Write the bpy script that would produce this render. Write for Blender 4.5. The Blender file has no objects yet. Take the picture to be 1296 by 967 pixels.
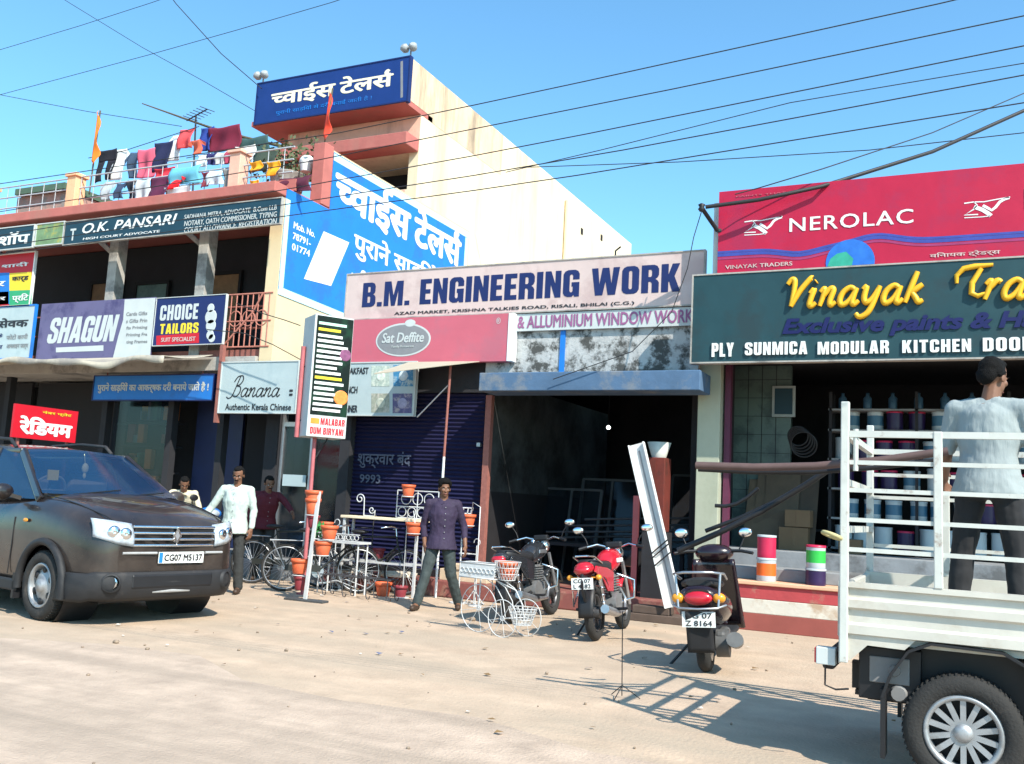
import bpy, bmesh, math, random
from mathutils import Vector, Matrix, noise
R = math.radians
random.seed(7)
SC = bpy.context.scene
COL = SC.collection

# ---------------------------------------------------------------- camera
FPX, CXP, CYP = 1200.0, 648.0, 483.5            # focal length and centre in photo pixels
CAM = Vector((0, 0, 1.45))
_roll, _psi, _pit = R(3.0), R(25.7), math.atan((637 - 483.5) / 1200)
FWD = Vector((-math.sin(_psi) * math.cos(_pit), math.cos(_psi) * math.cos(_pit), math.sin(_pit)))
_r0 = Vector((math.cos(_psi), math.sin(_psi), 0)); _u0 = _r0.cross(FWD)
RGT = math.cos(_roll) * _r0 + math.sin(_roll) * _u0
UPV = -math.sin(_roll) * _r0 + math.cos(_roll) * _u0
cd = bpy.data.cameras.new('camera'); cam = bpy.data.objects.new('camera', cd); COL.objects.link(cam)
cd.sensor_width = 36; cd.lens = FPX / 1296 * 36; cd.clip_end = 3000; cd.clip_start = .05
m4 = Matrix((RGT, UPV, -FWD)).transposed().to_4x4(); m4.translation = CAM; cam.matrix_world = m4
SC.camera = cam

# ---------------------------------------------------------------- sky, sun, exposure
SUN = Vector((1.74, -1.08, 2.0)).normalized()
w = bpy.data.worlds.new('World'); SC.world = w; w.use_nodes = True
nt = w.node_tree; bg = nt.nodes['Background']
sky = nt.nodes.new('ShaderNodeTexSky'); sky.sky_type = 'NISHITA'; sky.sun_disc = False
sky.sun_elevation = math.asin(SUN.z); sky.sun_rotation = math.atan2(SUN.x, SUN.y)
sky.air_density = 1.0; sky.dust_density = .8; sky.ozone_density = 1.6
tint = nt.nodes.new('ShaderNodeMix'); tint.data_type = 'RGBA'; tint.blend_type = 'MULTIPLY'; tint.inputs[0].default_value = 1; tint.inputs[7].default_value = (.70, 1.12, 1.20, 1)
nt.links.new(sky.outputs[0], tint.inputs[6]); nt.links.new(tint.outputs[2], bg.inputs[0]); bg.inputs[1].default_value = .14
ld = bpy.data.lights.new('sun', 'SUN'); ld.energy = 4.3; ld.angle = R(.5); ld.color = (1, .93, .82)
sun = bpy.data.objects.new('sun', ld); COL.objects.link(sun)
sun.rotation_euler = SUN.to_track_quat('Z', 'Y').to_euler(); sun.location = (20, -20, 30)
vs = SC.view_settings; vs.view_transform = 'Standard'; vs.look = 'None'; vs.gamma = 1; vs.use_curve_mapping = False
vs.exposure = .86
SC.cycles.max_bounces = 6; SC.cycles.diffuse_bounces = 3; SC.cycles.glossy_bounces = 3
SC.cycles.transparent_max_bounces = 8; SC.cycles.caustics_reflective = False

# ---------------------------------------------------------------- pixel -> point helpers
def ray(u, v): return FWD + RGT * ((u - CXP) / FPX) - UPV * ((v - CYP) / FPX)
def ay(u, v, y): d = ray(u, v); return CAM + d * (y / d.y)
def ax(u, v, x): d = ray(u, v); return CAM + d * (x / d.x)
def az(u, v, z=0): d = ray(u, v); return CAM + d * ((z - CAM.z) / d.z)

# ---------------------------------------------------------------- materials
_mats = {}
def M(name, col=None, rough=.7, var=.18, scale=6, bump=0.0, metal=0.0, col2=None, c2scale=1.5, c2lo=.5, c2hi=.62,
      spec=.4, coat=0, alpha=None, emit=None, streak=False, bscale=None, smap=None, bmap=None):
    if name in _mats: return _mats[name]
    m = bpy.data.materials.new(name); m.use_nodes = True; _mats[name] = m
    n = m.node_tree.nodes; l = m.node_tree.links; p = n['Principled BSDF']
    p.inputs['Roughness'].default_value = rough; p.inputs['Metallic'].default_value = metal
    p.inputs['Specular IOR Level'].default_value = spec; p.inputs['Coat Weight'].default_value = coat
    tc = n.new('ShaderNodeTexCoord'); src = tc.outputs['Object']
    if streak or smap:
        mp = n.new('ShaderNodeMapping'); mp.inputs['Scale'].default_value = smap or (1, 1, .12); l.new(src, mp.inputs[0]); src = mp.outputs[0]
    nz = n.new('ShaderNodeTexNoise'); nz.inputs['Scale'].default_value = scale; nz.inputs['Detail'].default_value = 6; nz.inputs['Roughness'].default_value = .62
    l.new(tc.outputs['Object'], nz.inputs['Vector'])
    mr = n.new('ShaderNodeMapRange'); mr.inputs[1].default_value = .25; mr.inputs[2].default_value = .75
    mr.inputs[3].default_value = 1 - var; mr.inputs[4].default_value = 1 + var; l.new(nz.outputs[0], mr.inputs[0])
    base = n.new('ShaderNodeMix'); base.data_type = 'RGBA'; base.blend_type = 'MULTIPLY'; base.inputs[0].default_value = 1
    base.inputs[6].default_value = (*col, 1); l.new(mr.outputs[0], base.inputs[7])
    out = base.outputs[2]
    if col2:
        n2 = n.new('ShaderNodeTexNoise'); n2.inputs['Scale'].default_value = c2scale; n2.inputs['Detail'].default_value = 8; n2.inputs['Roughness'].default_value = .68
        l.new(src, n2.inputs['Vector'])
        r2 = n.new('ShaderNodeMapRange'); r2.inputs[1].default_value = c2lo; r2.inputs[2].default_value = c2hi; l.new(n2.outputs[0], r2.inputs[0])
        mx = n.new('ShaderNodeMix'); mx.data_type = 'RGBA'; l.new(r2.outputs[0], mx.inputs[0]); l.new(out, mx.inputs[6]); mx.inputs[7].default_value = (*col2, 1)
        out = mx.outputs[2]
    l.new(out, p.inputs['Base Color'])
    rr = n.new('ShaderNodeMapRange'); rr.inputs[3].default_value = max(.02, rough - .12); rr.inputs[4].default_value = min(1, rough + .12)
    l.new(nz.outputs[0], rr.inputs[0]); l.new(rr.outputs[0], p.inputs['Roughness'])
    if bump:
        b = n.new('ShaderNodeBump'); b.inputs['Strength'].default_value = bump; b.inputs['Distance'].default_value = .02
        nb = n.new('ShaderNodeTexNoise'); nb.inputs['Scale'].default_value = bscale or scale * 5; nb.inputs['Detail'].default_value = 6
        bsrc = tc.outputs['Object']
        if bmap: m3 = n.new('ShaderNodeMapping'); m3.inputs['Scale'].default_value = bmap; l.new(bsrc, m3.inputs[0]); bsrc = m3.outputs[0]
        l.new(bsrc, nb.inputs['Vector']); l.new(nb.outputs[0], b.inputs['Height']); l.new(b.outputs[0], p.inputs['Normal'])
    if alpha is not None: p.inputs['Alpha'].default_value = alpha
    if emit: p.inputs['Emission Color'].default_value = (*emit[:3], 1); p.inputs['Emission Strength'].default_value = emit[3]
    return m
def glass(name, col, alpha=.5):
    return M(name, col, rough=.06, var=.05, spec=.9, alpha=alpha)

# ---------------------------------------------------------------- mesh builder
class MB:
    def __init__(s): s.v = []; s.f = []; s.k = 0; s.mi = []; s.sm = []
    def add(s, vs, fs, smooth=False):
        o = len(s.v); s.v += [Vector(p) for p in vs]
        for f in fs: s.f.append([i + o for i in f]); s.mi.append(s.k); s.sm.append(smooth)
        return s
    def box(s, x0, x1, y0, y1, z0, z1):
        if x0 > x1: x0, x1 = x1, x0
        if y0 > y1: y0, y1 = y1, y0
        if z0 > z1: z0, z1 = z1, z0
        v = [(x, y, z) for z in (z0, z1) for y in (y0, y1) for x in (x0, x1)]
        return s.add(v, [(0, 2, 3, 1), (4, 5, 7, 6), (0, 1, 5, 4), (2, 6, 7, 3), (0, 4, 6, 2), (1, 3, 7, 5)])
    def bar(s, a, b, w, h, up=(0, 0, 1)):
        a = Vector(a); b = Vector(b); d = (b - a).normalized(); up = Vector(up)
        x = d.cross(up)
        if x.length < 1e-4: x = d.cross(Vector((1, 0, 0)))
        x.normalize(); y = x.cross(d)
        v = [p + x * (sx * w / 2) + y * (sy * h / 2) for p in (a, b) for sx, sy in ((-1, -1), (1, -1), (1, 1), (-1, 1))]
        return s.add(v, [(3, 2, 1, 0), (4, 5, 6, 7), (0, 1, 5, 4), (1, 2, 6, 5), (2, 3, 7, 6), (3, 0, 4, 7)])
    def tube(s, pts, r, n=8, closed=False):
        pts = [Vector(p) for p in pts]; N = len(pts)
        rs = r if isinstance(r, (list, tuple)) else [r] * N
        vs = []; prev = None
        for i, p in enumerate(pts):
            if closed: d = pts[(i + 1) % N] - pts[i - 1]
            else: d = pts[min(i + 1, N - 1)] - pts[max(i - 1, 0)]
            d.normalize()
            x = (prev - d * prev.dot(d)) if prev else d.orthogonal()
            if x.length < 1e-5: x = d.orthogonal()
            x.normalize(); prev = x; y = d.cross(x)
            vs += [p + (x * math.cos(2 * math.pi * j / n) + y * math.sin(2 * math.pi * j / n)) * rs[i] for j in range(n)]
        fs = []
        for i in range(N if closed else N - 1):
            k = (i + 1) % N
            for j in range(n):
                fs.append((i * n + j, i * n + (j + 1) % n, k * n + (j + 1) % n, k * n + j))
        s.add(vs, fs, True)
        if not closed: s.add(vs[:n], [tuple(range(n))[::-1]]); s.add(vs[-n:], [tuple(range(n))])
        return s
    def ring(s, c, axis, rad, r, n=40, m=8):
        axis = Vector(axis).normalized(); x = axis.orthogonal().normalized(); y = axis.cross(x); c = Vector(c)
        return s.tube([c + (x * math.cos(2 * math.pi * i / n) + y * math.sin(2 * math.pi * i / n)) * rad for i in range(n)], r, m, True)
    def lathe(s, prof, c=(0, 0, 0), axis=(0, 0, 1), n=20, smooth=True, cap=True):
        axis = Vector(axis).normalized(); c = Vector(c)
        x = axis.orthogonal().normalized(); y = axis.cross(x); vs = []; k = len(prof)
        for r, z in prof:
            vs += [c + axis * z + (x * math.cos(2 * math.pi * j / n) + y * math.sin(2 * math.pi * j / n)) * r for j in range(n)]
        fs = [(i * n + j, i * n + (j + 1) % n, (i + 1) * n + (j + 1) % n, (i + 1) * n + j) for i in range(k - 1) for j in range(n)]
        s.add(vs, fs, smooth)
        if not cap: return s
        if prof[0][0] > 1e-4: s.add(vs[:n], [tuple(range(n))[::-1]])
        if prof[-1][0] > 1e-4: s.add(vs[-n:], [tuple(range(n))])
        return s
    def prism(s, poly, O, U, V, N, d0, d1):
        O = Vector(O); U = Vector(U); V = Vector(V); N = Vector(N); n = len(poly)
        a = [O + U * p[0] + V * p[1] + N * d0 for p in poly]; b = [O + U * p[0] + V * p[1] + N * d1 for p in poly]
        return s.add(a + b, [tuple(range(n))[::-1], tuple(range(n, 2 * n))] + [(i, (i + 1) % n, n + (i + 1) % n, n + i) for i in range(n)])
    def ball(s, c, r, n=14, m=9):
        c = Vector(c); r = Vector(r) if hasattr(r, '__len__') else Vector((r, r, r)); vs = [c + Vector((0, 0, -r.z))]
        for i in range(1, m):
            t = -math.pi / 2 + math.pi * i / m
            vs += [c + Vector((r.x * math.cos(t) * math.cos(2 * math.pi * j / n), r.y * math.cos(t) * math.sin(2 * math.pi * j / n), r.z * math.sin(t))) for j in range(n)]
        vs.append(c + Vector((0, 0, r.z))); fs = [(0, 1 + (j + 1) % n, 1 + j) for j in range(n)]
        for i in range(m - 2):
            for j in range(n):
                a = 1 + i * n; fs.append((a + j, a + (j + 1) % n, a + n + (j + 1) % n, a + n + j))
        a = 1 + (m - 2) * n; fs += [(a + j, a + (j + 1) % n, len(vs) - 1) for j in range(n)]
        return s.add(vs, fs, True)
    def caps(s, a, b, ra, rb, n=10):
        a = Vector(a); b = Vector(b); d = (b - a).normalized(); pts = []; rs = []
        for t in (90, 60, 30): pts.append(a - d * ra * math.sin(R(t))); rs.append(max(.001, ra * math.cos(R(t))))
        pts += [a, b]; rs += [ra, rb]
        for t in (30, 60, 90): pts.append(b + d * rb * math.sin(R(t))); rs.append(max(.001, rb * math.cos(R(t))))
        return s.tube(pts, rs, n)
    def loft(s, rings, n=18):
        """rings: (centre, rx, ry[, tilt axis])  closed ellipse rings in horizontal planes"""
        vs = []
        for c, rx, ry in rings:
            c = Vector(c)
            vs += [c + Vector((rx * math.cos(2 * math.pi * j / n), ry * math.sin(2 * math.pi * j / n), 0)) for j in range(n)]
        k = len(rings)
        fs = [(i * n + j, i * n + (j + 1) % n, (i + 1) * n + (j + 1) % n, (i + 1) * n + j) for i in range(k - 1) for j in range(n)]
        s.add(vs, fs, True); s.add(vs[:n], [tuple(range(n))[::-1]]); s.add(vs[-n:], [tuple(range(n))]); return s
    def grid(s, fn, nu, nv, smooth=True):
        vs = [fn(i / nu, j / nv) for j in range(nv + 1) for i in range(nu + 1)]
        fs = [(j * (nu + 1) + i, j * (nu + 1) + i + 1, (j + 1) * (nu + 1) + i + 1, (j + 1) * (nu + 1) + i) for j in range(nv) for i in range(nu)]
        return s.add(vs, fs, smooth)
    def build(s, name, mats, parent=None, world=False, bevel=0, seg=2, solid=0, sub=0):
        if not isinstance(mats, (list, tuple)): mats = [mats]
        vs = s.v
        if parent is not None and world:
            inv = WM[root_of(parent)].inverted(); vs = [inv @ p for p in vs]
        me = bpy.data.meshes.new(name); me.from_pydata([tuple(p) for p in vs], [], s.f)
        for m in mats: me.materials.append(m)
        for i, p in enumerate(me.polygons): p.material_index = min(s.mi[i], len(mats) - 1); p.use_smooth = s.sm[i]
        me.update()
        o = bpy.data.objects.new(name, me); COL.objects.link(o)
        if parent is not None: o.parent = parent
        if solid: d = o.modifiers.new('solid', 'SOLIDIFY'); d.thickness = solid; d.offset = 0
        if sub: d = o.modifiers.new('sub', 'SUBSURF'); d.levels = d.render_levels = sub
        if bevel: d = o.modifiers.new('bev', 'BEVEL'); d.width = bevel; d.segments = seg; d.limit_method = 'ANGLE'; d.angle_limit = R(35)
        return o
WM = {}
def root_of(o):
    while o.parent: o = o.parent
    return o
def tag(o, label, cat, group=None, kind=None):
    if label: o['label'] = label
    if cat: o['category'] = cat
    if group: o['group'] = group
    if kind: o['kind'] = kind
    return o
def thing(name, label, cat, loc=(0, 0, 0), rz=0, group=None):
    o = bpy.data.objects.new(name, None); COL.objects.link(o); o.empty_display_size = .2
    o.location = loc; o.rotation_euler = (0, 0, rz)
    WM[o] = Matrix.Translation(Vector(loc)) @ Matrix.Rotation(rz, 4, 'Z')
    return tag(o, label, cat, group)
def single(mb, name, mats, label, cat, group=None, loc=None, **k):
    """a thing that is one mesh; its origin goes to the base of its own box"""
    xs = [p.x for p in mb.v]; ys = [p.y for p in mb.v]; zs = [p.z for p in mb.v]
    c = Vector(((min(xs) + max(xs)) / 2, (min(ys) + max(ys)) / 2, min(zs)))
    mb.v = [p - c for p in mb.v]
    o = mb.build(name, mats, **k); o.location = c; WM[o] = Matrix.Translation(c)
    return tag(o, label, cat, group)
def struct(mb, name, mats, kind='structure', **k):
    o = mb.build(name, mats, **k); o['kind'] = kind; return o
def copy_tree(o, parent=None):
    c = o.copy(); COL.objects.link(c)
    if parent is not None: c.parent = parent
    for ch in list(o.children): copy_tree(ch, c)
    return c
def evalmesh(o):
    dg = bpy.context.evaluated_depsgraph_get(); dg.update()
    return bpy.data.meshes.new_from_object(o.evaluated_get(dg))
def remesh(mb, name, mats, parent, voxel=.012, smooth=2, disp=0, dscale=.12):
    o = mb.build('tmp', mats)
    d = o.modifiers.new('r', 'REMESH'); d.mode = 'VOXEL'; d.voxel_size = voxel; d.use_smooth_shade = True
    if smooth: d = o.modifiers.new('s', 'SMOOTH'); d.iterations = smooth; d.factor = .5
    if disp:
        tx = bpy.data.textures.new('folds', 'CLOUDS'); tx.noise_scale = dscale
        d = o.modifiers.new('d', 'DISPLACE'); d.texture = tx; d.strength = disp; d.mid_level = .5
    me = evalmesh(o); bpy.data.objects.remove(o)
    for p in me.polygons: p.use_smooth = True
    me.materials.clear()
    for m in (mats if isinstance(mats, (list, tuple)) else [mats]): me.materials.append(m)
    q = bpy.data.objects.new(name, me); COL.objects.link(q); q.parent = parent; return q

# ---------------------------------------------------------------- lettering
_tc = {}
def glyphs(s, bold=.0, shear=0, ext=0, sx=1, space=1):
    k = (s, bold, shear, ext, space)
    if k in _tc: return _tc[k]
    c = bpy.data.curves.new('t', 'FONT'); c.body = s; c.offset = bold if ext else 0; c.shear = shear; c.resolution_u = 3; c.space_character = space
    c.extrude = .01 if ext else 0
    o = bpy.data.objects.new('t', c); COL.objects.link(o); me = evalmesh(o); bpy.data.objects.remove(o); bpy.data.curves.remove(c)
    n = len(me.vertices); par = list(range(n))
    def fd(a):
        while par[a] != a: par[a] = par[par[a]]; a = par[a]
        return a
    for e in me.edges: par[fd(e.vertices[0])] = fd(e.vertices[1])
    ids = {}
    V = [(v.co.x, v.co.y, v.co.z, ids.setdefault(fd(i), len(ids)) % 5) for i, v in enumerate(me.vertices)]
    Fc = [tuple(p.vertices) for p in me.polygons]; bpy.data.meshes.remove(me)
    if bold and not ext:                                   # heavier strokes: a few shifted copies, each on its own thin layer
        P = []
        for i, (dx, dy) in enumerate(((0, 0), (1, 0), (-1, 0), (0, .7), (0, -.7), (.7, .5), (-.7, -.5), (.7, -.5), (-.7, .5))):
            P.append(([(v[0] + dx * bold, v[1] + dy * bold, v[2], v[3] * .2 + i) for v in V], Fc))
        V, Fc = join_glyphs(P)
    _tc[k] = (V, Fc); return _tc[k]
def bb(V): return min(v[0] for v in V), max(v[0] for v in V), min(v[1] for v in V), max(v[1] for v in V)
def join_glyphs(parts):
    V = []; Fc = []
    for v, f in parts:
        o = len(V); V += v; Fc += [tuple(i + o for i in q) for q in f]
    return V, Fc
def shiftg(g, dx, dy=0, sx=1, sy=1): return [(v[0] * sx + dx, v[1] * sy + dy, v[2], v[3]) for v in g[0]], g[1]
def stroke2(pts, w, lay=2):
    V = []; n = len(pts); pts = [Vector((p[0], p[1])) for p in pts]
    for i, p in enumerate(pts):
        d = (pts[min(i + 1, n - 1)] - pts[max(i - 1, 0)]).normalized(); q = Vector((-d.y, d.x)) * w / 2
        V += [(p.x + q.x, p.y + q.y, 0, lay), (p.x - q.x, p.y - q.y, 0, lay)]
    return V, [(2 * i, 2 * i + 1, 2 * i + 3, 2 * i + 2) for i in range(n - 1)]
def smooth2(P, k=6):
    out = []
    for i in range(len(P) - 1):
        p0 = P[max(i - 1, 0)]; p1 = P[i]; p2 = P[i + 1]; p3 = P[min(i + 2, len(P) - 1)]
        for j in range(k):
            t = j / k; out.append(tuple(.5 * (2 * p1[c] + (p2[c] - p0[c]) * t + (2 * p0[c] - 5 * p1[c] + 4 * p2[c] - p3[c]) * t * t + (3 * p1[c] - p0[c] - 3 * p2[c] + p3[c]) * t ** 3) for c in (0, 1)))
    return out + [P[-1]]
def script_word(word, w=.13):
    S = {'a': ([[(.78, .82), (.48, 1), (.18, .75), (.1, .3), (.28, .0), (.58, .2), (.82, .95), (.72, .25), (.84, .0), (1.08, .25)]], 1.0),
         'n': ([[(0, .7), (.12, 1), (.22, .85), (.12, .0), (.22, .55), (.5, 1), (.66, .85), (.58, .2), (.7, 0), (.98, .25)]], .92),
         'B': ([[(.62, 2.4), (.42, 1.3), (.2, .1), (-.2, -.2), (-.5, .0)], [(.0, 1.7), (.3, 2.3), (.85, 2.4), (1.05, 1.9), (.8, 1.4), (.45, 1.25), (.95, 1.1), (1.05, .5), (.7, .0), (.3, .1)]], 1.2)}
    x = 0; P = []
    for ch in word:
        for st in S[ch][0]: P.append(stroke2([(q[0] + x + q[1] * .22, q[1]) for q in smooth2(st)], w, len(P) % 5))
        x += S[ch][1]
    return join_glyphs(P)
def choice_word(bold=.03):
    """the first word of the tailor's name with its half letter, then the second with its hook above the last letter"""
    cha = glyphs('च'); x0, x1, y0, y1 = bb(cha[0]); cut = x0 + (x1 - x0) * .70
    bm = bmesh.new(); vs = [bm.verts.new(v[:3]) for v in cha[0]]
    for f in cha[1]:
        try: bm.faces.new([vs[i] for i in f])
        except ValueError: pass
    bmesh.ops.bisect_plane(bm, geom=bm.verts[:] + bm.edges[:] + bm.faces[:], plane_co=(cut, 0, 0), plane_no=(1, 0, 0), clear_outer=True)
    bm.verts.index_update(); half = [(v.co.x, v.co.y, v.co.z, 0) for v in bm.verts], [tuple(v.index for v in f.verts) for f in bm.faces]; bm.free()
    r1 = glyphs('वाईस'); a = bb(r1[0])
    w1 = join_glyphs([half, shiftg(r1, cut - a[0] - .03)]); e = bb(w1[0])
    r2 = glyphs('टेलस'); b = bb(r2[0]); sh = e[1] + .22 - b[0]; r2 = shiftg(r2, sh); b = bb(r2[0])
    hx = b[1] - .13; hy = y1 - .02
    hook = stroke2([(hx + .09 * math.cos(R(t)), hy + .13 + .12 * math.sin(R(t))) for t in range(300, 79, -25)], .06 + bold, 4)
    V, Fc = join_glyphs([w1, r2, hook]); P = []
    for i, (dx, dy) in enumerate(((0, 0), (1, 0), (-1, 0), (0, .7), (0, -.7), (.7, .5), (-.7, -.5), (.7, -.5), (-.7, .5))): P.append(([(v[0] + dx * bold, v[1] + dy * bold, v[2], v[3] * .2 + i) for v in V], Fc))
    return join_glyphs(P)
class Plane:
    def __init__(s, O, U, V, N): s.O, s.U, s.V, s.N = map(Vector, (O, U, V, N))
    def p(s, a, b, d=0): return s.O + s.U * a + s.V * b + s.N * d
def FP(y): return Plane((0, y, 0), (1, 0, 0), (0, 0, 1), (0, -1, 0))
def SP(x): return Plane((x, 0, 0), (0, 1, 0), (0, 0, 1), (1, 0, 0))
def put(parent, g, pl, rect, mat, name='lettering', d=.004, ext=0, world=True, slant=0):
    V, Fc = g; a0, a1, b0, b1 = bb(V); x0, x1, z0, z1 = rect; mb = MB(); vs = []
    for v in V:
        fx = (v[0] - a0) / max(1e-6, a1 - a0); fz = (v[1] - b0) / max(1e-6, b1 - b0)
        zz = (v[2] / .01 + 1) / 2 * ext if ext else 0
        vs.append(pl.p(x0 + fx * (x1 - x0) + slant * fz, z0 + fz * (z1 - z0), d + zz + v[3] * .0004))
    mb.add(vs, Fc); return mb.build(name, mat, parent, world=world)
def pxrect(bl, tr, y):
    a = ay(*bl, y); b = ay(*tr, y); return a.x, b.x, a.z, b.z
def txt(parent, s, bl, tr, y, mat, bold=.0, shear=0, d=.004, ext=0, name='lettering', space=1):
    """text on a facade board: bl, tr = the photo's bottom-left and top-right corners of the words"""
    return put(parent, glyphs(s, bold, shear, ext, 1, space), FP(y), pxrect(bl, tr, y), mat, name, d, ext)
def shape2(loops, ext=0):
    c = bpy.data.curves.new('s', 'CURVE'); c.dimensions = '2D'; c.fill_mode = 'BOTH'; c.extrude = .01 if ext else 0
    for lp in loops:
        sp = c.splines.new('POLY'); sp.points.add(len(lp) - 1); sp.use_cyclic_u = True
        for p, q in zip(sp.points, lp): p.co = (q[0], q[1], 0, 1)
    o = bpy.data.objects.new('s', c); COL.objects.link(o); me = evalmesh(o); bpy.data.objects.remove(o); bpy.data.curves.remove(c)
    g = [(v.co.x, v.co.y, v.co.z, 0) for v in me.vertices], [tuple(p.vertices) for p in me.polygons]; bpy.data.meshes.remove(me); return g
BLK = {
 'B': [[(0,0),(.36,0),(.46,.06),(.5,.14),(.5,.38),(.46,.47),(.4,.51),(.46,.56),(.48,.64),(.48,.84),(.44,.95),(.34,1),(0,1)],[(.2,.17),(.28,.17),(.3,.2),(.3,.4),(.27,.43),(.2,.43)],[(.2,.6),(.27,.6),(.29,.63),(.29,.8),(.27,.83),(.2,.83)]],
 'M': [[(0,0),(.18,0),(.18,.62),(.28,0),(.42,0),(.52,.62),(.52,0),(.7,0),(.7,1),(.46,1),(.35,.42),(.24,1),(0,1)]],
 'E': [[(0,0),(.4,0),(.4,.18),(.2,.18),(.2,.42),(.37,.42),(.37,.59),(.2,.59),(.2,.82),(.4,.82),(.4,1),(0,1)]],
 'N': [[(0,0),(.18,0),(.18,.5),(.32,0),(.5,0),(.5,1),(.32,1),(.32,.52),(.18,1),(0,1)]],
 'G': [[(.5,.64),(.5,.84),(.45,.95),(.36,1),(.14,1),(.05,.95),(0,.85),(0,.15),(.05,.05),(.14,0),(.28,0),(.33,.07),(.36,0),(.5,0),(.5,.54),(.26,.54),(.26,.38),(.3,.38),(.3,.22),(.27,.17),(.23,.17),(.2,.22),(.2,.78),(.23,.83),(.27,.83),(.3,.78),(.3,.64)]],
 'I': [[(0,0),(.2,0),(.2,1),(0,1)]],
 'R': [[(0,0),(.2,0),(.2,.4),(.26,.4),(.3,.34),(.3,0),(.5,0),(.5,.36),(.46,.44),(.4,.49),(.47,.55),(.5,.64),(.5,.84),(.45,.95),(.36,1),(0,1)],[(.2,.57),(.27,.57),(.3,.62),(.3,.78),(.27,.83),(.2,.83)]],
 'W': [[(.12,0),(.34,0),(.42,.5),(.5,0),(.72,0),(.84,1),(.65,1),(.6,.4),(.52,1),(.32,1),(.24,.4),(.19,1),(0,1)]],
 'O': [[(.14,0),(.36,0),(.45,.05),(.5,.15),(.5,.85),(.45,.95),(.36,1),(.14,1),(.05,.95),(0,.85),(0,.15),(.05,.05)],[(.22,.17),(.2,.22),(.2,.78),(.22,.83),(.28,.83),(.3,.78),(.3,.22),(.28,.17)]],
 'K': [[(0,0),(.2,0),(.2,.34),(.22,.38),(.32,0),(.54,0),(.37,.55),(.52,1),(.31,1),(.2,.62),(.2,1),(0,1)]],
 'C': [[(.5,.62),(.5,.84),(.45,.95),(.36,1),(.14,1),(.05,.95),(0,.85),(0,.15),(.05,.05),(.14,0),(.36,0),(.45,.05),(.5,.15),(.5,.4),(.3,.4),(.3,.22),(.28,.17),(.22,.17),(.2,.22),(.2,.78),(.22,.83),(.28,.83),(.3,.78),(.3,.62)]],
 'H': [[(0,0),(.2,0),(.2,.42),(.3,.42),(.3,0),(.5,0),(.5,1),(.3,1),(.3,.6),(.2,.6),(.2,1),(0,1)]],
 'T': [[(.14,0),(.34,0),(.34,.82),(.48,.82),(.48,1),(0,1),(0,.82),(.14,.82)]],
 'A': [[(0,0),(.2,0),(.22,.18),(.32,.18),(.34,0),(.54,0),(.4,1),(.14,1)],[(.24,.35),(.27,.72),(.3,.35)]],
 'L': [[(0,0),(.4,0),(.4,.18),(.2,.18),(.2,1),(0,1)]],
 'S': [[(.14,0),(.36,0),(.45,.05),(.5,.15),(.5,.42),(.44,.53),(.22,.66),(.2,.72),(.2,.8),(.23,.84),(.27,.84),(.3,.8),(.3,.68),(.5,.68),(.5,.84),(.45,.95),(.36,1),(.14,1),(.05,.95),(0,.85),(0,.64),(.06,.54),(.28,.41),(.3,.35),(.3,.2),(.27,.16),(.23,.16),(.2,.2),(.2,.36),(0,.36),(0,.15),(.05,.05)]],
 'U': [[(.14,0),(.36,0),(.45,.05),(.5,.15),(.5,1),(.3,1),(.3,.22),(.28,.17),(.22,.17),(.2,.22),(.2,1),(0,1),(0,.15),(.05,.05)]],
 'D': [[(0,0),(.36,0),(.45,.05),(.5,.15),(.5,.85),(.45,.95),(.36,1),(0,1)],[(.2,.17),(.27,.17),(.3,.22),(.3,.78),(.27,.83),(.2,.83)]],
 'P': [[(0,0),(.2,0),(.2,.38),(.36,.38),(.45,.43),(.5,.53),(.5,.85),(.45,.95),(.36,1),(0,1)],[(.2,.55),(.27,.55),(.3,.6),(.3,.78),(.27,.83),(.2,.83)]],
 'Y': [[(.17,0),(.37,0),(.37,.4),(.54,1),(.34,1),(.27,.64),(.2,1),(0,1),(.17,.4)]],
 '.': [[(0,0),(.18,0),(.18,.18),(0,.18)]], ' ': None}
def block(s, gap=.09, ext=0, shear=0):
    x = 0; P = []
    for ch in s:
        if BLK.get(ch) is None: x += .3; continue
        wd = max(p[0] for lp in BLK[ch] for p in lp); P.append(shiftg(shape2(BLK[ch], ext), x)); x += wd + gap
    V, Fc = join_glyphs(P); return ([(v[0] + v[1] * shear, v[1], v[2], v[3]) for v in V], Fc)
def btxt(parent, s, bl, tr, y, mat, d=.004, ext=0, gap=.09, name='lettering', shear=0):
    return put(parent, block(s, gap, ext, shear), FP(y), pxrect(bl, tr, y), mat, name, d, ext)
def quadpx(pts, y): return [(p.x, p.z) for p in (ay(*q, y) for q in pts)]
def patch(parent, pts, y, mat, name, d=.003, t=.0015):
    """a flat printed patch on a facade board"""
    mb = MB(); pl = FP(y); mb.prism(quadpx(pts, y), pl.O, pl.U, pl.V, pl.N, d - t, d); return mb.build(name, mat, parent, world=True)
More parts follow.
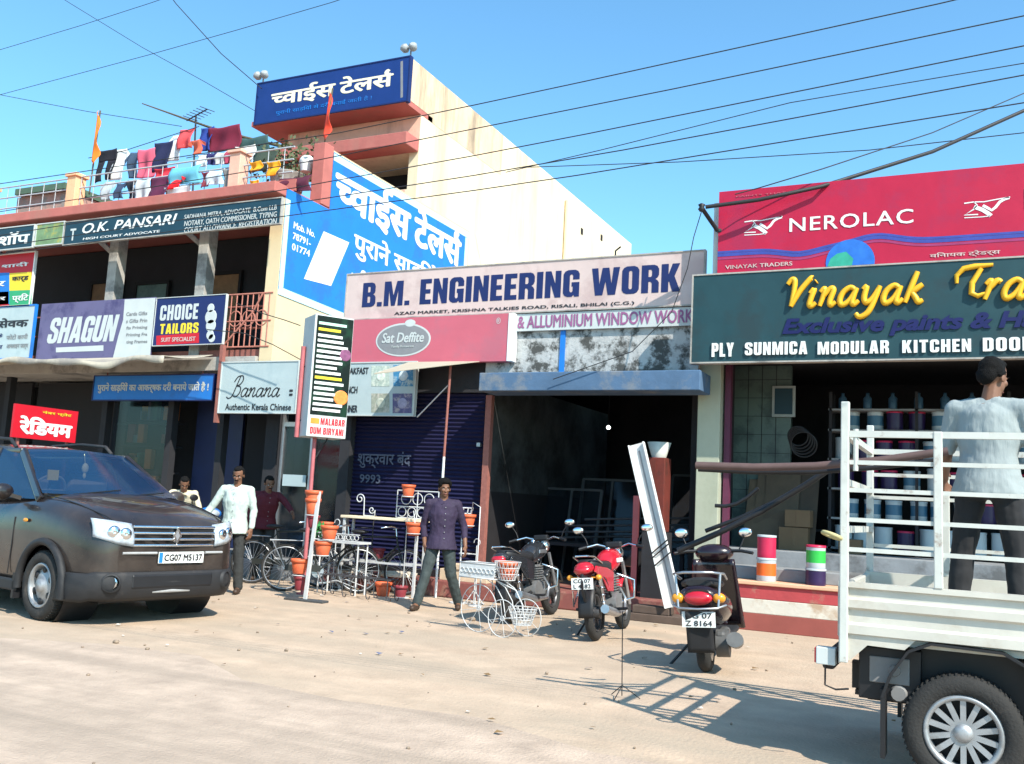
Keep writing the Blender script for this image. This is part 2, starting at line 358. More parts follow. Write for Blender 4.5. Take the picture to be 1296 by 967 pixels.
# ================================================================ materials
m_ground = M('ground', (.46, .345, .25), .95, .22, 2.2, .5, col2=(.37, .295, .22), c2scale=1.1, c2lo=.42, c2hi=.68, bscale=34, smap=(.3, 1, 1))
m_road = M('road', (.45, .345, .265), .93, .24, 3.2, .6, col2=(.30, .235, .18), c2scale=.9, c2lo=.42, c2hi=.74, bscale=50, smap=(.07, 1.8, 1))
m_cream = M('cream_wall', (.64, .51, .32), .9, .07, 2, .15, col2=(.58, .47, .30), c2scale=.8, c2lo=.56, c2hi=.8, streak=True)
m_tallwall = M('tall_wall', (.72, .61, .43), .9, .08, .8, .15, col2=(.38, .285, .18), c2scale=.9, c2lo=.50, c2hi=.82, streak=True)
m_parapet = M('stained_parapet', (.66, .50, .34), .9, .12, 2, .2, col2=(.22, .165, .12), c2scale=1.6, c2lo=.48, c2hi=.68, streak=True)
m_pink = M('pink_plaster', (.42, .13, .11), .85, .14, 3, .2, col2=(.36, .15, .12), c2scale=1.2, c2lo=.52, c2hi=.7, streak=True)
m_pinkpale = M('pale_pink_plaster', (.68, .40, .30), .85, .12, 3, .2, col2=(.34, .2, .16), c2scale=1.1, c2lo=.5, c2hi=.7, streak=True)
m_orange = M('orange_plaster', (.78, .42, .24), .85, .1, 3)
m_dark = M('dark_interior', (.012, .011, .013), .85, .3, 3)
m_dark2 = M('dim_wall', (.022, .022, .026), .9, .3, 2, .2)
m_conc = M('concrete', (.36, .34, .31), .92, .14, 4, .3, col2=(.18, .17, .16), c2scale=1.4)
m_concd = M('grey_step', (.23, .24, .25), .92, .16, 3, .25, col2=(.12, .12, .12), c2scale=1.2)
m_mottle = M('mottled_plaster', (.42, .42, .41), .95, .15, 6, .4, col2=(.07, .07, .065), c2scale=3.6, c2lo=.47, c2hi=.57)
m_chajja = M('blue_painted_concrete', (.07, .13, .22), .85, .2, 3, .2, col2=(.20, .21, .22), c2scale=2.2, c2lo=.52, c2hi=.68)
m_white = M('white_paint', (.70, .71, .70), .5, .06, 4)
m_offw = M('off_white', (.50, .53, .52), .6, .08, 3)
m_black = M('black_paint', (.012, .012, .014), .5, .1)
m_ink = M('black_ink', (.02, .02, .025), .5, .1)
m_steel = M('steel', (.42, .43, .45), .35, .15, 12, metal=.8)
m_rust = M('rusty_pipe', (.27, .10, .08), .8, .2, 20)
m_red = M('red_print', (.50, .008, .02), .45, .06, 3)
m_navy = M('navy_print', (.008, .018, .10), .5, .08, 3)
m_blueprint = M('blue_print', (.006, .032, .17), .5, .1, 3)
m_skyblue = M('sky_blue_print', (.012, .17, .56), .55, .08, 2, col2=(.02, .14, .46), c2scale=1.5)
m_teal = M('teal_board', (.010, .047, .058), .55, .15, 3, col2=(.014, .038, .045), c2scale=1.4)
m_tealdark = M('dark_teal_print', (.010, .042, .065), .5, .12, 4)
m_yellow = M('yellow_letter', (.78, .42, .02), .45, .06, 4)
m_yellowp = M('yellow_print', (.74, .55, .03), .5, .06)
m_green = M('green_print', (.03, .32, .14), .5, .08)
m_cream2 = M('cream_letter', (.80, .74, .55), .5, .06)
m_lilac = M('lilac_print', (.115, .10, .20), .5, .12, 2, .3, bscale=2.0, col2=(.05, .04, .12), c2scale=1.2)
m_pinkflex = M('pale_pink_flex', (.58, .45, .42), .55, .07, 2, col2=(.48, .35, .33), c2scale=1.1, bump=.35, bscale=2.2)
m_roseflex = M('rose_flex', (.50, .11, .15), .55, .06, 2, col2=(.44, .12, .16), c2scale=1.3, bump=.35, bscale=2.2)
m_paleflex = M('pale_flex', (.40, .48, .49), .55, .05, 2, col2=(.34, .43, .45), c2scale=1.3, bump=.35, bscale=2.2)
m_grey = M('grey_print', (.22, .22, .23), .5, .1)
m_plum = M('plum_ink', (.28, .10, .22), .5, .08)
m_shutter = M('navy_shutter', (.0035, .0035, .034), .7, .25, 3, .1, col2=(.008, .008, .02), c2scale=1.0, c2lo=.6, c2hi=.8)
m_glassd = glass('dark_glass', (.012, .02, .03), .4)
m_wire = M('cable', (.02, .02, .022), .6, .1)
m_wirep = M('pale_cable', (.20, .18, .17), .6, .1)
m_wood = M('wood', (.22, .12, .06), .7, .25, 8, .2)
m_brownred = M('brown_red_paint', (.22, .07, .06), .75, .2, 4, .2, col2=(.30, .19, .13), c2scale=2)
m_redstripe = M('red_stripe_paint', (.40, .055, .06), .8, .15, 3, .2, col2=(.36, .20, .14), c2scale=2, c2lo=.58, c2hi=.7)
m_palestripe = M('pale_stripe_paint', (.60, .56, .48), .85, .12, 3, .2, col2=(.44, .32, .22), c2scale=2)
m_tile = M('green_grey_tile', (.10, .15, .135), .45, .15, 3, col2=(.06, .09, .085), c2scale=2)
m_greenwall = M('pale_green_wall', (.36, .375, .29), .9, .08, 3, .1, col2=(.3, .32, .24), c2scale=1.4, c2lo=.55, c2hi=.75)

# ================================================================ ground
g = MB(); g.box(-400, 400, -300, 500, -.5, 0); struct(g, 'ground', m_ground)
def edge(x): return 6.0 + .35 * math.sin(x * .7) + .25 * math.sin(x * 1.9 + 1)
g = MB(); xs = [-120 + i for i in range(241)]
g.add([(x, -40, .004) for x in xs] + [(x, edge(x), .004) for x in xs], [(i, i + 1, len(xs) + i + 1, len(xs) + i) for i in range(len(xs) - 1)])
struct(g, 'road', m_road)
g = MB()
for i in range(170):
    x = random.uniform(-14, 4); y = random.uniform(3.2, 12.2); r = random.choice((.006, .008, .01, .016)) * random.uniform(.7, 1.4)
    if random.random() < .05: r *= 2
    g.ball((x, y, .004 + r * .4), (r * random.uniform(.8, 1.5), r, r * .7), 6, 4)
struct(g, 'gravel', M('stones', (.25, .19, .14), .95, .4, 30), 'stuff')

# ================================================================ two-storey shop house (left)
H = thing('shop_house', 'long two-storey shop house with open first-floor veranda and pink roof slab', 'building', (-17.5, 15, 0))
XR = -11.0
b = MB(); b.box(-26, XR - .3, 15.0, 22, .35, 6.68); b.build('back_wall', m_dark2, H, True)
b = MB(); b.box(XR - .28, XR, 13.05, 20, 3.4, 6.69); b.k = 1; b.box(XR - .28, XR, 13.4, 20, 0, 3.4); b.build('side_wall', [m_cream, m_dark2], H, True)
b = MB(); b.box(-26, XR - .3, 12.99, 15.0, 3.55, 3.80); b.build('floor_slab', m_conc, H, True, bevel=.01)
YC = ax(413, 240, XR).y + .13
b = MB(); b.box(-26, XR + .03, 12.72, 13.05, 6.71, 6.90); b.box(-26, XR - .005, 13.05, YC, 6.71, 6.90); b.box(-26, XR - .29, YC, 20.0, 6.71, 6.90); b.box(XR - .29, XR, YC, 20, 6.691, 6.97); b.build('roof_slab', m_pink, H, True, bevel=.015)
b = MB(); b.box(-26, XR - .02, 12.7, 14.4, .0, .35); b.build('plinth', m_concd, H, True, bevel=.015)
for x in (-21.5, -18.35, -15.25, -12.9):
    b = MB(); b.box(x - .12, x + .12, 13.12, 13.36, 3.80, 6.70); b.build('veranda_post', m_conc, H, True, bevel=.01)
    b = MB(); b.bar((x - 1.1, 13.25, 6.66), (x, 13.25, 5.9), .07, .09); b.build('bracket', m_conc, H, True)
b = MB()
b.box(-26, XR - .3, 13.15, 13.23, 3.81, 3.95)
for z in (4.35, 4.75): b.tube([(-26, 13.2, z), (XR - .3, 13.2, z)], .022)
b.build('veranda_rail', m_rust, H, True)
for x0, x1, z0, z1, m in ((-17.9, -17.0, 3.85, 5.9, m_wood), (-16.5, -15.6, 4.5, 5.8, m_tile), (-14.6, -13.6, 3.85, 5.9, m_wood), (-12.6, -11.7, 4.4, 5.9, m_blueprint)):
    b = MB(); b.box(x0, x1, 14.93, 15.02, z0, z1); f = b.build('door' if z0 < 4 else 'window', m, H, True, bevel=.01)
    b = MB(); b.box(x0 - .06, x1 + .06, 14.9, 14.96, z1, z1 + .07); b.box(x0 - .06, x0, 14.9, 14.96, z0, z1); b.box(x1, x1 + .06, 14.9, 14.96, z0, z1); b.build('frame', m_dark, f, True)
# ornamental grill by the corner
b = MB()
for i in range(9): b.tube([(-12.15 + i * .125, 13.05, 3.98), (-12.15 + i * .125, 13.05, 4.95)], .012, 6)
for z in (3.98, 4.45, 4.95): b.tube([(-12.2, 13.05, z), (-11.08, 13.05, z)], .016, 6)
for k in range(3): b.ring((-11.9 + k * .3, 13.05, 4.5), (0, 1, 0), .14, .012, 20, 6)
b.tube([(-12.15, 13.04, 3.98), (-11.5, 13.04, 4.6), (-11.3, 13.04, 4.95)], .02, 6)
b.build('balcony_grill', M('rust_pink_iron', (.42, .16, .12), .7, .2, 12), H, True)
# ground-floor fronts: posts, glazing, doors
for x in (-21.0, -18.2, -15.3, -13.55, -12.3):
    b = MB(); b.box(x - .07, x + .07, 13.35, 13.5, .35, 3.55); b.build('shopfront_post', m_dark2, H, True)
for x0, x1, m in ((-18.1, -15.4, m_dark), (-13.5, -12.35, M('dark_blue_door', (.012, .02, .075), .5, .2, 3)), (-20.9, -18.3, m_dark), (-12.25, -11.3, m_dark)):
    b = MB(); b.box(x0, x1, 14.0, 14.06, .36, 3.5); b.build('shop_door', m, H, True)
b = MB(); b.box(-15.2, -13.65, 13.5, 13.54, 1.2, 3.2); win = b.build('shop_window', m_glassd, H, True)
random.seed(3)
b = MB()
for k in range(26):
    x = random.uniform(-15.1, -13.8); z = random.choice((1.25, 1.75, 2.25, 2.7)); s = random.uniform(.1, .2)
    b.k = k % 5; b.box(x, x + s, 13.6, 13.7, z, z + random.uniform(.14, .38))
for z in (1.2, 1.7, 2.2, 2.65, 3.1): b.k = 5; b.box(-15.2, -13.65, 13.56, 13.85, z - .03, z)
b.build('display', [M('display_orange', (.5, .16, .03), .6), M('display_ochre', (.45, .25, .04), .6), M('display_green', (.06, .18, .12), .6), m_grey, M('display_maroon', (.2, .03, .03), .6), m_dark2], win, True)
# terrace: pillars, parapet, railing
for x, m in ((-19.55, m_orange), (-16.8, m_orange), (-12.4, m_pinkpale)):
    b = MB(); b.box(x - .13, x + .13, 13.2, 13.46, 6.9, 7.75); b.box(x - .17, x + .17, 13.16, 13.5, 7.75, 7.82); b.build('terrace_pillar', m, H, True, bevel=.01)
b = MB(); b.box(-26, -10.98, 13.28, 13.36, 6.9, 7.12); b.build('terrace_kerb', m_pink, H, True)
b = MB()
for z in (7.28, 7.52, 7.76): b.tube([(-26, 13.32, z), (-11.1, 13.32, z)], .016, 6)
for i in range(22):
    x = -19.3 + i * .38
    b.tube([(x, 13.32, 7.1), (x, 13.32, 7.76)], .009, 5)
b.build('terrace_railing', M('grey_railing', (.40, .42, .44), .5, .15, 8), H, True)
c0 = ax(413, 240, XR)
b = MB(); b.box(XR - .26, XR + .012, c0.y - .15, c0.y + .13, 6.9, 8.12); b.build('corner_pillar', m_pink, H, True, bevel=.012)
b = MB(); b.box(XR - .2, XR - .004, c0.y + .13, 20, 6.97, 8.06); b.build('parapet', m_cream, H, True)

# low store room on the terrace left, plus roof sheet
S = thing('roof_room', 'low pinkish brick room with a dark sheet roof on the far left terrace', 'building', (-18.6, 14.5, 6.97))
b = MB(); b.box(-19.4, -17.75, 13.9, 15.6, 6.98, 7.75); b.build('wall', M('pink_brick', (.40, .24, .2), .9, .2, 8, .3, col2=(.25, .22, .2), c2scale=2.5), S, True)
b = MB(); b.box(-19.3, -17.7, 13.75, 15.7, 7.76, 7.9); b.build('roof', M('dark_green_sheet', (.07, .12, .08), .8, .2, 6), S, True)

# ================================================================ tall building behind
XB = -11.22
T = thing('tall_building', 'tall cream building with a stained parapet and a bare sunlit side wall', 'building', (-13.2, 25, 0))
FYB = ax(527, 235, XB).y
b = MB()
b.box(-15.0, XB, FYB, 33, 0, 8.45); b.box(-15.0, XB, FYB + 1.2, 33, 8.45, 9.3); b.box(-15, XB, FYB, 33, 9.3, 10.2)
b.box(XB - .25, XB, FYB, FYB + 1.2, 8.45, 9.3)
b.build('wall', m_tallwall, T, True)
b = MB(); b.box(-15.0, XB - .26, FYB + 1.18, FYB + 1.199, 8.46, 9.29); b.build('window', m_dark, T, True)
b = MB(); b.box(-15.02, XB + .003, FYB - .012, FYB, 9.62, 10.19); b.build('front_band', m_pinkpale, T, True)
b = MB(); b.box(-15.02, XB + .004, FYB - .55, FYB - .012, 9.3, 9.6); b.build('sunshade', m_pink, T, True, bevel=.02)
b = MB(); b.box(-15.0, XB - .3, FYB - .006, FYB - .001, 7.0, 8.44); b.build('lower_front', m_pinkpale, T, True)
b = MB(); b.box(-15.6, XB + .005, FYB - .70, FYB + .5, 10.2, 10.32); b.build('roof_slab', m_pink, T, True)
zt = 11.32
b = MB(); b.box(-15.6, XB + .005, FYB - .6, FYB + .3, 10.33, zt); b.box(XB - .2, XB + .005, FYB + .3, FYB + 4.2, 10.2, zt); b.k = 1; b.box(XB - .2, XB, FYB + 4.2, 33, 10.2, zt); b.box(-15, -14.8, FYB + .3, 33, 10.2, zt); b.box(-14.8, XB - .2, 32.8, 33, 10.2, zt)
b.build('parapet', [m_parapet, m_tallwall], T, True)
for p0, p1 in (((716, 235), (714, 322)),):
    q = ax(*p0, XB); b = MB(); b.tube([(XB + .06, q.y, 3), (XB + .06, q.y, zt - .4)], .05, 8); b.build('drain_pipe', m_cream, T, True)
for px in ((735, 292), (760, 300)):
    q = ax(*px, XB); b = MB(); b.box(XB, XB + .02, q.y, q.y + .16, q.z - .1, q.z + .1); b.build('vent', m_dark, T, True)

# ================================================================ low shop between the two
L = thing('corner_shop', 'low flat-roofed shop with dark glass doors below the pale script sign', 'building', (-10.2, 15, 0))
b = MB(); b.box(XR + .003, -9.47, 13.9, 19, 0, 3.5); b.build('wall', m_dark2, L, True)
b = MB(); b.box(XR + .003, -9.42, 13.1, 19, 3.5, 3.66); b.build('roof', m_conc, L, True, bevel=.01)
b = MB(); b.box(XR + .003, -9.42, 12.75, 13.9, 0, .3); b.build('plinth', m_concd, L, True, bevel=.01)
for x0, x1 in ((-10.95, -10.3), (-10.25, -9.55)):
    b = MB(); b.box(x0, x1, 13.5, 13.53, .32, 2.6); d = b.build('glass_door', m_glassd, L, True)
    b = MB()
    for x in (x0, x1): b.box(x - .03, x + .03, 13.47, 13.56, .32, 3.48)
    b.box(x0 + .03, x1 - .03, 13.47, 13.56, 2.6, 2.68); b.build('frame', m_steel, d, True)
b = MB(); b.box(-10.85, -10.35, 13.44, 13.46, 1.55, 1.75); b.build('door_sticker', m_paleflex, L, True)

# ================================================================ engineering workshop (middle)
Wk = thing('workshop', 'single-storey workshop with dark open front and peeling mottled parapet', 'building', (-6.3, 15, 0))
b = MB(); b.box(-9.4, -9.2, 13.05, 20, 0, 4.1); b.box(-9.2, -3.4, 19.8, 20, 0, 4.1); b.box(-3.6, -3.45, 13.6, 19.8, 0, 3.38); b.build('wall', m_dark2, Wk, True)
b = MB(); b.box(-9.4, -3.35, 13.05, 20, 4.1, 4.25); b.build('roof', m_conc, Wk, True)
b = MB(); b.box(-6.75, -3.38, 13.05, 13.25, 3.38, 4.1); b.build('parapet', m_mottle, Wk, True)
b = MB(); b.box(-9.2, -6.76, 13.1, 13.3, 3.15, 4.1); b.build('beam', m_dark2, Wk, True)
b = MB(); b.box(-6.55, -3.2, 12.47, 13.05, 3.09, 3.365); b.build('sunshade', m_chajja, Wk, True, bevel=.012)
b = MB(); b.box(-6.78, -6.66, 13.2, 18.5, .25, 1.62); b.k = 1; b.box(-6.78, -6.66, 13.2, 18.5, 1.62, 3.38); b.build('partition', [m_dark, M('blotchy_pale_wall', (.055, .06, .06), .9, .2, 3, .1, col2=(.01, .01, .01), c2scale=1.0, c2lo=.42)], Wk, True)  # near-black lower band, paler upper band broken by dark blotches
b = MB(); b.box(-9.4, -3.3, 12.72, 19.8, 0, .25); b.build('plinth', m_brownred, Wk, True, bevel=.02)
b = MB(); b.box(-6.72, -6.62, 13.06, 13.16, .25, 3.1); b.build('door_jamb', m_rust, Wk, True)
b = MB()
n = 44
for i in range(n):
    z0 = .26 + i * (2.9 / n); z1 = z0 + 2.9 / n
    b.add([(-9.2, 13.2, z0), (-6.79, 13.2, z0), (-9.2, 13.17, (z0 + z1) / 2), (-6.79, 13.17, (z0 + z1) / 2), (-9.2, 13.2, z1), (-6.79, 13.2, z1)], [(0, 1, 3, 2), (2, 3, 5, 4)])
sh = b.build('rolling_shutter', m_shutter, Wk, True)
m_faint = M('faded_paint', (.07, .08, .12), .7, .3, 20)
txt(sh, 'शुक्रवार बंद', (452, 592), (521, 572), 13.165, m_faint, .02)
txt(sh, '9993', (455, 611), (482, 601), 13.165, m_faint, .02)
b = MB(); b.box(-9.2, -6.79, 13.12, 13.17, .26, .36); b.build('shutter_bar', m_dark, sh, True)
b = MB(); b.box(-6.86, -6.80, 13.1, 13.16, 2.3, 2.36); b.build('shutter_lock', m_steel, Wk, True)

# ================================================================ paint shop (right)
V = thing('paint_shop', 'hardware and paint shop with open front, grey steps and striped base', 'building', (0, 14.5, 0))
b = MB(); b.box(-3.40, -3.08, 13.15, 13.5, .0, 3.6); b.build('pillar', m_greenwall, V, True, bevel=.01)
b = MB(); b.box(-3.05, -2.97, 13.3, 13.42, .78, 3.6); b.build('door_post', M('maroon_post', (.10, .02, .05), .6), V, True)
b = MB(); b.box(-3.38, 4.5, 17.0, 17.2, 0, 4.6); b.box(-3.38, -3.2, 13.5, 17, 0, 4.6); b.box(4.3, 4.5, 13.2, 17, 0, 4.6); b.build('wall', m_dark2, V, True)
b = MB(); b.box(-3.38, 4.5, 12.95, 17.2, 4.6, 4.75); b.build('roof', m_conc, V, True)
b = MB(); b.box(-3.38, 4.5, 12.95, 13.1, 3.6, 4.6); b.box(-3.38, 4.5, 13.1, 17, 3.75, 3.82); b.build('beam', m_dark2, V, True)
b = MB()
b.k = 0; b.box(-3.2, -2.35, 14.6, 14.72, 1.0, 3.74)
for i in range(1, 4): b.k = 1; b.box(-3.2 + i * .21 - .004, -3.2 + i * .21 + .004, 14.594, 14.6, 1.0, 3.74)
for i in range(1, 10): b.k = 1; b.box(-3.2, -2.35, 14.595, 14.6, 1.0 + i * .28, 1.006 + i * .28)
b.build('tiled_wall', [m_tile, m_dark2], V, True)
b = MB(); b.box(-2.7, 4.4, 12.58, 13.0, .40, .575); b.k = 1; b.box(-2.7, 4.4, 12.58, 13.0, 0, .22); b.k = 2; b.box(-2.7, 4.4, 12.58, 13.0, .22, .40); b.k = 3; b.box(-2.72, 4.4, 12.55, 13.0, .575, .62)
b.build('striped_base', [m_redstripe, M('lower_stripe', (.28, .075, .06), .85, .15, 3), m_palestripe, M('peach_edge', (.66, .38, .24), .85, .12, 3)], V, True, bevel=.008)
b = MB(); b.box(-3.3, 4.4, 13.0, 13.5, 0, .78); b.box(-3.3, 4.4, 13.5, 17, 0, 1.0); b.box(-3.3, 4.4, 12.97, 13.0, .62, .78)
b.build('grey_steps', m_concd, V, True, bevel=.012)
fr = MB(); fr.box(-2.62, -2.28, 14.54, 14.57, 2.95, 3.42); o = single(fr, 'framed_picture', M('pale_frame', (.34, .38, .38), .5), 'small pale framed picture hung high on the tiled shop wall', 'picture')
fr = MB(); fr.box(-2.58, -2.32, 14.53, 14.545, 2.99, 3.38); fr.build('print', m_tealdark, o, True)
# ================================================================ signs
def board(name, label, cat, corners, y, mat, depth=.05, frame=None, fw=.03, group=None):
    """flat facade sign from its four corners in the photo (tl, tr, br, bl); an Empty with a panel and a frame"""
    q = quadpx(corners, y)
    x = [p[0] for p in q]; z = [p[1] for p in q]
    x0, x1 = (x[0] + x[3]) / 2, (x[1] + x[2]) / 2; z1 = (z[0] + z[1]) / 2; z0 = (z[2] + z[3]) / 2
    t = thing(name, label, cat, ((x0 + x1) / 2, y, z0), 0, group)
    b = MB(); b.box(x0, x1, y, y + depth, z0, z1); b.build('panel', mat, t, True)
    if frame:
        b = MB(); f0, f1 = y - .012, y + depth + .006
        b.box(x0 - fw, x0, f0, f1, z0 - fw, z1 + fw); b.box(x1, x1 + fw, f0, f1, z0 - fw, z1 + fw)
        b.box(x0, x1, f0, f1, z1, z1 + fw); b.box(x0, x1, f0, f1, z0 - fw, z0); b.build('frame', frame, t, True)
    t['_r'] = (x0, x1, z0, z1); return t
def rr(t): return tuple(t['_r'])
RUG = 'पुराने साड़ियों'
# rooftop
YR = FYB - .72
s1 = board('rooftop_sign', 'dark blue rooftop signboard with cream Hindi lettering on top of the tall building', 'sign', ((325, 107), (517, 72), (517, 123), (324, 160)), YR, m_blueprint, .1, m_navy, .03)
put(s1, choice_word(.035), FP(YR), pxrect((342, 137), (499, 86), YR), m_cream2)
txt(s1, 'पुरानी साड़ियों से दरी बनाई जाती है !', (349, 147), (471, 120), YR, m_skyblue, .01)
patch(s1, ((507, 78), (510, 77), (510, 123), (507, 124)), YR, m_grey, 'seam')
for px, nm in (((333, 103), 0), ((520, 66), 1)):
    q = ay(*px, YR + .2)
    b = MB(); b.tube([(q.x, q.y, 11.2), (q.x, q.y, 11.55)], .02, 6); b.lathe([(.03, 0), (.09, .05), (.1, .16), (.05, .2)], (q.x - .08, q.y, 11.5), (-.3, -1, .5), 10); b.lathe([(.03, 0), (.09, .05), (.1, .16), (.05, .2)], (q.x + .08, q.y, 11.5), (.3, -1, .5), 10)
    single(b, 'floodlight', M('lamp_grey', (.30, .32, .33), .5), 'small grey twin floodlight above the ' + ('right' if nm else 'left') + ' end of the rooftop sign', 'lamp', 'floodlights on the rooftop sign')

# painted wall sign on the sunlit side wall
SW = SP(XR)
def sw(u, v): p = ax(u, v, XR); return (p.y, p.z)
ws = thing('wall_sign', 'big sky blue Hindi tailor advertisement on the sunlit side wall', 'sign', (XR, 16.5, 5))
yb = sw(437, 400); yfront = 13.07
zl = 5.02; slope = (yb[1] - zl) / (yb[0] - yfront)
poly = [(yfront, zl), (19.9, zl + slope * (19.9 - yfront)), (19.9, 8.0), (c0.y + .14, 8.02), (c0.y + .14, 6.87), (yfront, 6.87)]
b = MB(); b.prism(poly, SW.O, SW.U, SW.V, SW.N, .001, .012); b.build('panel', m_skyblue, ws, True)
b = MB(); m_edge = M('pale_blue_edge', (.50, .74, .84), .6, .08)
def strip(p, q, wd):
    d = (Vector(q) - Vector(p)).normalized(); n = Vector((-d.y, d.x)) * wd
    b.prism([p, q, (q[0] + n.x, q[1] + n.y), (p[0] + n.x, p[1] + n.y)], SW.O, SW.U, SW.V, SW.N, .006, .016)
strip((yfront, zl - .1), (19.9, poly[1][1] - .1), .14); strip((yfront + .12, zl + .04), (yfront + .12, 6.68), .12); strip((19.9, poly[1][1] + .05), (19.9, 7.85), .12); strip((c0.y + .14, 7.86), (19.9, 7.86), .14)
b.build('border', m_edge, ws, True)
def swrect(bl, tr): a = sw(*bl); c = sw(*tr); return a[0], c[0], a[1], c[1]
a = sw(421, 225); a2 = sw(583, 318)
put(ws, choice_word(.045), SW, (14.45, 19.6, 6.92, 7.92), m_white, 'lettering', .016)
put(ws, glyphs(RUG, .03), SW, (15.2, 18.6, 6.14, 6.78), m_white, 'lettering', .016)
put(ws, glyphs('की दरी बनती है', .03), SW, (15.2, 18.4, 5.42, 5.98), m_white, 'lettering', .016)
for i, tx in enumerate(('Mob. No.', '78791-', '01774')): put(ws, glyphs(tx, .03), SW, (13.33, 13.86 + .1 * (i == 0), 6.2 - i * .2, 6.33 - i * .2), m_white, 'lettering', .016)
q = [sw(409, 293), sw(441, 307), sw(418, 362), sw(384, 353)]
b = MB(); b.prism(q[::-1], SW.O, SW.U, SW.V, SW.N, .012, .018); rug = b.build('rug_picture', M('white_rug_print', (.72, .72, .72), .8, .2, 25), ws, True)

# advocate board along the veranda
YA = 12.66
s = board('advocate_sign', 'long dark teal board naming an advocate, under the pink roof slab', 'sign', ((82, 280), (355, 253), (355, 285), (82, 307)), YA, m_tealdark, .05, m_conc, .02)
put(s, glyphs('O.K. PANSARI', .02, .25), FP(YA), pxrect((104, 296), (225, 270), YA), m_white)
put(s, glyphs('HIGH COURT ADVOCATE', .02, .1), FP(YA), pxrect((105, 304), (203, 291), YA), m_white)
for i, tx in enumerate(('SADHANA MITRA, ADVOCATE  B.Com LLB', 'NOTARY, OATH COMMISSIONER, TYPING', 'COURT ALLOWANCE, REGISTRATION')):
    put(s, glyphs(tx, .015, .1), FP(YA), pxrect((233, 279 + i * 8.5), (351, 259 + i * 8.5), YA), m_offw)
put(s, glyphs('T', .03), FP(YA), pxrect((88, 305), (97, 289), YA), m_offw)
s = board('picture_panel', 'small green and yellow picture panel beside the advocate board', 'sign', ((46, 285), (80, 281), (80, 307), (46, 311)), YA, M('olive_picture', (.16, .26, .13), .6, .4, 5, col2=(.40, .34, .06), c2scale=3), .05, m_offw, .02)
s = board('shop_name_sign', 'dark teal board with white Hindi lettering at the left edge', 'sign', ((-60, 296), (42, 286), (42, 312), (-60, 322)), YA, m_tealdark, .05, m_offw, .02)
put(s, glyphs('केशॉप', .03), FP(YA), pxrect((-22, 314), (39, 291), YA), m_white)
# posters below it
YP = 12.9
s = board('colour_poster', 'red, blue, yellow and green block poster hung on the veranda at left', 'poster', ((-40, 326), (41, 321), (40, 386), (-40, 389)), YP, m_red, .04, m_white, .03)
for pts, m in ((((-40, 347), (12, 345), (12, 385), (-40, 388)), m_skyblue), (((12, 346), (40, 344), (40, 367), (12, 368)), m_yellowp), (((12, 368), (40, 367), (40, 386), (12, 387)), m_green), (((-40, 371), (11, 369), (11, 386), (-40, 388)), m_red)):
    patch(s, pts, YP, m, 'colour_block')
for tx, bl, tr in (('आम शादी', (-34, 343), (37, 331)), ('कार्ड', (15, 358), (37, 349)), ('प्रिंट', (15, 384), (37, 371)), ('बैनर', (-30, 365), (8, 353)), ('पोस्टर', (-30, 384), (8, 374))):
    put(s, glyphs(tx, .03), FP(YP), pxrect(bl, tr, YP), m_white if tx != 'कार्ड' else m_ink, d=.008)
s = board('notice_board', 'pale board with black Hindi words below the coloured poster', 'sign', ((-40, 391), (42, 388), (40, 452), (-40, 455)), YP, m_paleflex, .04, m_skyblue, .03)
put(s, glyphs('नगर सेवक', .04), FP(YP), pxrect((-36, 417), (37, 401), YP), m_ink)
for i in range(4): put(s, glyphs(('सभी प्रकार के', 'फोटो कापी', 'लेमिनेशन', 'आनलाइन फार्म')[i], .02), FP(YP), pxrect((-34 + (i % 2) * 42, 430 + (i // 2) * 13), (4 + (i % 2) * 32, 422 + (i // 2) * 13), YP), m_grey if i % 2 else m_navy)
# lilac banner
YS = 12.92
s = board('lilac_banner', 'lilac and white shop banner reading SHAGUN hung below the veranda', 'banner', ((52, 384), (197, 377), (190, 450), (46, 457)), YS, m_lilac, .03)
patch(s, ((158, 379), (197, 377), (190, 451), (143, 453), (150, 425), (156, 405)), YS, m_offw, 'white_panel')
btxt(s, 'SHAGUN', (59, 435), (152, 398), YS, m_offw, shear=.18, gap=.04)
patch(s, ((71, 440), (131, 437), (131, 444), (71, 446)), YS, m_offw, 'white_bar', .004)
for i in range(5): put(s, glyphs('Cards Gifts Printing Frames'[i * 4:i * 4 + 12], .01), FP(YS), pxrect((160, 400 + i * 9), (187, 394 + i * 9), YS), m_grey, d=.006)
s = board('tailor_sign', 'navy board reading CHOICE TAILORS with a figure, beside the lilac banner', 'sign', ((197, 378), (285, 373), (283, 433), (195, 439)), YS - .02, m_navy, .04, m_offw, .012)
y = YS - .02
btxt(s, 'CHOICE', (202, 406), (252, 384), y, m_offw); btxt(s, 'TAILORS', (202, 423), (252, 408), y, m_yellowp)
patch(s, ((198, 425), (252, 421), (252, 434), (198, 437)), y, m_red, 'red_strip'); put(s, glyphs('SUIT SPECIALIST', .02), FP(y), pxrect((204, 433), (248, 426), y), m_pinkflex, d=.006)
b = MB()
for c, r in (((267, 390), .085), ((267, 401), .14), ((267, 412), .12), ((266, 424), .09), ((268, 428), .08)):
    p = ay(*c, y); b.lathe([(r, 0), (r * .9, .004)], (p.x, y - .003, p.z), (0, -1, 0), 14)
b.build('figure_print', m_offw, s, True)
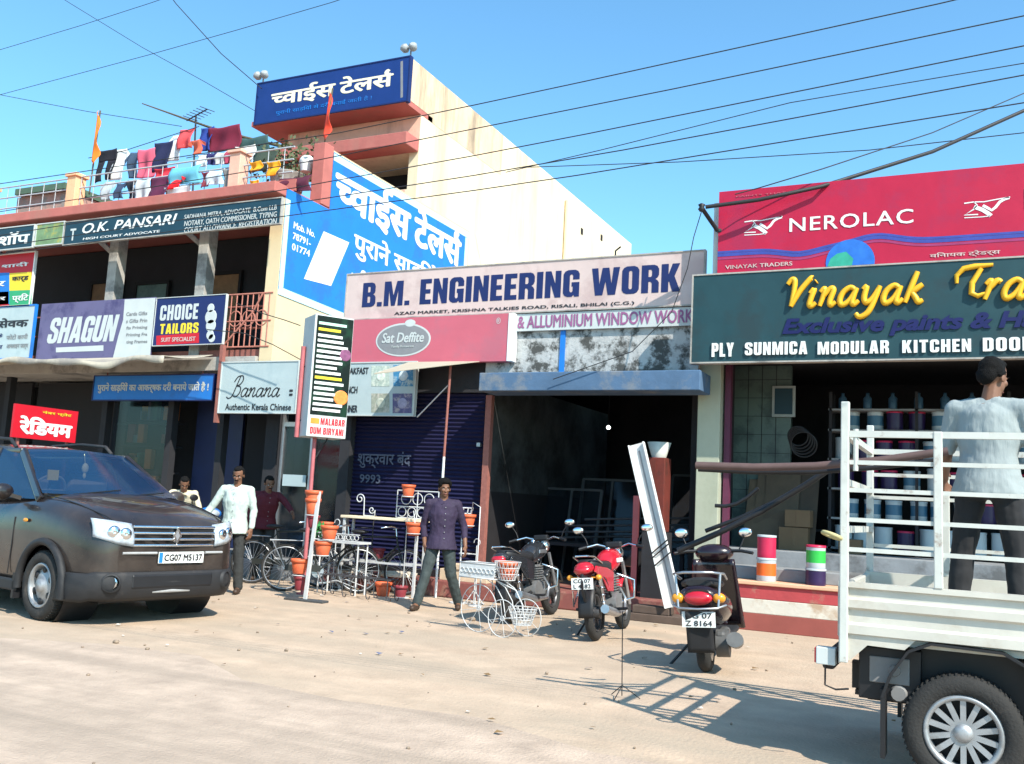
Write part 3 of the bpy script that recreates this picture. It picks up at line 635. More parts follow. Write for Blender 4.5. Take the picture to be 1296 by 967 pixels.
# cloth awning under the banners
b = MB(); random.seed(5)
def aw(u, v):
    x = -19.5 + u * 7.25; yy = 12.95 - v * 1.15
    return (x, yy, 3.83 - v * (.22 + .05 * math.sin(x * 1.7)) - .05 * math.sin(v * math.pi) - .03 * math.sin(x * 4) * v)
b.grid(aw, 60, 10); b.grid(lambda u, v: (aw(u, 1)[0], aw(u, 1)[1], aw(u, 1)[2] - v * (.1 + .03 * math.sin(u * 40))), 60, 2)
single(b, 'cloth_awning', M('canvas', (.42, .375, .30), .9, .12, 3, .2, col2=(.26, .235, .21), c2scale=1), 'long sagging cream cloth awning over the left ground-floor shops', 'awning', solid=.01)
s = board('blue_strip_sign', 'long blue strip sign with white Hindi sentence under the cloth awning', 'sign', ((119, 474), (269, 477), (270, 508), (119, 504)), 13.0, m_skyblue, .05, m_navy, .02)
put(s, glyphs('पुराने साड़ियों का आकर्षक दरी बनाये जाते है !', .035), FP(13.0), pxrect((123, 498), (265, 483), 13.0), m_offw)
b = MB(); q = rr(s)
for x in (q[0] + .3, q[1] - .3): b.tube([(x, 13.03, q[3]), (x, 13.03, 3.56)], .012, 6)
b.build('hanger', m_rust, s, True)
# banana board
YB2 = 12.9
s = board('restaurant_sign', 'pale blue board with thin black script reading Banana', 'sign', ((282, 457), (377, 460), (374, 524), (277, 520)), YB2, m_paleflex, .06, m_offw, .02)
put(s, script_word('Banana'), FP(YB2), pxrect((286, 505), (357, 474), YB2), m_ink)
put(s, glyphs('Authentic Kerala Chinese', .015), FP(YB2), pxrect((285, 519), (369, 511), YB2), m_ink)
put(s, glyphs('=', .03), FP(YB2), pxrect((366, 501), (371, 493), YB2), m_ink)
b = MB(); q = rr(s); b.box(q[0] - .09, q[0] - .02, YB2 - .01, YB2 + .07, 2.6, 4.0); b.build('side_post', m_rust, s, True)
# menu photo board right of the pole sign
YM = 12.85
s = board('snack_board', 'white board with four food photos beneath the rose sign', 'sign', ((425, 460), (525, 459), (524, 525), (425, 525)), YM, m_paleflex, .06, m_offw, .02)
for i, (pts, m, m2) in enumerate(((((470, 463), (493, 463), (493, 489), (470, 489)), 0, 0), (((498, 462), (523, 462), (523, 489), (498, 489)), 1, 1), (((470, 498), (493, 498), (493, 522), (470, 522)), 2, 2), (((497, 498), (522, 498), (521, 523), (497, 523)), 3, 3))):
    cols = (((.40, .48, .42), (.62, .64, .55)), ((.05, .22, .40), (.5, .55, .5)), ((.30, .32, .26), (.5, .46, .4)), ((.10, .09, .20), (.36, .3, .3)))[i]
    patch(s, pts, YM, M('food_photo_%s' % 'abcd'[i], cols[0], .5, .3, 14, col2=cols[1], c2scale=7), 'food_photo')
    cx = sum(p[0] for p in pts) / 4; cy = sum(p[1] for p in pts) / 4; p = ay(cx, cy, YM)
    b = MB(); b.lathe([(.085, 0), (.08, .003), (.05, .004)], (p.x, YM - .003, p.z), (0, -1, 0), 18); b.build('plate_print', M('plate_%s' % 'abcd'[i], ((.6, .66, .58), (.55, .62, .62), (.44, .46, .38), (.3, .28, .4))[i], .5, .3, 20), s, True)
for i, tx in enumerate(('BREAKFAST', 'LUNCH', 'DINNER')): put(s, glyphs(tx, .03), FP(YM), pxrect((432, 474 + i * 24), (467 - (i > 0) * 14, 465 + i * 24), YM), m_ink)
# rose sign
YT = 12.88
s = board('rose_sign', 'rose pink sign with a grey oval emblem below the big pale pink board', 'sign', ((437, 404), (645, 398), (640, 459), (437, 459)), YT, m_roseflex, .14, None)
q = rr(s); b = MB(); b.box(q[1] + .003, q[1] + .09, YT - .01, YT + .15, q[2], q[3]); b.build('end_cap', m_white, s, True)
p = ay(510, 430, YT); b = MB()
b.prism([(p.x + .52 * math.cos(R(a)), p.z + .275 * math.sin(R(a))) for a in range(0, 360, 10)], FP(YT).O, (1, 0, 0), (0, 0, 1), (0, -1, 0), 0, .004)
b.k = 1; b.prism([(p.x + .49 * math.cos(R(a)), p.z + .245 * math.sin(R(a))) for a in range(0, 360, 10)], FP(YT).O, (1, 0, 0), (0, 0, 1), (0, -1, 0), .004, .007)
b.k = 0; b.prism([(p.x + .12 + .1 * math.cos(R(a)), p.z + .27 + .06 * math.sin(R(a))) for a in range(0, 360, 20)], FP(YT).O, (1, 0, 0), (0, 0, 1), (0, -1, 0), .004, .008)
b.build('oval_emblem', [m_offw, m_grey], s, True)
put(s, glyphs('Sat Deffite', .03, .2), FP(YT), (p.x - .40, p.x + .40, p.z - .05, p.z + .12), m_offw, d=.01)
put(s, glyphs('Family Restaurant', .015), FP(YT), (p.x - .2, p.x + .22, p.z - .14, p.z - .09), m_offw, d=.01)
put(s, glyphs('®'), FP(YT), pxrect((628, 410), (634, 402), YT), m_offw)
b = MB(); b.add([(-8.0, 12.8, 3.6), (-6.75, 12.95, 3.62), (-7.0, 12.3, 3.46), (-8.05, 11.9, 3.28)], [(0, 1, 2, 3)])
single(b, 'canvas_flap', M('canvas_flap', (.40, .35, .27), .9, .1, 3), 'small cream canvas flap under the rose sign', 'awning', solid=.01)
# big engineering board
YE = 12.98
s = board('engineering_sign', 'huge pale pink board reading B.M. ENGINEERING WORK in navy block letters', 'sign', ((440, 348), (901, 317), (880, 388), (437, 402)), YE, m_pinkflex, .08, m_conc, .02)
q = rr(s); zc = ay(460, 388, YE).z
btxt(s, 'B.M. ENGINEERING WORK', (458, 389), (862, 333), YE, m_navy, gap=.07)
put(s, glyphs('AZAD MARKET, KRISHNA TALKIES ROAD, RISALI, BHILAI (C.G.)', .02), FP(YE), pxrect((499, 400), (803, 381), YE), m_ink)
b = MB(); p = ay(776, 322, YE); b.tube([(p.x, YE + .1, q[3]), (p.x, YE + .1, q[3] + .12), (p.x + .08, YE + .1, q[3] + .18)], .015, 6); b.build('bracket', m_black, s, True)
s = board('window_work_sign', 'white strip sign with plum lettering about aluminium windows', 'sign', ((648, 400), (880, 386), (880, 410), (645, 421)), YE + .01, m_offw, .05, None)
put(s, glyphs('& ALLUMINIUM WINDOW WORK', .025), FP(YE + .01), pxrect((655, 416), (878, 391), YE + .01), m_plum)
pp = ay(712, 440, 13.04); b = MB(); b.box(pp.x - .04, pp.x + .04, 13.03, 13.049, 3.39, 4.08); b.build('blue_stripe', m_skyblue, Wk, True)

# red paint-maker hoarding
YN = 12.6
s = board('red_hoarding', 'large crimson paint hoarding with white lettering and a blue-green globe', 'billboard', ((912, 243), (1470, 190), (1470, 313), (906, 348)), YN, M('crimson_flex', (.42, .005, .04), .5, .08, 3, .3, col2=(.35, .012, .055), c2scale=1.2, bscale=2.0), .08, None)
nx = rr(s)
put(s, glyphs('NEROLAC', .012, 0, 0, 1, 1.12), FP(YN), pxrect((999, 294), (1156, 264), YN), m_white)
put(s, glyphs('NEROLAC', .012, 0, 0, 1, 1.12), FP(YN), (.68, 2.15, 5.28, 5.56), m_white)
def bird(u, v):
    p = ay(u, v, YN); X, Z = p.x, p.z; k = .44
    def arc(pts, wd): return stroke2([(X + a * k, Z + c * k) for a, c in pts], wd * k)
    G = [arc([(-.55, .22), (-.3, .24), (-.22, .14), (-.32, .02), (-.55, -.12), (-.2, -.13)], .035), arc([(-.3, .24), (-.05, .22), (.25, .26), (.6, .3)], .03),
         arc([(-.3, .1), (-.1, .0), (.05, -.12), (.12, -.2)], .11), arc([(-.08, .12), (.06, .02), (.14, -.04), (.24, .04), (.34, .18), (.46, .25), (.58, .28)], .075), arc([(-.55, -.2), (-.1, -.21), (.1, -.2)], .025)]
    V, Fc = join_glyphs(G); mb = MB(); pl = FP(YN)
    mb.add([pl.p(v_[0], v_[1], .004 + .0006 * i) for i, v_ in enumerate(V) for i in (0,)], Fc); mb.build('bird_logo', m_white, s, True)
bird(965, 288); bird(1248, 265)
b = MB(); pl = FP(YN)
zz = lambda x: 4.96 + .05 * math.sin(x * 2.2) * math.exp(-((x + 1.35) ** 2)) 
for k, (off, m) in enumerate(((0, 0), (-.05, 1), (.04, 0))):
    b.k = m
    pts = [(nx[0] + i * .1, 4.97 + off + (.10 * math.exp(-((nx[0] + i * .1 + 1.0) / .35) ** 2) - .07 * math.exp(-((nx[0] + i * .1 + 1.95) / .3) ** 2))) for i in range(int((nx[1] - nx[0]) / .1) + 1)]
    V_, F_ = stroke2(pts, .03 if k else .045); b.add([pl.p(p[0], p[1], .003 + k * .0008) for p in V_], F_)
b.build('wave_stripe', [M('wave_blue', (.04, .06, .30), .5), M('wave_plum', (.30, .03, .12), .5)], s, True)
p = ay(1076, 326, YN); X, Z = p.x, p.z
b = MB(); b.k = 0; b.prism([(X + .30 * math.cos(R(a)), max(nx[2] + .01, Z - .06 + .30 * math.sin(R(a)))) for a in range(-10, 191, 10)], pl.O, pl.U, pl.V, pl.N, .002, .008)
b.k = 1; b.prism([(X - .28, Z - .1), (X - .1, Z - .13), (X + .02, Z - .12), (X + .04, Z - .02), (X - .05, Z + .08), (X - .16, Z + .06), (X - .24, Z)], pl.O, pl.U, pl.V, pl.N, .008, .011)
b.build('globe_emblem', [M('globe_blue', (.02, .14, .52), .5, .2, 8), M('globe_green', (.03, .32, .22), .5, .2, 8)], s, True)
put(s, glyphs('VINAYAK TRADERS', .012), FP(YN), pxrect((918, 341), (1003, 331), YN), m_pinkflex)
put(s, glyphs('विनायक ट्रेडर्स', .012), FP(YN), pxrect((1177, 328), (1266, 315), YN), m_pinkflex)
put(s, glyphs('PAINTS THAT LAST', .008), FP(YN), pxrect((932, 250), (1022, 240), YN), m_roseflex)
b = MB(); b.box(nx[0] - .09, nx[0] - .03, YN + .1, YN + .16, 4.5, 5.75); b.build('back_post', m_offw, s, True)
b = MB()
for x in (nx[0] + .3, nx[0] + 2, nx[0] + 4): b.bar((x, YN + .1, 5.7), (x, YN + .9, 4.76), .05, .05); b.box(x - .02, x + .02, YN + .08, YN + .12, 4.6, 5.8)
b.build('back_strut', m_rust, s, True)
# green shop board with raised letters
YV = 12.5
s = board('shop_board', 'dark teal shop board with raised yellow script above the paint shop', 'sign', ((878, 352), (1470, 313), (1470, 449), (875, 458)), YV, m_teal, .12, m_conc, .02)
vq = rr(s)
SG = {'V': ([[(-.12, 1.35), (.02, 1.62), (.2, 1.55), (.3, 1.0), (.36, .05)], [(.36, .05), (.62, .9), (1.0, 1.62), (1.12, 1.66)]], 1.12), 'i': ([[(.08, .75), (.24, 1.0), (.2, .5), (.2, .1), (.34, 0), (.52, .2)], [(.22, 1.42), (.26, 1.46)]], .62),
      'n': ([[(0, .8), (.14, 1), (.2, .8), (.14, 0)], [(.18, .5), (.45, .98), (.64, .9), (.6, .3), (.7, 0), (.92, .2)]], 1.0), 'a': ([[(.78, .82), (.48, 1), (.18, .75), (.1, .3), (.28, .0), (.58, .25), (.8, .95)], [(.8, .95), (.74, .25), (.86, .0), (1.08, .22)]], 1.12),
      'y': ([[(.02, .85), (.16, 1), (.18, .4), (.36, .08), (.6, .3), (.82, 1.0)], [(.82, 1.0), (.72, .1), (.55, -.5), (.22, -.72), (-.02, -.5)]], 1.05), 'k': ([[(.3, 1.7), (.2, .9), (.1, 0)], [(.72, .98), (.45, .72), (.22, .5)], [(.3, .55), (.55, .25), (.74, 0), (.92, .12)]], 1.0),
      'r': ([[(.0, .8), (.15, 1), (.2, .8), (.12, 0)], [(.18, .55), (.42, .98), (.64, .88)]], .78), 'd': ([[(.78, .82), (.48, 1), (.18, .75), (.1, .3), (.28, .0), (.58, .25), (.8, .95)], [(.98, 1.7), (.82, .8), (.78, .2), (.9, 0), (1.08, .2)]], 1.12),
      'e': ([[(.15, .48), (.55, .52), (.68, .75), (.48, 1), (.2, .8), (.1, .35), (.32, .02), (.72, .2)]], .85), 's': ([[(.66, .85), (.45, 1), (.24, .78), (.56, .38), (.4, .02), (.06, .12)]], .8)}
def vscript(word, rect, r):
    x0, x1, z0, z1 = rect; x = 0; ST = []
    for ch in word:
        for st in SG[ch][0]: ST.append([(q[0] + x + q[1] * .24, q[1]) for q in smooth2(st, 5)])
        x += SG[ch][1]
    xs = [q[0] for st in ST for q in st]; a0, a1 = min(xs), max(xs); b = MB()
    for st in ST:
        n = len(st); P = [(x0 + (q[0] - a0) / (a1 - a0) * (x1 - x0), 0, z0 + q[1] * (z1 - z0)) for q in st]
        for k in range(2): b.tube([(p[0], YV - .012 - .016 * k, p[2]) for p in P], [r * (.62 + .38 * math.sin(math.pi * min(1, .18 + i / max(1, n - 1) * .72))) for i in range(n)], 8)
    return b.build('lettering', m_yellow, s, True)
_v0 = ay(997, 389, YV); _v1 = ay(1168, 379, YV); _x = (ay(1080, 363, YV).z - ay(1080, 385, YV).z)
vscript('Vinayak', (_v0.x, _v1.x, (_v0.z + _v1.z) / 2 - .02, (_v0.z + _v1.z) / 2 - .02 + _x), .036)
_t0 = ay(1246, 379, YV).x
vscript('raders', (_t0, _t0 + 1.35, (_v0.z + _v1.z) / 2 - .02, (_v0.z + _v1.z) / 2 - .02 + _x), .036)
a = ay(1213, 345, YV); b = MB()
b.tube([(a.x - .02, YV - .025, a.z - .14), (a.x - .02, YV - .025, a.z - .04), (a.x + .06, YV - .025, a.z + .04), (a.x + .18, YV - .025, a.z + .06), (a.x + .38, YV - .025, a.z + .07)], [.02, .03, .035, .035, .02], 8); b.build('swash', m_yellow, s, True); b = MB()
b.tube([(a.x + .25, YV - .026, a.z + .03), (a.x + .15, YV - .026, a.z - .14), (a.x + .14, YV - .026, a.z - .27), (a.x + .21, YV - .026, a.z - .31), (a.x + .31, YV - .026, a.z - .27)], [.03, .035, .035, .03, .018], 8); b.build('swash', m_yellow, s, True)
m_dblue = M('dark_blue_letter', (.004, .006, .075), .5)
put(s, glyphs('Exclusive paints & Hardware', .04, .25, 1), FP(YV), (ay(990, 425, YV).x, ay(990, 425, YV).x + 3.9, ay(1100, 426, YV).z, ay(1100, 400, YV).z), m_dblue, 'lettering', .004, .012)
for word, u0, u1, v0, v1 in (('PLY', 901, 929, 452, 434), ('SUNMICA', 943, 1022, 450, 432), ('MODULAR', 1035, 1125, 449, 431), ('KITCHEN', 1142, 1229, 447, 429), ('DOORS', 1244, 1325, 445, 426)):
    put(s, block(word, .11, 1), FP(YV), pxrect((u0, v0), (u1, v1), YV), m_white, 'lettering', .004, .02)

# red roadside vinyl sign behind the car
XS = -12.5
s = thing('radium_sign', 'red street sign with white Hindi word standing behind the dark car', 'sign', (XS, 9.87, 0))
b = MB(); b.box(XS - .04, XS, 9.32, 10.42, 2.03, 2.52); b.build('panel', m_red, s, True)
P_ = SP(XS)
put(s, glyphs('रेडियम'.replace('डि', 'िड'), .055), P_, (9.42, 10.34, 2.09, 2.36), m_white); put(s, glyphs('नंबर प्लेट', .02), P_, (9.78, 10.3, 2.41, 2.47), m_yellowp)
b = MB()
for y in (9.45, 10.3): b.box(XS - .08, XS - .045, y, y + .035, 0, 2.5)
b.build('leg', m_rust, s, True)

# tall menu sign on its pink pole
U_ = Vector((.56, .83, 0)).normalized(); N_ = Vector((.83, -.56, 0)).normalized()
_o = ay(393, 480, 11.05); O_ = Vector((_o.x, _o.y, 0)); W_ = .60; MP = Plane(O_, U_, (0, 0, 1), N_)
s = thing('menu_sign', 'upright dark green lightbox menu with white lines, mounted on a pink pole', 'sign', (O_.x, O_.y, 0))
def bx(a0, a1, z0, z1, d0, d1): b.prism([(a0, z0), (a1, z0), (a1, z1), (a0, z1)], MP.O, MP.U, MP.V, MP.N, d0, d1)
b = MB(); bx(0, W_, 2.26, 4.06, -.50, 0); b.build('box', m_offw, s, True, bevel=.01)
b = MB(); bx(.03, W_ - .01, 2.58, 4.04, .001, .006); b.build('menu_panel', M('menu_green', (.004, .012, .010), .65, .3, 3, col2=(.008, .035, .02), c2scale=3, spec=.15), s, True)
b = MB(); random.seed(11)
rows = [(3.93, .75, 1), (3.84, .6, 2)] + [(3.75 - i * .078, random.uniform(.5, .85), 2 if i == 8 else 0) for i in range(15)]
for z, l, k in rows:
    b.k = k; bx(.06, .06 + l * W_ * .95, z - .02, z + .02, .006, .008)
b.build('menu_line', [m_white, M('mint_print', (.45, .72, .58), .5), m_yellowp], s, True)
b = MB(); b.lathe([(.11, 0), (.1, .004)], MP.p(.48, 2.86, .006), N_, 18); b.build('dish_print', M('orange_dish', (.78, .22, .04), .5, .3, 20), s, True)
b = MB(); b.lathe([(.09, 0), (.08, .004)], MP.p(.50, 3.5, .006), N_, 18); b.build('dish_print', M('plum_dish', (.2, .06, .14), .5, .4, 20), s, True)
put(s, block('MALABAR'), MP, (.20, .57, 2.44, 2.54), m_red, d=.004); put(s, block('DUM BIRYANI'), MP, (.05, .56, 2.30, 2.40), m_red, d=.004)
b = MB(); bx(.05, .18, 2.45, 2.53, .001, .004); b.build('orange_mark', M('orange_mark', (.8, .25, .03), .5), s, True)
b = MB(); q = MP.p(.2, 0, -.2); b.tube([(q.x, q.y, 0), (q.x, q.y, 2.3)], .03, 8); q2 = MP.p(-.035, 0, -.33); b.tube([(q2.x, q2.y, 2.25), (q2.x, q2.y, 3.6)], .035, 8); b.lathe([(.09, 0), (.09, .02)], (q.x, q.y, 0), n=12); b.build('pole', M('pink_pole', (.42, .12, .13), .6, .2, 8), s, True)
b = MB()
for z in (2.5, 3.3): b.tube([MP.p(-.035, z, -.33), MP.p(.01, z, -.3)], .015, 6)
b.tube([(q.x, q.y, 1.9), MP.p(.4, 2.27, -.2)], .012, 6); b.build('bracket', m_black, s, True)
for t in list(bpy.data.objects):
    if '_r' in t: del t['_r']
# ================================================================ vehicles
m_tyre = M('tyre', (.025, .024, .023), .9, .25, 14, .3, col2=(.12, .10, .085), c2scale=4, c2lo=.56, c2hi=.8)
m_alloy = M('alloy', (.36, .37, .38), .5, .2, 10, metal=.6, col2=(.14, .12, .10), c2scale=6, c2lo=.55, c2hi=.8)
m_suv = M('dusty_brown_paint', (.014, .010, .0095), .30, .2, 3, col2=(.075, .056, .044), c2scale=1.1, c2lo=.42, c2hi=.9, coat=.6)
m_plastic = M('dark_plastic', (.02, .02, .022), .65, .2, 8, col2=(.09, .075, .065), c2scale=2, c2lo=.55, c2hi=.85)
m_chrome = M('chrome', (.75, .76, .78), .15, .05, 10, metal=1)
m_lens = M('headlamp_lens', (.40, .45, .50), .12, .35, 16, spec=.8, coat=.5)
m_plate = M('number_plate', (.72, .73, .70), .5, .06)
m_redlens = M('red_lens', (.45, .008, .02), .2, .1, spec=.7, coat=.4)
m_amber = M('amber_lens', (.75, .3, .03), .25, .1)
m_vinyl = M('black_vinyl', (.018, .018, .02), .55, .15, 12)
m_window = M('tinted_window', (.008, .034, .085), .07, .1, 2, spec=.8, alpha=.72)
m_mirror = M('mirror_glass', (.9, .92, .95), .05, .02, metal=1)
def wheel(parent, c, Rr, wd, side, style='steel', spokes=6):
    """side: +1 outer face towards +y, -1 towards -y"""
    c = Vector(c); rim = Rr * .66; h = wd / 2
    b = MB(); b.lathe([(rim, -h * .8), (rim + .02, -h), (Rr - .03, -h), (Rr - .004, -h * .72), (Rr, -h * .3), (Rr, h * .3), (Rr - .004, h * .72), (Rr - .03, h), (rim + .02, h), (rim, h * .8)], c, (0, side, 0), 44, cap=False)
    n = 60
    for i in range(n):
        a = 2 * math.pi * i / n; p = Vector((math.cos(a), 0, math.sin(a)))
        b.bar(c + p * (Rr - .004) + Vector((0, -h * .75, 0)), c + p * (Rr - .004) + Vector((0, h * .75, 0)), .012, .016, p)
    t = b.build('wheel', m_tyre, parent)
    b = MB(); f = h * .55
    b.lathe([(rim, -h * .8), (rim, h * .8), (rim - .012, h * .95), (rim - .03, h * .8), (rim - .035, f - .04)], c, (0, side, 0), 44, cap=False)
    if style == 'steel':
        b.lathe([(rim - .02, f - .05), (rim * .8, f - .02), (rim * .55, f + .01), (rim * .3, f + .02), (rim * .28, f + .045), (0.001, f + .05)], c, (0, side, 0), 44, cap=False)
        b.k = 1
        for i in range(spokes):
            a = 2 * math.pi * (i + .4) / spokes; p = c + Vector((math.cos(a), 0, math.sin(a))) * rim * .70
            b.lathe([(rim * .15, f - .02), (rim * .15, f + .012), (.001, f + .013)], p, (0, side, 0), 12)
    else:
        b.k = 1; b.lathe([(rim - .01, -h * .3), (.001, -h * .3)], c, (0, side, 0), 30, cap=False); b.k = 0
        b.lathe([(rim * .26, 0), (rim * .24, f + .02), (rim * .1, f + .03), (.001, f + .03)], c, (0, side, 0), 24)
        for i in range(spokes):
            a = 2 * math.pi * (i + .5) / spokes; p = Vector((math.cos(a), 0, math.sin(a)))
            b.bar(c + p * rim * .18 + Vector((0, side * f * .9, 0)), c + p * (rim - .015) + Vector((0, side * f, 0)), .028 * Rr / .34, .03, p.cross(Vector((0, 1, 0))))
    b.build('rim', [m_alloy, m_black], t)
    return t
def loftbody(st, prof):
    b = MB(); rings = []
    for s in st: rings.append(prof(*s))
    n = len(rings[0]); vs = [p for r in rings for p in r]
    fs = [(i * n + j, i * n + (j + 1) % n, (i + 1) * n + (j + 1) % n, (i + 1) * n + j) for i in range(len(rings) - 1) for j in range(n)]
    b.add(vs, fs, True); b.add(rings[0], [tuple(range(n))[::-1]]); b.add(rings[-1], [tuple(range(n))]); return b
def cutmesh(mb, name, mats, parent, cutters, sub=1):
    o = mb.build('tmp', mats, sub=sub); cs = []
    for c in cutters:
        q = c.build('cut', mats); cs.append(q); d = o.modifiers.new('b', 'BOOLEAN'); d.operation = 'DIFFERENCE'; d.solver = 'EXACT'; d.object = q
    me = evalmesh(o)
    for q in [o] + cs: bpy.data.objects.remove(q)
    for p in me.polygons: p.use_smooth = True
    q = bpy.data.objects.new(name, me); COL.objects.link(q); q.parent = parent
    d = q.modifiers.new('es', 'EDGE_SPLIT'); d.split_angle = R(38); return q

# ---- SUV
car = thing('suv', 'dusty dark brown four-wheel-drive car with bright headlights', 'car', (-9.80, 8.18, 0), R(-11)); car.location.x -= .07; car.scale = (1.06, 1.06, 1.06)
def prof(x, zb, zt, hw, cr=.04, nose=0):
    h = zt - zb
    half = [(0, zt + cr), (.45, zt + cr * .9), (.78, zt + cr * .35), (.92, zt - .035), (.985, zt - .13 * min(1, h / .6)), (1, zb + .55 * h), (1, zb + .25 * h), (.965, zb + .08 * h), (.9, zb)]
    L = [(x, hw * y, z) for y, z in half]; Rg = [(x, -hw * y, z) for y, z in half[1:]]
    return L + Rg[::-1]
st = [(-2.17, .50, 1.08, .70), (-2.14, .40, 1.12, .80), (-2.0, .30, 1.15, .885), (-1.4, .26, 1.16, .905), (-.6, .25, 1.14, .905), (.2, .25, 1.13, .905), (.72, .25, 1.16, .905, .06), (1.0, .25, 1.185, .905, .08), (1.35, .25, 1.155, .90, .085), (1.75, .26, 1.09, .875, .075), (1.98, .27, 1.025, .82, .055), (2.09, .29, .97, .75, .03), (2.145, .34, .92, .68, .01), (2.165, .42, .875, .60, .0)]
b = loftbody(st, prof); cuts = []
for x in (-1.335, 1.335):
    for s in (-1, 1):
        c = MB(); c.lathe([(.40, -.28), (.40, .28)], (x, s * .86, .335), (0, 1, 0), 36); cuts.append(c)
cutmesh(b, 'body', m_suv, car, cuts, 2)
for x in (-1.335, 1.335):
    for s in (-1, 1):
        wheel(car, (x, s * .80, .335), .335, .22, s, 'steel', 6)
        b = MB(); pts = []
        for a in range(-12, 193, 8): pts.append((x + .425 * math.cos(R(a)), s * .90, .335 + .425 * math.sin(R(a))))
        b.tube(pts, .038, 8); b.build('arch_trim', m_plastic, car)
        b = MB(); b.lathe([(.39, -.25), (.39, .12)], (x, s * .72, .335), (0, s, 0), 30, cap=False); b.lathe([(.39, -.25), (.001, -.25)], (x, s * .72, .335), (0, s, 0), 30, cap=False); b.build('arch_liner', m_black, car)
for s in (-1, 1): b = MB(); b.box(-.92, .92, s * .89, s * .93, .24, .36); b.build('sill', m_plastic, car, bevel=.02)
# cabin: roof, pillars, glass
def rf(u, v):
    x = .12 - u * 2.02; y = (v - .5) * 2; hw = .63 - .03 * u + .02 * math.sin(u * 3)
    return (x, y * hw, 1.675 + .075 * math.sin(min(1, u * 1.25 + .12) * math.pi * .62) - .05 * y * y - .03 * u * u)
b = MB(); b.grid(rf, 16, 12); b.build('roof', m_suv, car, solid=.04)
def P3(s, k): return {'ab': (.98, s * .80, 1.16), 'at': (.14, s * .61, 1.665), 'bb': (-.25, s * .86, 1.15), 'bt': (-.33, s * .635, 1.69), 'cb': (-1.25, s * .86, 1.16), 'ct': (-1.22, s * .62, 1.68), 'db': (-2.02, s * .80, 1.17), 'dt': (-1.88, s * .595, 1.64)}[k]
for s in (-1, 1):
    for lo, hi, wd in (('ab', 'at', .085), ('bb', 'bt', .10), ('cb', 'ct', .10), ('db', 'dt', .16)):
        b = MB(); b.bar(P3(s, lo), P3(s, hi), wd, .05, (0, s, .3)); b.build('pillar', m_suv if lo != 'bb' else m_plastic, car, bevel=.015)
    for q in (('ab', 'at', 'bt', 'bb'), ('bb', 'bt', 'ct', 'cb'), ('cb', 'ct', 'dt', 'db')):
        b = MB(); b.add([Vector(P3(s, k)) for k in q], [(0, 1, 2, 3)]); b.build('window', m_window, car, solid=.006)
    b = MB(); b.bar(P3(s, 'at'), P3(s, 'dt'), .06, .06, (0, 0, 1)); b.build('roof_edge', m_suv, car, bevel=.02)
    b = MB(); b.tube([(-.1, s * .57, 1.70), (-.25, s * .57, 1.79), (-.8, s * .575, 1.815), (-1.5, s * .57, 1.79), (-1.7, s * .56, 1.70)], .02, 8); b.build('roof_rail', m_plastic, car)
    b = MB(); b.ball((.62, s * 1.02, 1.22), (.06, .12, .085), 16, 10); b.bar((.66, s * .84, 1.16), (.63, s * .95, 1.19), .05, .04); mr_ = b.build('side_mirror', m_suv, car)
    b = MB(); b.ball((.575, s * 1.02, 1.22), (.02, .10, .065), 14, 8); b.build('mirror_glass', m_mirror, mr_)
    for x in (-.28, -1.24):
        b = MB(); b.box(x - .0, x + .16, s * .905, s * .935, 1.0, 1.03); b.build('door_handle', m_plastic, car, bevel=.008)
    b = MB()
    for x in (.70, -.28, -1.30): b.tube([(x, s * .908, .40), (x + .02, s * .909, .7), (x, s * .895, .97)], .005, 5)
    b.build('door_seam', m_black, car)
def ws_(u, v):
    y = (u - .5) * 2; z0, z1 = 1.225, 1.675
    return (.99 + .10 * (1 - y * y) * (1 - v * .3) - v * .85, y * (.79 - .19 * v), z0 + (z1 - z0) * v + .035 * (1 - y * y) * v)
b = MB(); b.grid(ws_, 14, 8); b.build('windscreen', m_window, car)
b = MB(); b.add([P3(-1, 'db'), P3(1, 'db'), P3(1, 'dt'), P3(-1, 'dt')], [(0, 1, 2, 3)]); b.build('rear_window', m_window, car, solid=.006)
b = MB(); b.bar((1.06, -.5, 1.225), (1.02, .05, 1.29), .012, .012); b.bar((1.06, .1, 1.225), (1.0, .6, 1.28), .012, .012); b.build('wiper', m_black, car)
b = MB(); b.box(.35, .88, -.72, .72, 1.14, 1.25); b.build('dashboard', m_vinyl, car, bevel=.04)
b = MB(); b.ring((.28, -.36, 1.25), (.9, 0, -.45), .18, .014, 26, 6); b.bar((.4, -.36, 1.19), (.29, -.36, 1.245), .04, .04); b.bar((.28, -.52, 1.25), (.28, -.20, 1.25), .03, .02); b.build('steering_wheel', M('wheel_grey', (.3, .28, .25), .6), car)
for y in (-.36, .36):
    b = MB(); b.box(-.32, -.16, y - .24, y + .24, 1.13, 1.45); b.box(-.30, -.20, y - .12, y + .12, 1.47, 1.60); b.build('seat', M('seat_cloth', (.09, .085, .08), .9, .2, 10), car, bevel=.04)
b = MB(); b.tube([(.30, 0, 1.67), (.34, 0, 1.55)], .004, 5); b.ball((.345, 0, 1.51), (.03, .04, .06), 10, 8); b.ball((.345, 0, 1.43), (.014, .02, .04), 8, 6); b.build('hanging_charm', M('charm', (.7, .62, .35), .5), car)
b = MB(); b.box(.22, .24, -.12, .12, 1.56, 1.62); b.build('inner_mirror', m_vinyl, car, bevel=.01)
b = MB(); b.box(.52, .54, -.52, -.40, 1.36, 1.47); b.build('windscreen_sticker', m_yellowp, car)
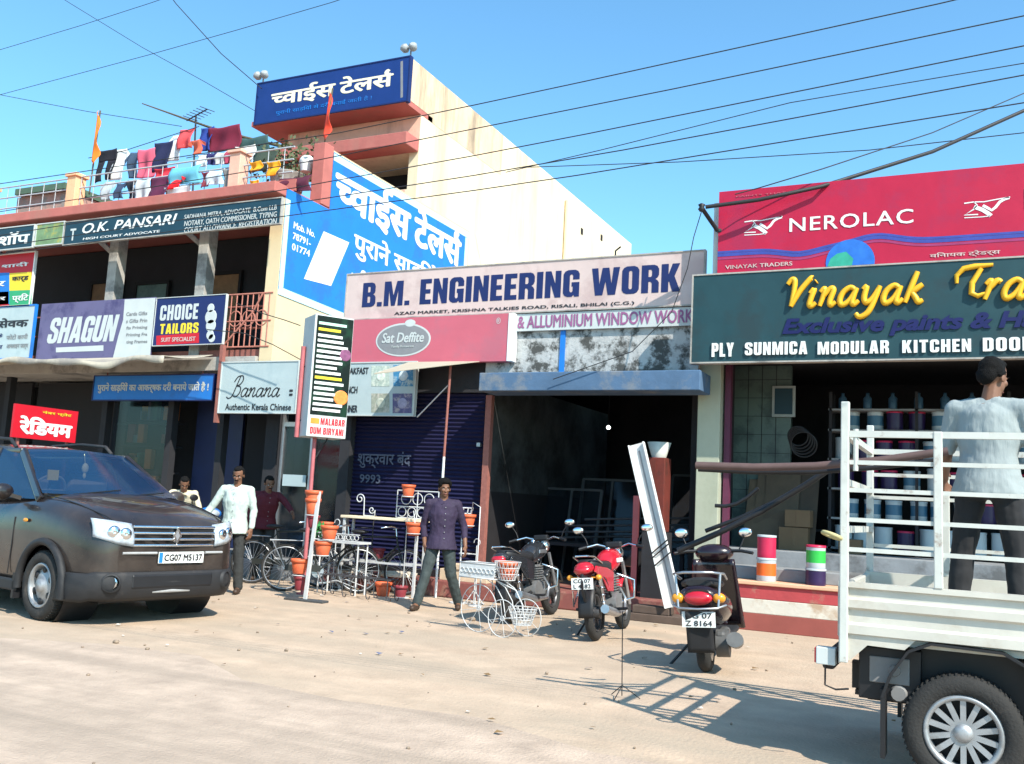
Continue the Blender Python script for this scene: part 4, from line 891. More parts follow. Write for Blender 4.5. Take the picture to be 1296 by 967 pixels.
# front end
def frontx(y, T=((0, 2.172), (.40, 2.170), (.55, 2.160), (.64, 2.138), (.71, 2.10), (.78, 2.035), (.84, 1.93), (.885, 1.76), (.91, 1.6))):
    y = abs(y)
    for (a, xa), (c, xc) in zip(T, T[1:]):
        if y <= c: return xa + (xc - xa) * (y - a) / (c - a)
    return T[-1][1]
for s in (-1, 1):
    def hl(u, v, s=s):
        y = .465 + u * .33; xx = frontx(y) + .012; top = .975 + .045 * u; bot = .765 + .05 * u + .06 * max(0, u - .45)
        z = bot + (top - bot) * v; bulge = .03 * math.sin(math.pi * v) * math.sin(math.pi * min(1, u + .15))
        return (xx - .07 * v * v + bulge, s * y, z)
    b = MB(); b.grid(hl, 12, 6); b.k = 1
    for u in (.28, .58): p = hl(u, .5); b.lathe([(.052, 0), (.044, .012), (.02, .016), (.001, .02)], (p[0] - .005, p[1], p[2]), (1, s * .3, 0), 16)
    b.build('headlight', [m_lens, m_chrome, m_amber], car, solid=.02)
    b = MB(); b.lathe([(.095, -.03), (.095, .03), (.075, .035)], (2.15, s * .64, .42), (1, s * .6, 0), 22, cap=False); b.k = 1; b.lathe([(.078, .0), (.06, .018), (.001, .022)], (2.15, s * .64, .42), (1, s * .6, 0), 20, cap=False); b.build('fog_lamp', [m_plastic, m_chrome], car)
b = MB(); b.box(2.10, 2.165, -.45, .45, .76, .965); b.build('grille', m_black, car, bevel=.015)
for z in (.775, .835, .895, .955):
    b = MB(); b.tube([(2.162, -.465, z), (2.185, 0, z), (2.162, .465, z)], .0145, 8); b.build('grille_bar', m_chrome, car, bevel=.005)
b = MB(); b.prism([(0, -.085), (.05, 0), (0, .085), (-.05, 0)], (2.16, 0, .87), (0, 1, 0), (0, 0, 1), (1, 0, 0), .015, .045); b.k = 1; b.prism([(0, -.05), (.026, 0), (0, .05), (-.026, 0)], (2.16, 0, .87), (0, 1, 0), (0, 0, 1), (1, 0, 0), .045, .047); b.build('diamond_emblem', [m_chrome, m_grey], car)
b = MB()
def bw(u, v):
    y = (u - .5) * 2 * .90; z = .25 + v * .27
    return (frontx(y) + .035 * math.sin(math.pi * (.15 + v * .7)) - .06 * (1 - v) ** 3, y * (1 + .02 * math.sin(math.pi * v)), z - .02 * (abs(y) > .8))
b.grid(bw, 40, 8); b.build('bumper', m_plastic, car, solid=.02)
for s in (-1, 1):
    b = MB(); b.tube([(2.10, s * .60, .985), (1.98, s * .665, 1.045), (1.6, s * .705, 1.128), (1.3, s * .73, 1.178), (1.02, s * .75, 1.205)], .006, 5); b.build('bonnet_seam', m_black, car)
b = MB(); b.box(2.15, 2.212, -.46, .46, .36, .50); b.build('lower_grille', m_black, car, bevel=.02)
b = MB(); b.tube([(2.07, -.70, .315), (2.15, -.52, .325), (2.185, 0, .33), (2.15, .52, .325), (2.07, .70, .315)], .02, 8); b.tube([(2.165, -.56, .70), (2.182, -.20, .70)], .014, 6); b.tube([(2.182, .36, .70), (2.165, .58, .70)], .014, 6); b.build('bumper_strip', M('satin_grey', (.32, .32, .32), .5), car)
pl_ = MB(); pl_.box(2.182, 2.19, -.18, .34, .60, .71); pp_ = pl_.build('number_plate', m_plate, car)
put(pp_, glyphs('CG07 M5137', .03), Plane((2.19, 0, 0), (0, 1, 0), (0, 0, 1), (1, 0, 0)), (-.12, .32, .622, .688), m_ink, world=False)
b = MB(); b.box(2.1905, 2.192, -.175, -.135, .605, .705); b.build('plate_band', m_skyblue, pp_)
b = MB(); b.box(.86, .90, -.93, -.70, .17, .42); b.build('mud_flap', m_black, car)
b = MB(); b.box(-1.9, 1.9, -.6, .6, .20, .27); b.build('underbody', m_black, car)
b = MB(); b.ball((.95, -.912, .95), (.05, .008, .02), 10, 6); b.build('side_indicator', m_amber, car)

# ---- pickup
tr = thing('pickup_truck', 'white pickup truck with a tall pipe cage round its load bed', 'truck', (-.01, 6.76, 0), R(-.6))
m_tw = M('dusty_white_paint', (.53, .51, .45), .45, .12, 3, col2=(.34, .27, .19), c2scale=2.2, c2lo=.52, c2hi=.86, coat=.15, bump=.08)
m_cage = M('white_cage_pipe', (.52, .53, .49), .5, .1, 10, col2=(.20, .11, .07), c2scale=7, c2lo=.58, c2hi=.72)
HW = .75; XR0, XF0 = -.66, 2.15
sidep = [(0, .795), (.012, .80), (.012, .85), (-.012, .865), (-.012, .935), (.014, .95), (.016, .995), (-.006, 1.01), (-.006, 1.06), (.018, 1.065), (.018, 1.095), (-.05, 1.095), (-.05, .795)]
for s in (-1, 1):
    b = MB(); pts = [(p[0], p[1]) for p in sidep]
    b.prism(pts if s > 0 else pts[::-1], (XR0, s * HW, 0), (0, s, 0), (0, 0, 1), (1, 0, 0), 0, XF0 - XR0); b.build('bed_side', m_tw, tr)
    b = MB(); sk = [(XR0, .62), (XR0 + .07, .65), (XR0 + .16, .74), (-.30, .735), (-.24, .795), (XR0, .795)]
    b.prism(sk, (0, s * (HW - .03), 0), (1, 0, 0), (0, 0, 1), (0, -1, 0), -.025, .025); sk = [(.40, .795), (.48, .70), (XF0, .68), (XF0, .795)]; b.prism(sk, (0, s * (HW - .03), 0), (1, 0, 0), (0, 0, 1), (0, -1, 0), -.025, .025); b.build('skirt', m_tw, tr)
    b = MB(); arch = [(.54, .42), (.47, .54), (.34, .70), (.2, .775), (-.16, .785), (-.28, .73), (-.38, .58), (-.42, .46)]
    n = len(arch)
    for i in range(n - 1): b.bar((arch[i][0], s * (HW - .10), arch[i][1]), (arch[i + 1][0], s * (HW - .10), arch[i + 1][1]), .24, .014, (0, 0, 1) if abs(arch[i][1] - arch[i + 1][1]) < .2 else (1, 0, 0))
    b.build('mudguard', m_black, tr)
    w_ = wheel(tr, (0, s * .665, .315), .315, .17, s, 'alloy', 14)
    wheel(tr, (2.95, s * .665, .315), .315, .17, s, 'steel', 8)
    # cage
    for x in (XR0 + .03, -.12, .44, 1.0, 1.56, XF0 - .03):
        e = x < XR0 + .1
        b = MB(); b.box(x - .024, x + .024, s * HW - .024, s * HW + .024, .63 if e else 1.095, 2.165 if e else 1.99); b.build('cage_post', m_cage, tr, bevel=.006)
    for z in (1.285, 1.46, 1.635, 1.80, 1.97):
        b = MB(); wd = .038 if z > 1.9 else .025; b.box(XR0 + .055, XF0 - .055, s * HW - wd / 2 + .0005, s * HW + wd / 2 - .0005, z - wd / 2, z + wd / 2); b.build('cage_rail', m_cage, tr)
b = MB(); b.box(XR0 + .055, XF0, -HW + .052, HW - .052, .75, .785)
for i in range(9): b.box(XR0 + .06, XF0 - .01, -.68 + i * .16, -.62 + i * .16, .785, .797)
b.build('bed_floor', m_tw, tr)
b = MB(); b.box(XR0 - .01, XR0 + .035, -HW + .03, HW - .03, .77, 1.08); b.build('tailgate', m_tw, tr, bevel=.01)
for z in (1.40, 1.68, 1.97):
    b = MB(); b.box(XR0 + .01, XR0 + .05, -HW + .025, HW - .025, z - .02, z + .02); b.build('cage_rail', m_cage, tr)
b = MB(); b.box(XF0 - .05, XF0 - .01, -HW + .025, HW - .025, 1.95, 1.99); b.box(XF0 - .04, XF0 - .02, -HW + .05, HW - .05, .8, 1.5); b.build('headboard', m_tw, tr)
b = MB(); b.tube([(XR0 + .09, -HW, 1.75), (XR0 + .09, -HW, 2.0)], .016, 6); b.build('latch', m_cage, tr)
b = MB(); b.ring((XR0 - .04, -HW - .02, 1.36), (.3, .2, 1), .055, .012, 18, 6); b.build('rope_ring', M('rope', (.45, .40, .2), .9), tr)
b = MB(); b.box(-.62, 2.2, -.42, -.34, .44, .60); b.box(-.62, 2.2, .34, .42, .44, .60); b.lathe([(.06, -.6), (.06, .6)], (0, 0, .315), (0, 1, 0), 14); b.ball((0, 0, .315), (.14, .16, .14), 14, 8)
b.bar((-.6, -.4, .42), (.6, -.4, .36), .07, .03); b.bar((-.6, .4, .42), (.6, .4, .36), .07, .03); b.build('chassis', m_black, tr)
b = MB(); b.box(-.56, -.22, -.62, -.46, .42, .72); b.k = 1; b.box(-.5, -.28, -.632, -.62, .52, .67); b.lathe([(.035, 0), (.03, .015)], (-.36, -.632, .60), (0, -1, 0), 12); b.lathe([(.05, 0), (.04, .02)], (-.34, -.622, .47), (0, -1, 0), 12); b.build('spare_bracket', [m_black, M('grey_metal', (.2, .2, .2), .6)], tr, bevel=.01)
b = MB(); b.box(XR0 - .10, XR0 - .03, -.68, .68, .57, .66); b.build('rear_bumper', m_black, tr, bevel=.015)
for s in (-1, 1):
    b = MB(); b.box(XR0 - .13, XR0 - .02, s * .65, s * .73, .60, .70); b.k = 1; b.box(XR0 - .14, XR0 - .13, s * .655, s * .725, .605, .695); b.build('tail_lamp', [m_offw, m_redlens], tr, bevel=.006)
b = MB(); b.tube([(XR0 - .08, -.70, .60), (XR0 - .08, -.70, .48), (XR0 - .02, -.69, .46), (XR0 + .05, -.67, .47)], .006, 6); b.build('lamp_wire', m_black, tr)
for s in (-1, 1):
    b = MB(); b.box(-.43, -.405, s * .58, s * .74, .12, .50); b.build('mud_flap', m_black, tr)
    b = MB(); b.box(-.52, .60, s * .50, s * .52, .40, .75); b.build('inner_guard', m_black, tr)
# cab
def prof2(x, zb, zt, hw, cr=.03):
    return prof(x, zb, zt, hw, cr)
b = loftbody([(2.22, .45, 1.05, .74), (2.3, .42, 1.08, .76), (3.0, .42, 1.06, .76), (3.3, .42, 1.02, .76), (3.45, .42, .95, .72), (3.55, .48, .86, .66)], prof2); cuts = []
for s in (-1, 1):
    c = MB(); c.lathe([(.42, -.3), (.42, .3)], (2.95, s * .80, .315), (0, 1, 0), 30); cuts.append(c)
cutmesh(b, 'cab_body', m_tw, tr, cuts, 1)
b = MB(); b.grid(lambda u, v: (2.28 + u * .84, (v - .5) * 1.24, 1.78 + .04 * math.sin(u * 3.14) * math.cos((v - .5) * 2.5)), 8, 8); b.build('cab_roof', m_tw, tr, solid=.05)
for s in (-1, 1):
    b = MB(); b.bar((2.26, s * .72, 1.06), (2.28, s * .62, 1.78), .1, .06); b.bar((3.42, s * .70, 1.06), (3.1, s * .62, 1.78), .07, .06); b.build('cab_pillar', m_tw, tr, bevel=.01)
    b = MB(); b.add([(2.30, s * .71, 1.07), (3.38, s * .70, 1.07), (3.08, s * .62, 1.76), (2.31, s * .63, 1.76)], [(0, 1, 2, 3)]); b.build('window', m_window, tr, solid=.006)
    b = MB(); b.ball((3.48, s * .54, .84), (.10, .14, .09), 14, 8); b.build('headlight', m_lens, tr)
    b = MB(); b.ball((3.3, s * .9, 1.2), (.05, .08, .12), 12, 8); b.bar((3.35, s * .72, 1.12), (3.3, s * .87, 1.18), .03, .03); b.build('side_mirror', m_plastic, tr)
b = MB(); b.add([(3.44, -.68, 1.06), (3.44, .68, 1.06), (3.1, .6, 1.77), (3.1, -.6, 1.77)], [(0, 1, 2, 3)]); b.build('windscreen', m_window, tr, solid=.006)
b = MB(); b.add([(2.265, -.68, 1.2), (2.265, .68, 1.2), (2.28, .66, 1.7), (2.28, -.66, 1.7)], [(0, 1, 2, 3)]); b.build('rear_window', m_window, tr, solid=.006)
b = MB(); b.box(3.48, 3.6, -.68, .68, .45, .62); b.build('front_bumper', m_plastic, tr, bevel=.03)

# long pipes carried on the truck
for i, (p0, p1, r, m, lb) in enumerate(((ay(881, 589, 6.6), ay(1200, 571, 6.6), .027, M('brown_pipe', (.10, .06, .055), .65, .2, 8), 'thick brown pipe sticking level out of the back of the white truck'),
                                   (ay(884, 594, 6.75), ay(1190, 582, 6.75), .017, m_black, 'thinner black pipe just under the thick brown one on the truck'),
                                   (ay(858, 697, 6.9), ay(1078, 575, 6.9), .022, m_black, 'long black tube slanting down to the ground side from the truck cage'),
                                   (ay(893, 672, 7.0), ay(1074, 578, 7.0), .016, m_black, 'upper slanting black tube from the truck cage'),
                                   (ay(905, 640, 7.05), ay(960, 618, 7.05), .014, m_black, 'short black tube end above the slanting tubes behind the truck'))):
    b = MB(); d = p1 - p0; b.tube([p0 + d * t + Vector((0, 0, -.05 * math.sin(math.pi * t))) for t in (0, .25, .5, .75, 1)], r, 10)
    single(b, 'pipe', m, lb, 'pipe', 'pipes carried on the truck')

# ---- motorcycles
def spoked(parent, c, Rr, wd, side=1):
    c = Vector(c)
    b = MB(); b.ring(c, (0, 1, 0), Rr - wd * .5, wd * .5, 44, 12); t = b.build('wheel', m_tyre, parent)
    b = MB(); b.lathe([(Rr - wd, -.03), (Rr - wd, .03), (Rr - wd - .02, .03), (Rr - wd - .02, -.03), (Rr - wd, -.03)], c, (0, 1, 0), 40, cap=False)
    for i in range(5):
        a = 2 * math.pi * i / 5 + .3; p = Vector((math.cos(a), 0, math.sin(a))); b.bar(c + p * .03, c + p * (Rr - wd - .01), .035, .03, p.cross(Vector((0, 1, 0))))
    b.lathe([(.07, -.07), (.075, -.03), (.075, .03), (.07, .07)], c, (0, 1, 0), 18); b.build('rim', M('dark_alloy', (.12, .12, .125), .4, .1, metal=.7), t)
def motorcycle(name, label, loc, rz, paint, paint2, plate, lean=-.1):
    t = thing(name, label, 'motorcycle', loc, rz, 'motorcycles parked before the workshop')
    for x in (0, 1.28): spoked(t, (x, 0, .30), .30, .10)
    b = MB()
    b.tube([(1.03, 0, .86), (.95, 0, .70), (.80, 0, .35), (.45, 0, .28), (.38, 0, .45)], .022); b.tube([(1.03, 0, .86), (.7, 0, .80), (.3, 0, .76), (-.2, 0, .80)], .025)
    for s in (-1, 1):
        b.tube([(.38, s * .1, .45), (.1, s * .12, .65), (-.25, s * .1, .78)], .015); b.tube([(.42, s * .1, .36), (0, s * .11, .30)], .022)
    b.build('frame', m_black, t)
    b = MB(); b.box(.42, .78, -.13, .13, .28, .46); b.lathe([(.13, -.16), (.13, .16)], (.48, 0, .36), (0, 1, 0), 22)
    for i in range(7): b.box(.60 - .002 * i, .82, -.10, .10, .47 + i * .03, .485 + i * .03)
    b.box(.63, .79, -.07, .07, .45, .68); b.build('engine', M('engine_grey', (.24, .24, .24), .45, .2, 10, metal=.5), t, bevel=.01)
    b = MB(); b.tube([(.80, -.1, .52), (.88, -.14, .40), (.75, -.16, .26), (.3, -.17, .27), (-.25, -.19, .36)], [.02, .02, .022, .045, .05]); b.build('exhaust', m_steel, t)
    b = MB()
    tk = [(.50, .10, .09, .77), (.58, .13, .12, .81), (.72, .145, .135, .84), (.88, .13, .12, .86), (.98, .08, .08, .85)]
    vs = [(x, ry * math.cos(2 * math.pi * j / 16), z + rz_ * math.sin(2 * math.pi * j / 16)) for x, ry, rz_, z in tk for j in range(16)]
    b.add(vs, [(i * 16 + j, i * 16 + (j + 1) % 16, (i + 1) * 16 + (j + 1) % 16, (i + 1) * 16 + j) for i in range(4) for j in range(16)], True); b.add(vs[:16], [tuple(range(16))[::-1]]); b.add(vs[-16:], [tuple(range(16))])
    tank = b.build('fuel_tank', paint, t)
    b = MB(); b.lathe([(.03, 0), (.03, .02), (.001, .022)], (.74, 0, .975), (0, 0, 1), 14); b.build('fuel_cap', m_chrome, tank)
    b = MB()
    for s in (-1, 1): b.box(.60, .86, s * .128, s * .15, .82, .87)
    b.build('tank_stripe', paint2, tank, bevel=.01)
    b = MB(); sv = [(-.28, .085, .84), (-.1, .11, .835), (.15, .12, .81), (.35, .115, .79), (.55, .09, .80)]
    b.add([(x, y * w2, z + dz) for x, y, z in sv for w2, dz in ((-1, -.05), (-1, .02), (-.6, .05), (.6, .05), (1, .02), (1, -.05))], [(i * 6 + j, i * 6 + (j + 1) % 6, (i + 1) * 6 + (j + 1) % 6, (i + 1) * 6 + j) for i in range(4) for j in range(6)] + [(5, 4, 3, 2, 1, 0), (24, 25, 26, 27, 28, 29)], True); b.build('seat', m_vinyl, t)
    for s in (-1, 1):
        b = MB(); b.prism([(.42, .50), (.48, .72), (.2, .78), (-.25, .82), (-.32, .76), (0, .66), (.18, .52)], (0, s * .115, 0), (1, 0, 0), (0, 0, 1), (0, -1, 0), -.012, .012); b.build('side_panel', paint, t, bevel=.01)
        b = MB(); b.tube([(-.05, s * .13, .33), (-.10, s * .13, .52), (-.13, s * .12, .70)], .022, 8); b.ring((-.08, s * .13, .42), (0, 0, 1), .025, .008, 14, 6); b.ring((-.1, s * .13, .50), (0, 0, 1), .025, .008, 14, 6); b.ring((-.115, s * .13, .58), (0, 0, 1), .025, .008, 14, 6); b.build('shock_absorber', m_chrome, t)
        b = MB(); b.tube([(1.30, s * .085, .30), (1.08, s * .085, .82)], [.028, .022], 8); b.build('fork', m_steel, t)
        b = MB(); b.ball((-.33, s * .16, .70), (.03, .035, .03), 10, 6); b.bar((-.33, s * .08, .70), (-.33, s * .14, .70), .012, .012); b.build('indicator', m_amber, t)
        b = MB(); b.tube([(.98, s * .30, .99), (.99, s * .34, 1.10), (1.0, s * .40, 1.18)], .006, 6); b.build('mirror_stem', m_black, t)
        b = MB(); b.ball((1.0, s * .43, 1.21), (.022, .075, .045), 14, 8); mm = b.build('mirror', m_black, t)
        b = MB(); b.ball((.987, s * .43, 1.21), (.015, .068, .04), 14, 8); b.build('mirror_glass', m_mirror, mm)
        b = MB(); b.box(.28, .36, s * .14, s * .30, .30, .33); b.build('footrest', m_black, t, bevel=.01)
    b = MB()
    for s in (-1, 1): b.tube([(1.04, 0, .96), (1.04, s * .1, 1.0), (1.0, s * .2, 1.03), (.9, s * .36, .99)], .013, 8)
    b.build('handlebar', m_chrome, t)
    b = MB()
    for s in (-1, 1): b.tube([(.93, s * .31, 1.005), (.88, s * .40, .98)], .02, 8)
    b.build('grip', m_black, t)
    b = MB(); b.lathe([(.001, -.12), (.06, -.1), (.09, -.03), (.09, .02), (.07, .035), (.001, .045)], (1.14, 0, .92), (1, 0, 0), 20); b.build('headlamp', m_chrome, t)
    b = MB(); b.box(1.0, 1.08, -.1, .1, .98, 1.06); b.build('instruments', m_black, t, bevel=.02)
    b = MB(); b.grid(lambda u, v: (1.28 + .345 * math.cos(R(20 + u * 120)), (v - .5) * .15, .30 + .345 * math.sin(R(20 + u * 120)) - .02 * abs(v - .5)), 14, 4); b.build('front_mudguard', paint, t, solid=.008)
    b = MB(); b.grid(lambda u, v: (.345 * math.cos(R(70 + u * 120)), (v - .5) * .17, .33 + .345 * math.sin(R(70 + u * 120))), 14, 4); b.build('rear_mudguard', m_black, t, solid=.008)
    b = MB(); b.ball((-.30, 0, .80), (.12, .105, .07), 16, 10); b.build('tail_cowl', paint, t)
    b = MB(); b.ball((-.385, 0, .78), (.05, .095, .05), 14, 8); b.build('tail_lamp', m_redlens, t)
    pb = MB(); pb.box(-.425, -.415, -.12, .12, .58, .70); q_ = pb.build('number_plate', m_plate, t)
    V1 = Plane((-.4255, 0, 0), (0, -1, 0), (0, 0, 1), (-1, 0, 0))
    put(q_, glyphs(plate[0], .012), V1, (-.095, .095, .648, .69), m_ink, world=False, d=.001); put(q_, glyphs(plate[1], .012), V1, (-.095, .095, .592, .634), m_ink, world=False, d=.001)
    b = MB(); b.tube([(-.40, 0, .74), (-.42, 0, .60), (-.33, 0, .45)], .02, 6); b.build('plate_holder', m_black, t)
    b = MB()
    for s in (-1, 1): b.tube([(0.0, s * .12, .84), (-.30, s * .12, .92), (-.40, s * .06, .93)], .01, 6)
    b.tube([(-.40, -.06, .93), (-.40, .06, .93)], .01, 6); b.build('grab_rail', m_chrome, t)
    b = MB(); b.tube([(.35, .12, .30), (.28, .30, .02), (.25, .31, .015)], .012, 6); b.build('side_stand', m_black, t)
    b = MB(); b.tube([(.2, .16, .75), (.05, .2, .5), (-.15, .19, .38), (-.22, .17, .55)], .008, 6); b.build('leg_guard', m_chrome, t)
    b = MB(); b.tube([(.85, -.05, .34), (.92, -.24, .40), (.95, -.25, .60), (.90, -.05, .68)], .014, 8); b.tube([(.85, .05, .34), (.92, .24, .40), (.95, .25, .60), (.90, .05, .68)], .014, 8); b.build('crash_bar', m_chrome, t)
    t.rotation_euler = (lean, 0, rz); return t
m_bred = M('glossy_red_paint', (.48, .012, .025), .25, .08, 4, coat=.5)
m_bblack = M('glossy_black_paint', (.022, .024, .028), .25, .2, 5, coat=.5)
mo1 = motorcycle('motorcycle', 'red and white motorcycle parked in front of the dark workshop opening', (-3.68, 10.12, 0), R(95), m_bred, m_white, ('CG 07', 'L 4182'))
mo2 = motorcycle('motorcycle', 'black motorcycle with shining mirrors, parked left of the red one', (-4.98, 10.75, 0), R(92), m_bblack, m_steel, ('CG 07', 'Z 5036'))

# ---- scooters
def scooter(label, loc, rz, paint, lean):
    t = thing('scooter', label, 'scooter', loc, rz, 'parked scooters')
    for x in (0, 1.24):
        c = Vector((x, 0, .225)); b = MB(); b.ring(c, (0, 1, 0), .17, .055, 36, 12); w_ = b.build('wheel', m_tyre, t)
        b = MB(); b.lathe([(.13, -.05), (.13, .05), (.06, .06), (.001, .06)], c, (0, 1, 0), 24); b.lathe([(.13, -.05), (.06, -.06), (.001, -.06)], c, (0, 1, 0), 24); b.build('rim', m_steel, w_)
    def sh(rings, name, m, n=16):
        b = MB(); vs = [(x, ry * math.copysign(abs(math.cos(2 * math.pi * j / n)) ** .8, math.cos(2 * math.pi * j / n)), z + h * math.sin(2 * math.pi * j / n)) for x, ry, h, z in rings for j in range(n)]
        b.add(vs, [(i * n + j, i * n + (j + 1) % n, (i + 1) * n + (j + 1) % n, (i + 1) * n + j) for i in range(len(rings) - 1) for j in range(n)], True); b.add(vs[:n], [tuple(range(n))[::-1]]); b.add(vs[-n:], [tuple(range(n))]); return b.build(name, m, t)
    sh([(-.36, .10, .06, .68), (-.33, .15, .11, .66), (-.18, .20, .16, .60), (.1, .215, .17, .55), (.3, .19, .16, .52), (.40, .14, .12, .48)], 'rear_body', paint)
    sh([(-.30, .10, .03, .785), (-.22, .145, .05, .775), (0, .155, .055, .765), (.2, .15, .05, .745), (.40, .13, .045, .74), (.47, .08, .03, .735)], 'seat', m_vinyl)
    b = MB(); b.box(.35, .98, -.19, .19, .26, .31); b.build('footboard', m_plastic, t, bevel=.02)
    b = MB(); b.grid(lambda u, v: (1.0 - .10 * v + .10 * (1 - (2 * u - 1) ** 2), (u - .5) * (.46 - .12 * v), .28 + v * .66), 12, 10); b.build('leg_shield', paint, t, solid=.03)
    b = MB(); b.ball((1.0, 0, 1.0), (.11, .17, .09), 16, 10); b.build('handle_cowl', paint, t)
    b = MB(); b.ball((1.08, 0, 1.0), (.06, .10, .06), 14, 8); b.build('headlamp', m_lens, t)
    for s in (-1, 1):
        b = MB(); b.tube([(.98, s * .15, 1.02), (.95, s * .24, 1.02), (.90, s * .34, 1.0)], .016, 8); b.build('handle_grip', m_black, t)
        b = MB(); b.tube([(.97, s * .22, 1.03), (.99, s * .27, 1.16)], .006, 6); b.ball((.985, s * .28, 1.2), (.02, .065, .05), 14, 8); mm = b.build('mirror', m_black, t)
        b = MB(); b.ball((.972, s * .28, 1.2), (.014, .058, .044), 12, 8); b.build('mirror_glass', m_mirror, mm)
        b = MB(); b.ball((-.33, s * .155, .66), (.045, .05, .045), 12, 8); b.build('indicator', m_amber, t)
    b = MB(); b.grid(lambda u, v: (1.24 + .27 * math.cos(R(20 + u * 140)), (v - .5) * .18, .235 + .27 * math.sin(R(20 + u * 140)) - .03 * abs(2 * v - 1)), 14, 6); b.build('front_mudguard', paint, t, solid=.01)
    b = MB(); b.ball((-.36, 0, .66), (.045, .11, .06), 16, 8); b.build('tail_lamp', m_redlens, t)
    b = MB(); b.tube([(.05, .18, .80), (-.25, .19, .86), (-.40, .10, .88), (-.40, -.10, .88), (-.25, -.19, .86), (.05, -.18, .80)], .012, 8); b.tube([(-.30, .20, .60), (-.40, .14, .58), (-.42, 0, .575), (-.40, -.14, .58), (-.30, -.20, .60)], .01, 8)
    for s in (-1, 1): b.tube([(-.32, s * .17, .86), (-.38, s * .15, .58)], .01, 6)
    b.build('grab_rail', m_steel, t)
    pb = MB(); pb.box(-.385, -.375, -.125, .125, .42, .55); q_ = pb.build('number_plate', m_plate, t)
    V1 = Plane((-.3855, 0, 0), (0, -1, 0), (0, 0, 1), (-1, 0, 0))
    put(q_, glyphs('CG 07', .012), V1, (-.10, .10, .495, .54), m_ink, world=False, d=.001); put(q_, glyphs('Z 8164', .012), V1, (-.10, .10, .432, .477), m_ink, world=False, d=.001)
    b = MB(); b.grid(lambda u, v: (-.37 + .10 * v - .03 * u, (u - .5) * .20, .55 - .35 * v), 6, 8); b.build('rear_mudguard', m_plastic, t, solid=.012)
    b = MB(); b.box(-.1, .35, -.17, -.08, .19, .36); b.lathe([(.12, -.05), (.12, .05)], (.0, -.14, .25), (0, 1, 0), 18); b.build('engine', M('scooter_engine', (.10, .10, .10), .5, .2, 10), t, bevel=.03)
    b = MB(); b.tube([(.3, -.20, .24), (.1, -.23, .25), (-.25, -.25, .31)], [.03, .06, .065], 14); b.build('exhaust', M('exhaust_grey', (.13, .13, .13), .45, .2, 10), t)
    b = MB(); b.tube([(1.24, 0, .22), (1.05, 0, .80)], .03, 8); b.build('fork', m_black, t)
    b = MB(); b.tube([(.3, .15, .22), (.24, .32, .015)], .012, 6); b.build('side_stand', m_black, t)
    t.rotation_euler = (lean, 0, rz); t.scale = (1.04, 1.18, 1.05); return t
m_maroon = M('dark_maroon_paint', (.014, .005, .008), .25, .1, 4, coat=.5)
scooter('dark maroon scooter seen from behind, parked near the white truck', (-2.17, 8.98, 0), R(97), m_maroon, -.07)
scooter('bright blue scooter mostly hidden behind the dark brown car', (-11.95, 11.95, 0), R(-12), M('bright_blue_paint', (.015, .16, .55), .3, .1, 4, coat=.4), -.07)

# ---- bicycles
def bicycle(label, loc, rz):
    t = thing('bicycle', label, 'bicycle', loc, rz, 'bicycles parked by the plant stands')
    mf = M('bicycle_black', (.02, .022, .02), .4, .1)
    for x in (-.54, .54):
        c = Vector((x, 0, .34)); b = MB(); b.ring(c, (0, 1, 0), .325, .017, 48, 8); w_ = b.build('wheel', m_tyre, t)
        b = MB(); b.ring(c, (0, 1, 0), .302, .009, 40, 6)
        for i in range(24):
            a = 2 * math.pi * i / 24; p = Vector((math.cos(a), 0, math.sin(a))); b.tube([c + Vector((0, .025 * (-1) ** i, 0)), c + p * .30], .0025, 4)
        b.lathe([(.02, -.04), (.02, .04)], c, (0, 1, 0), 10); b.build('rim', m_steel, w_)
        b = MB(); b.grid(lambda u, v: (x + .355 * math.cos(R(15 + u * 150)), (v - .5) * .05, .34 + .355 * math.sin(R(15 + u * 150))), 18, 2); b.build('mudguard', mf, t, solid=.004)
    b = MB(); bb_ = (-.06, 0, .30); st_ = (-.20, 0, .82); hd = (.36, 0, .86); h2 = (.39, 0, .72)
    for p, q in ((bb_, st_), (st_, hd), (bb_, h2), (hd, h2)): b.tube([p, q], .015)
    for s in (-.04, .04): b.tube([bb_, (-.54, s, .34)], .009); b.tube([(-.20, 0, .78), (-.54, s, .34)], .008); b.tube([h2, (.44, s, .62), (.54, s, .34)], .010)
    b.build('frame', mf, t)
    b = MB(); b.ball((-.24, 0, .90), (.14, .09, .035), 14, 8); b.tube([st_, (-.22, 0, .88)], .012); b.build('saddle', m_vinyl, t)
    b = MB(); b.tube([hd, (.34, 0, .98)], .012); b.tube([(.20, -.27, .97), (.34, -.22, 1.0), (.38, 0, .99), (.34, .22, 1.0), (.20, .27, .97)], .011); b.build('handlebar', m_chrome, t)
    b = MB(); b.tube([(-.30, 0, .74), (-.78, 0, .73)], .008)
    for s in (-.07, .07): b.tube([(-.30, s, .74), (-.78, s, .74)], .007); b.tube([(-.75, s, .74), (-.55, s, .36)], .006)
    b.build('carrier', m_steel, t)
    b = MB(); b.box(-.54, -.02, -.045, -.035, .30, .39); b.build('chain_guard', mf, t)
    b = MB(); b.lathe([(.09, -.004), (.09, .004)], bb_, (0, 1, 0), 20); b.bar((-.06, -.06, .30), (.02, -.08, .15), .015, .015); b.bar((-.06, .06, .30), (-.14, .08, .45), .015, .015); b.box(-.03, .07, -.15, -.07, .135, .155); b.box(-.19, -.09, .07, .15, .44, .46); b.build('crank', m_steel, t)
    b = MB(); b.tube([(-.54, .08, .33), (-.64, .13, .01)], .008); b.build('kickstand', m_steel, t)
    t.rotation_euler = (-.06, 0, rz); return t
bicycle('black roadster bicycle standing behind the slanting white stand pole', (-8.62, 11.75, 0), R(38))
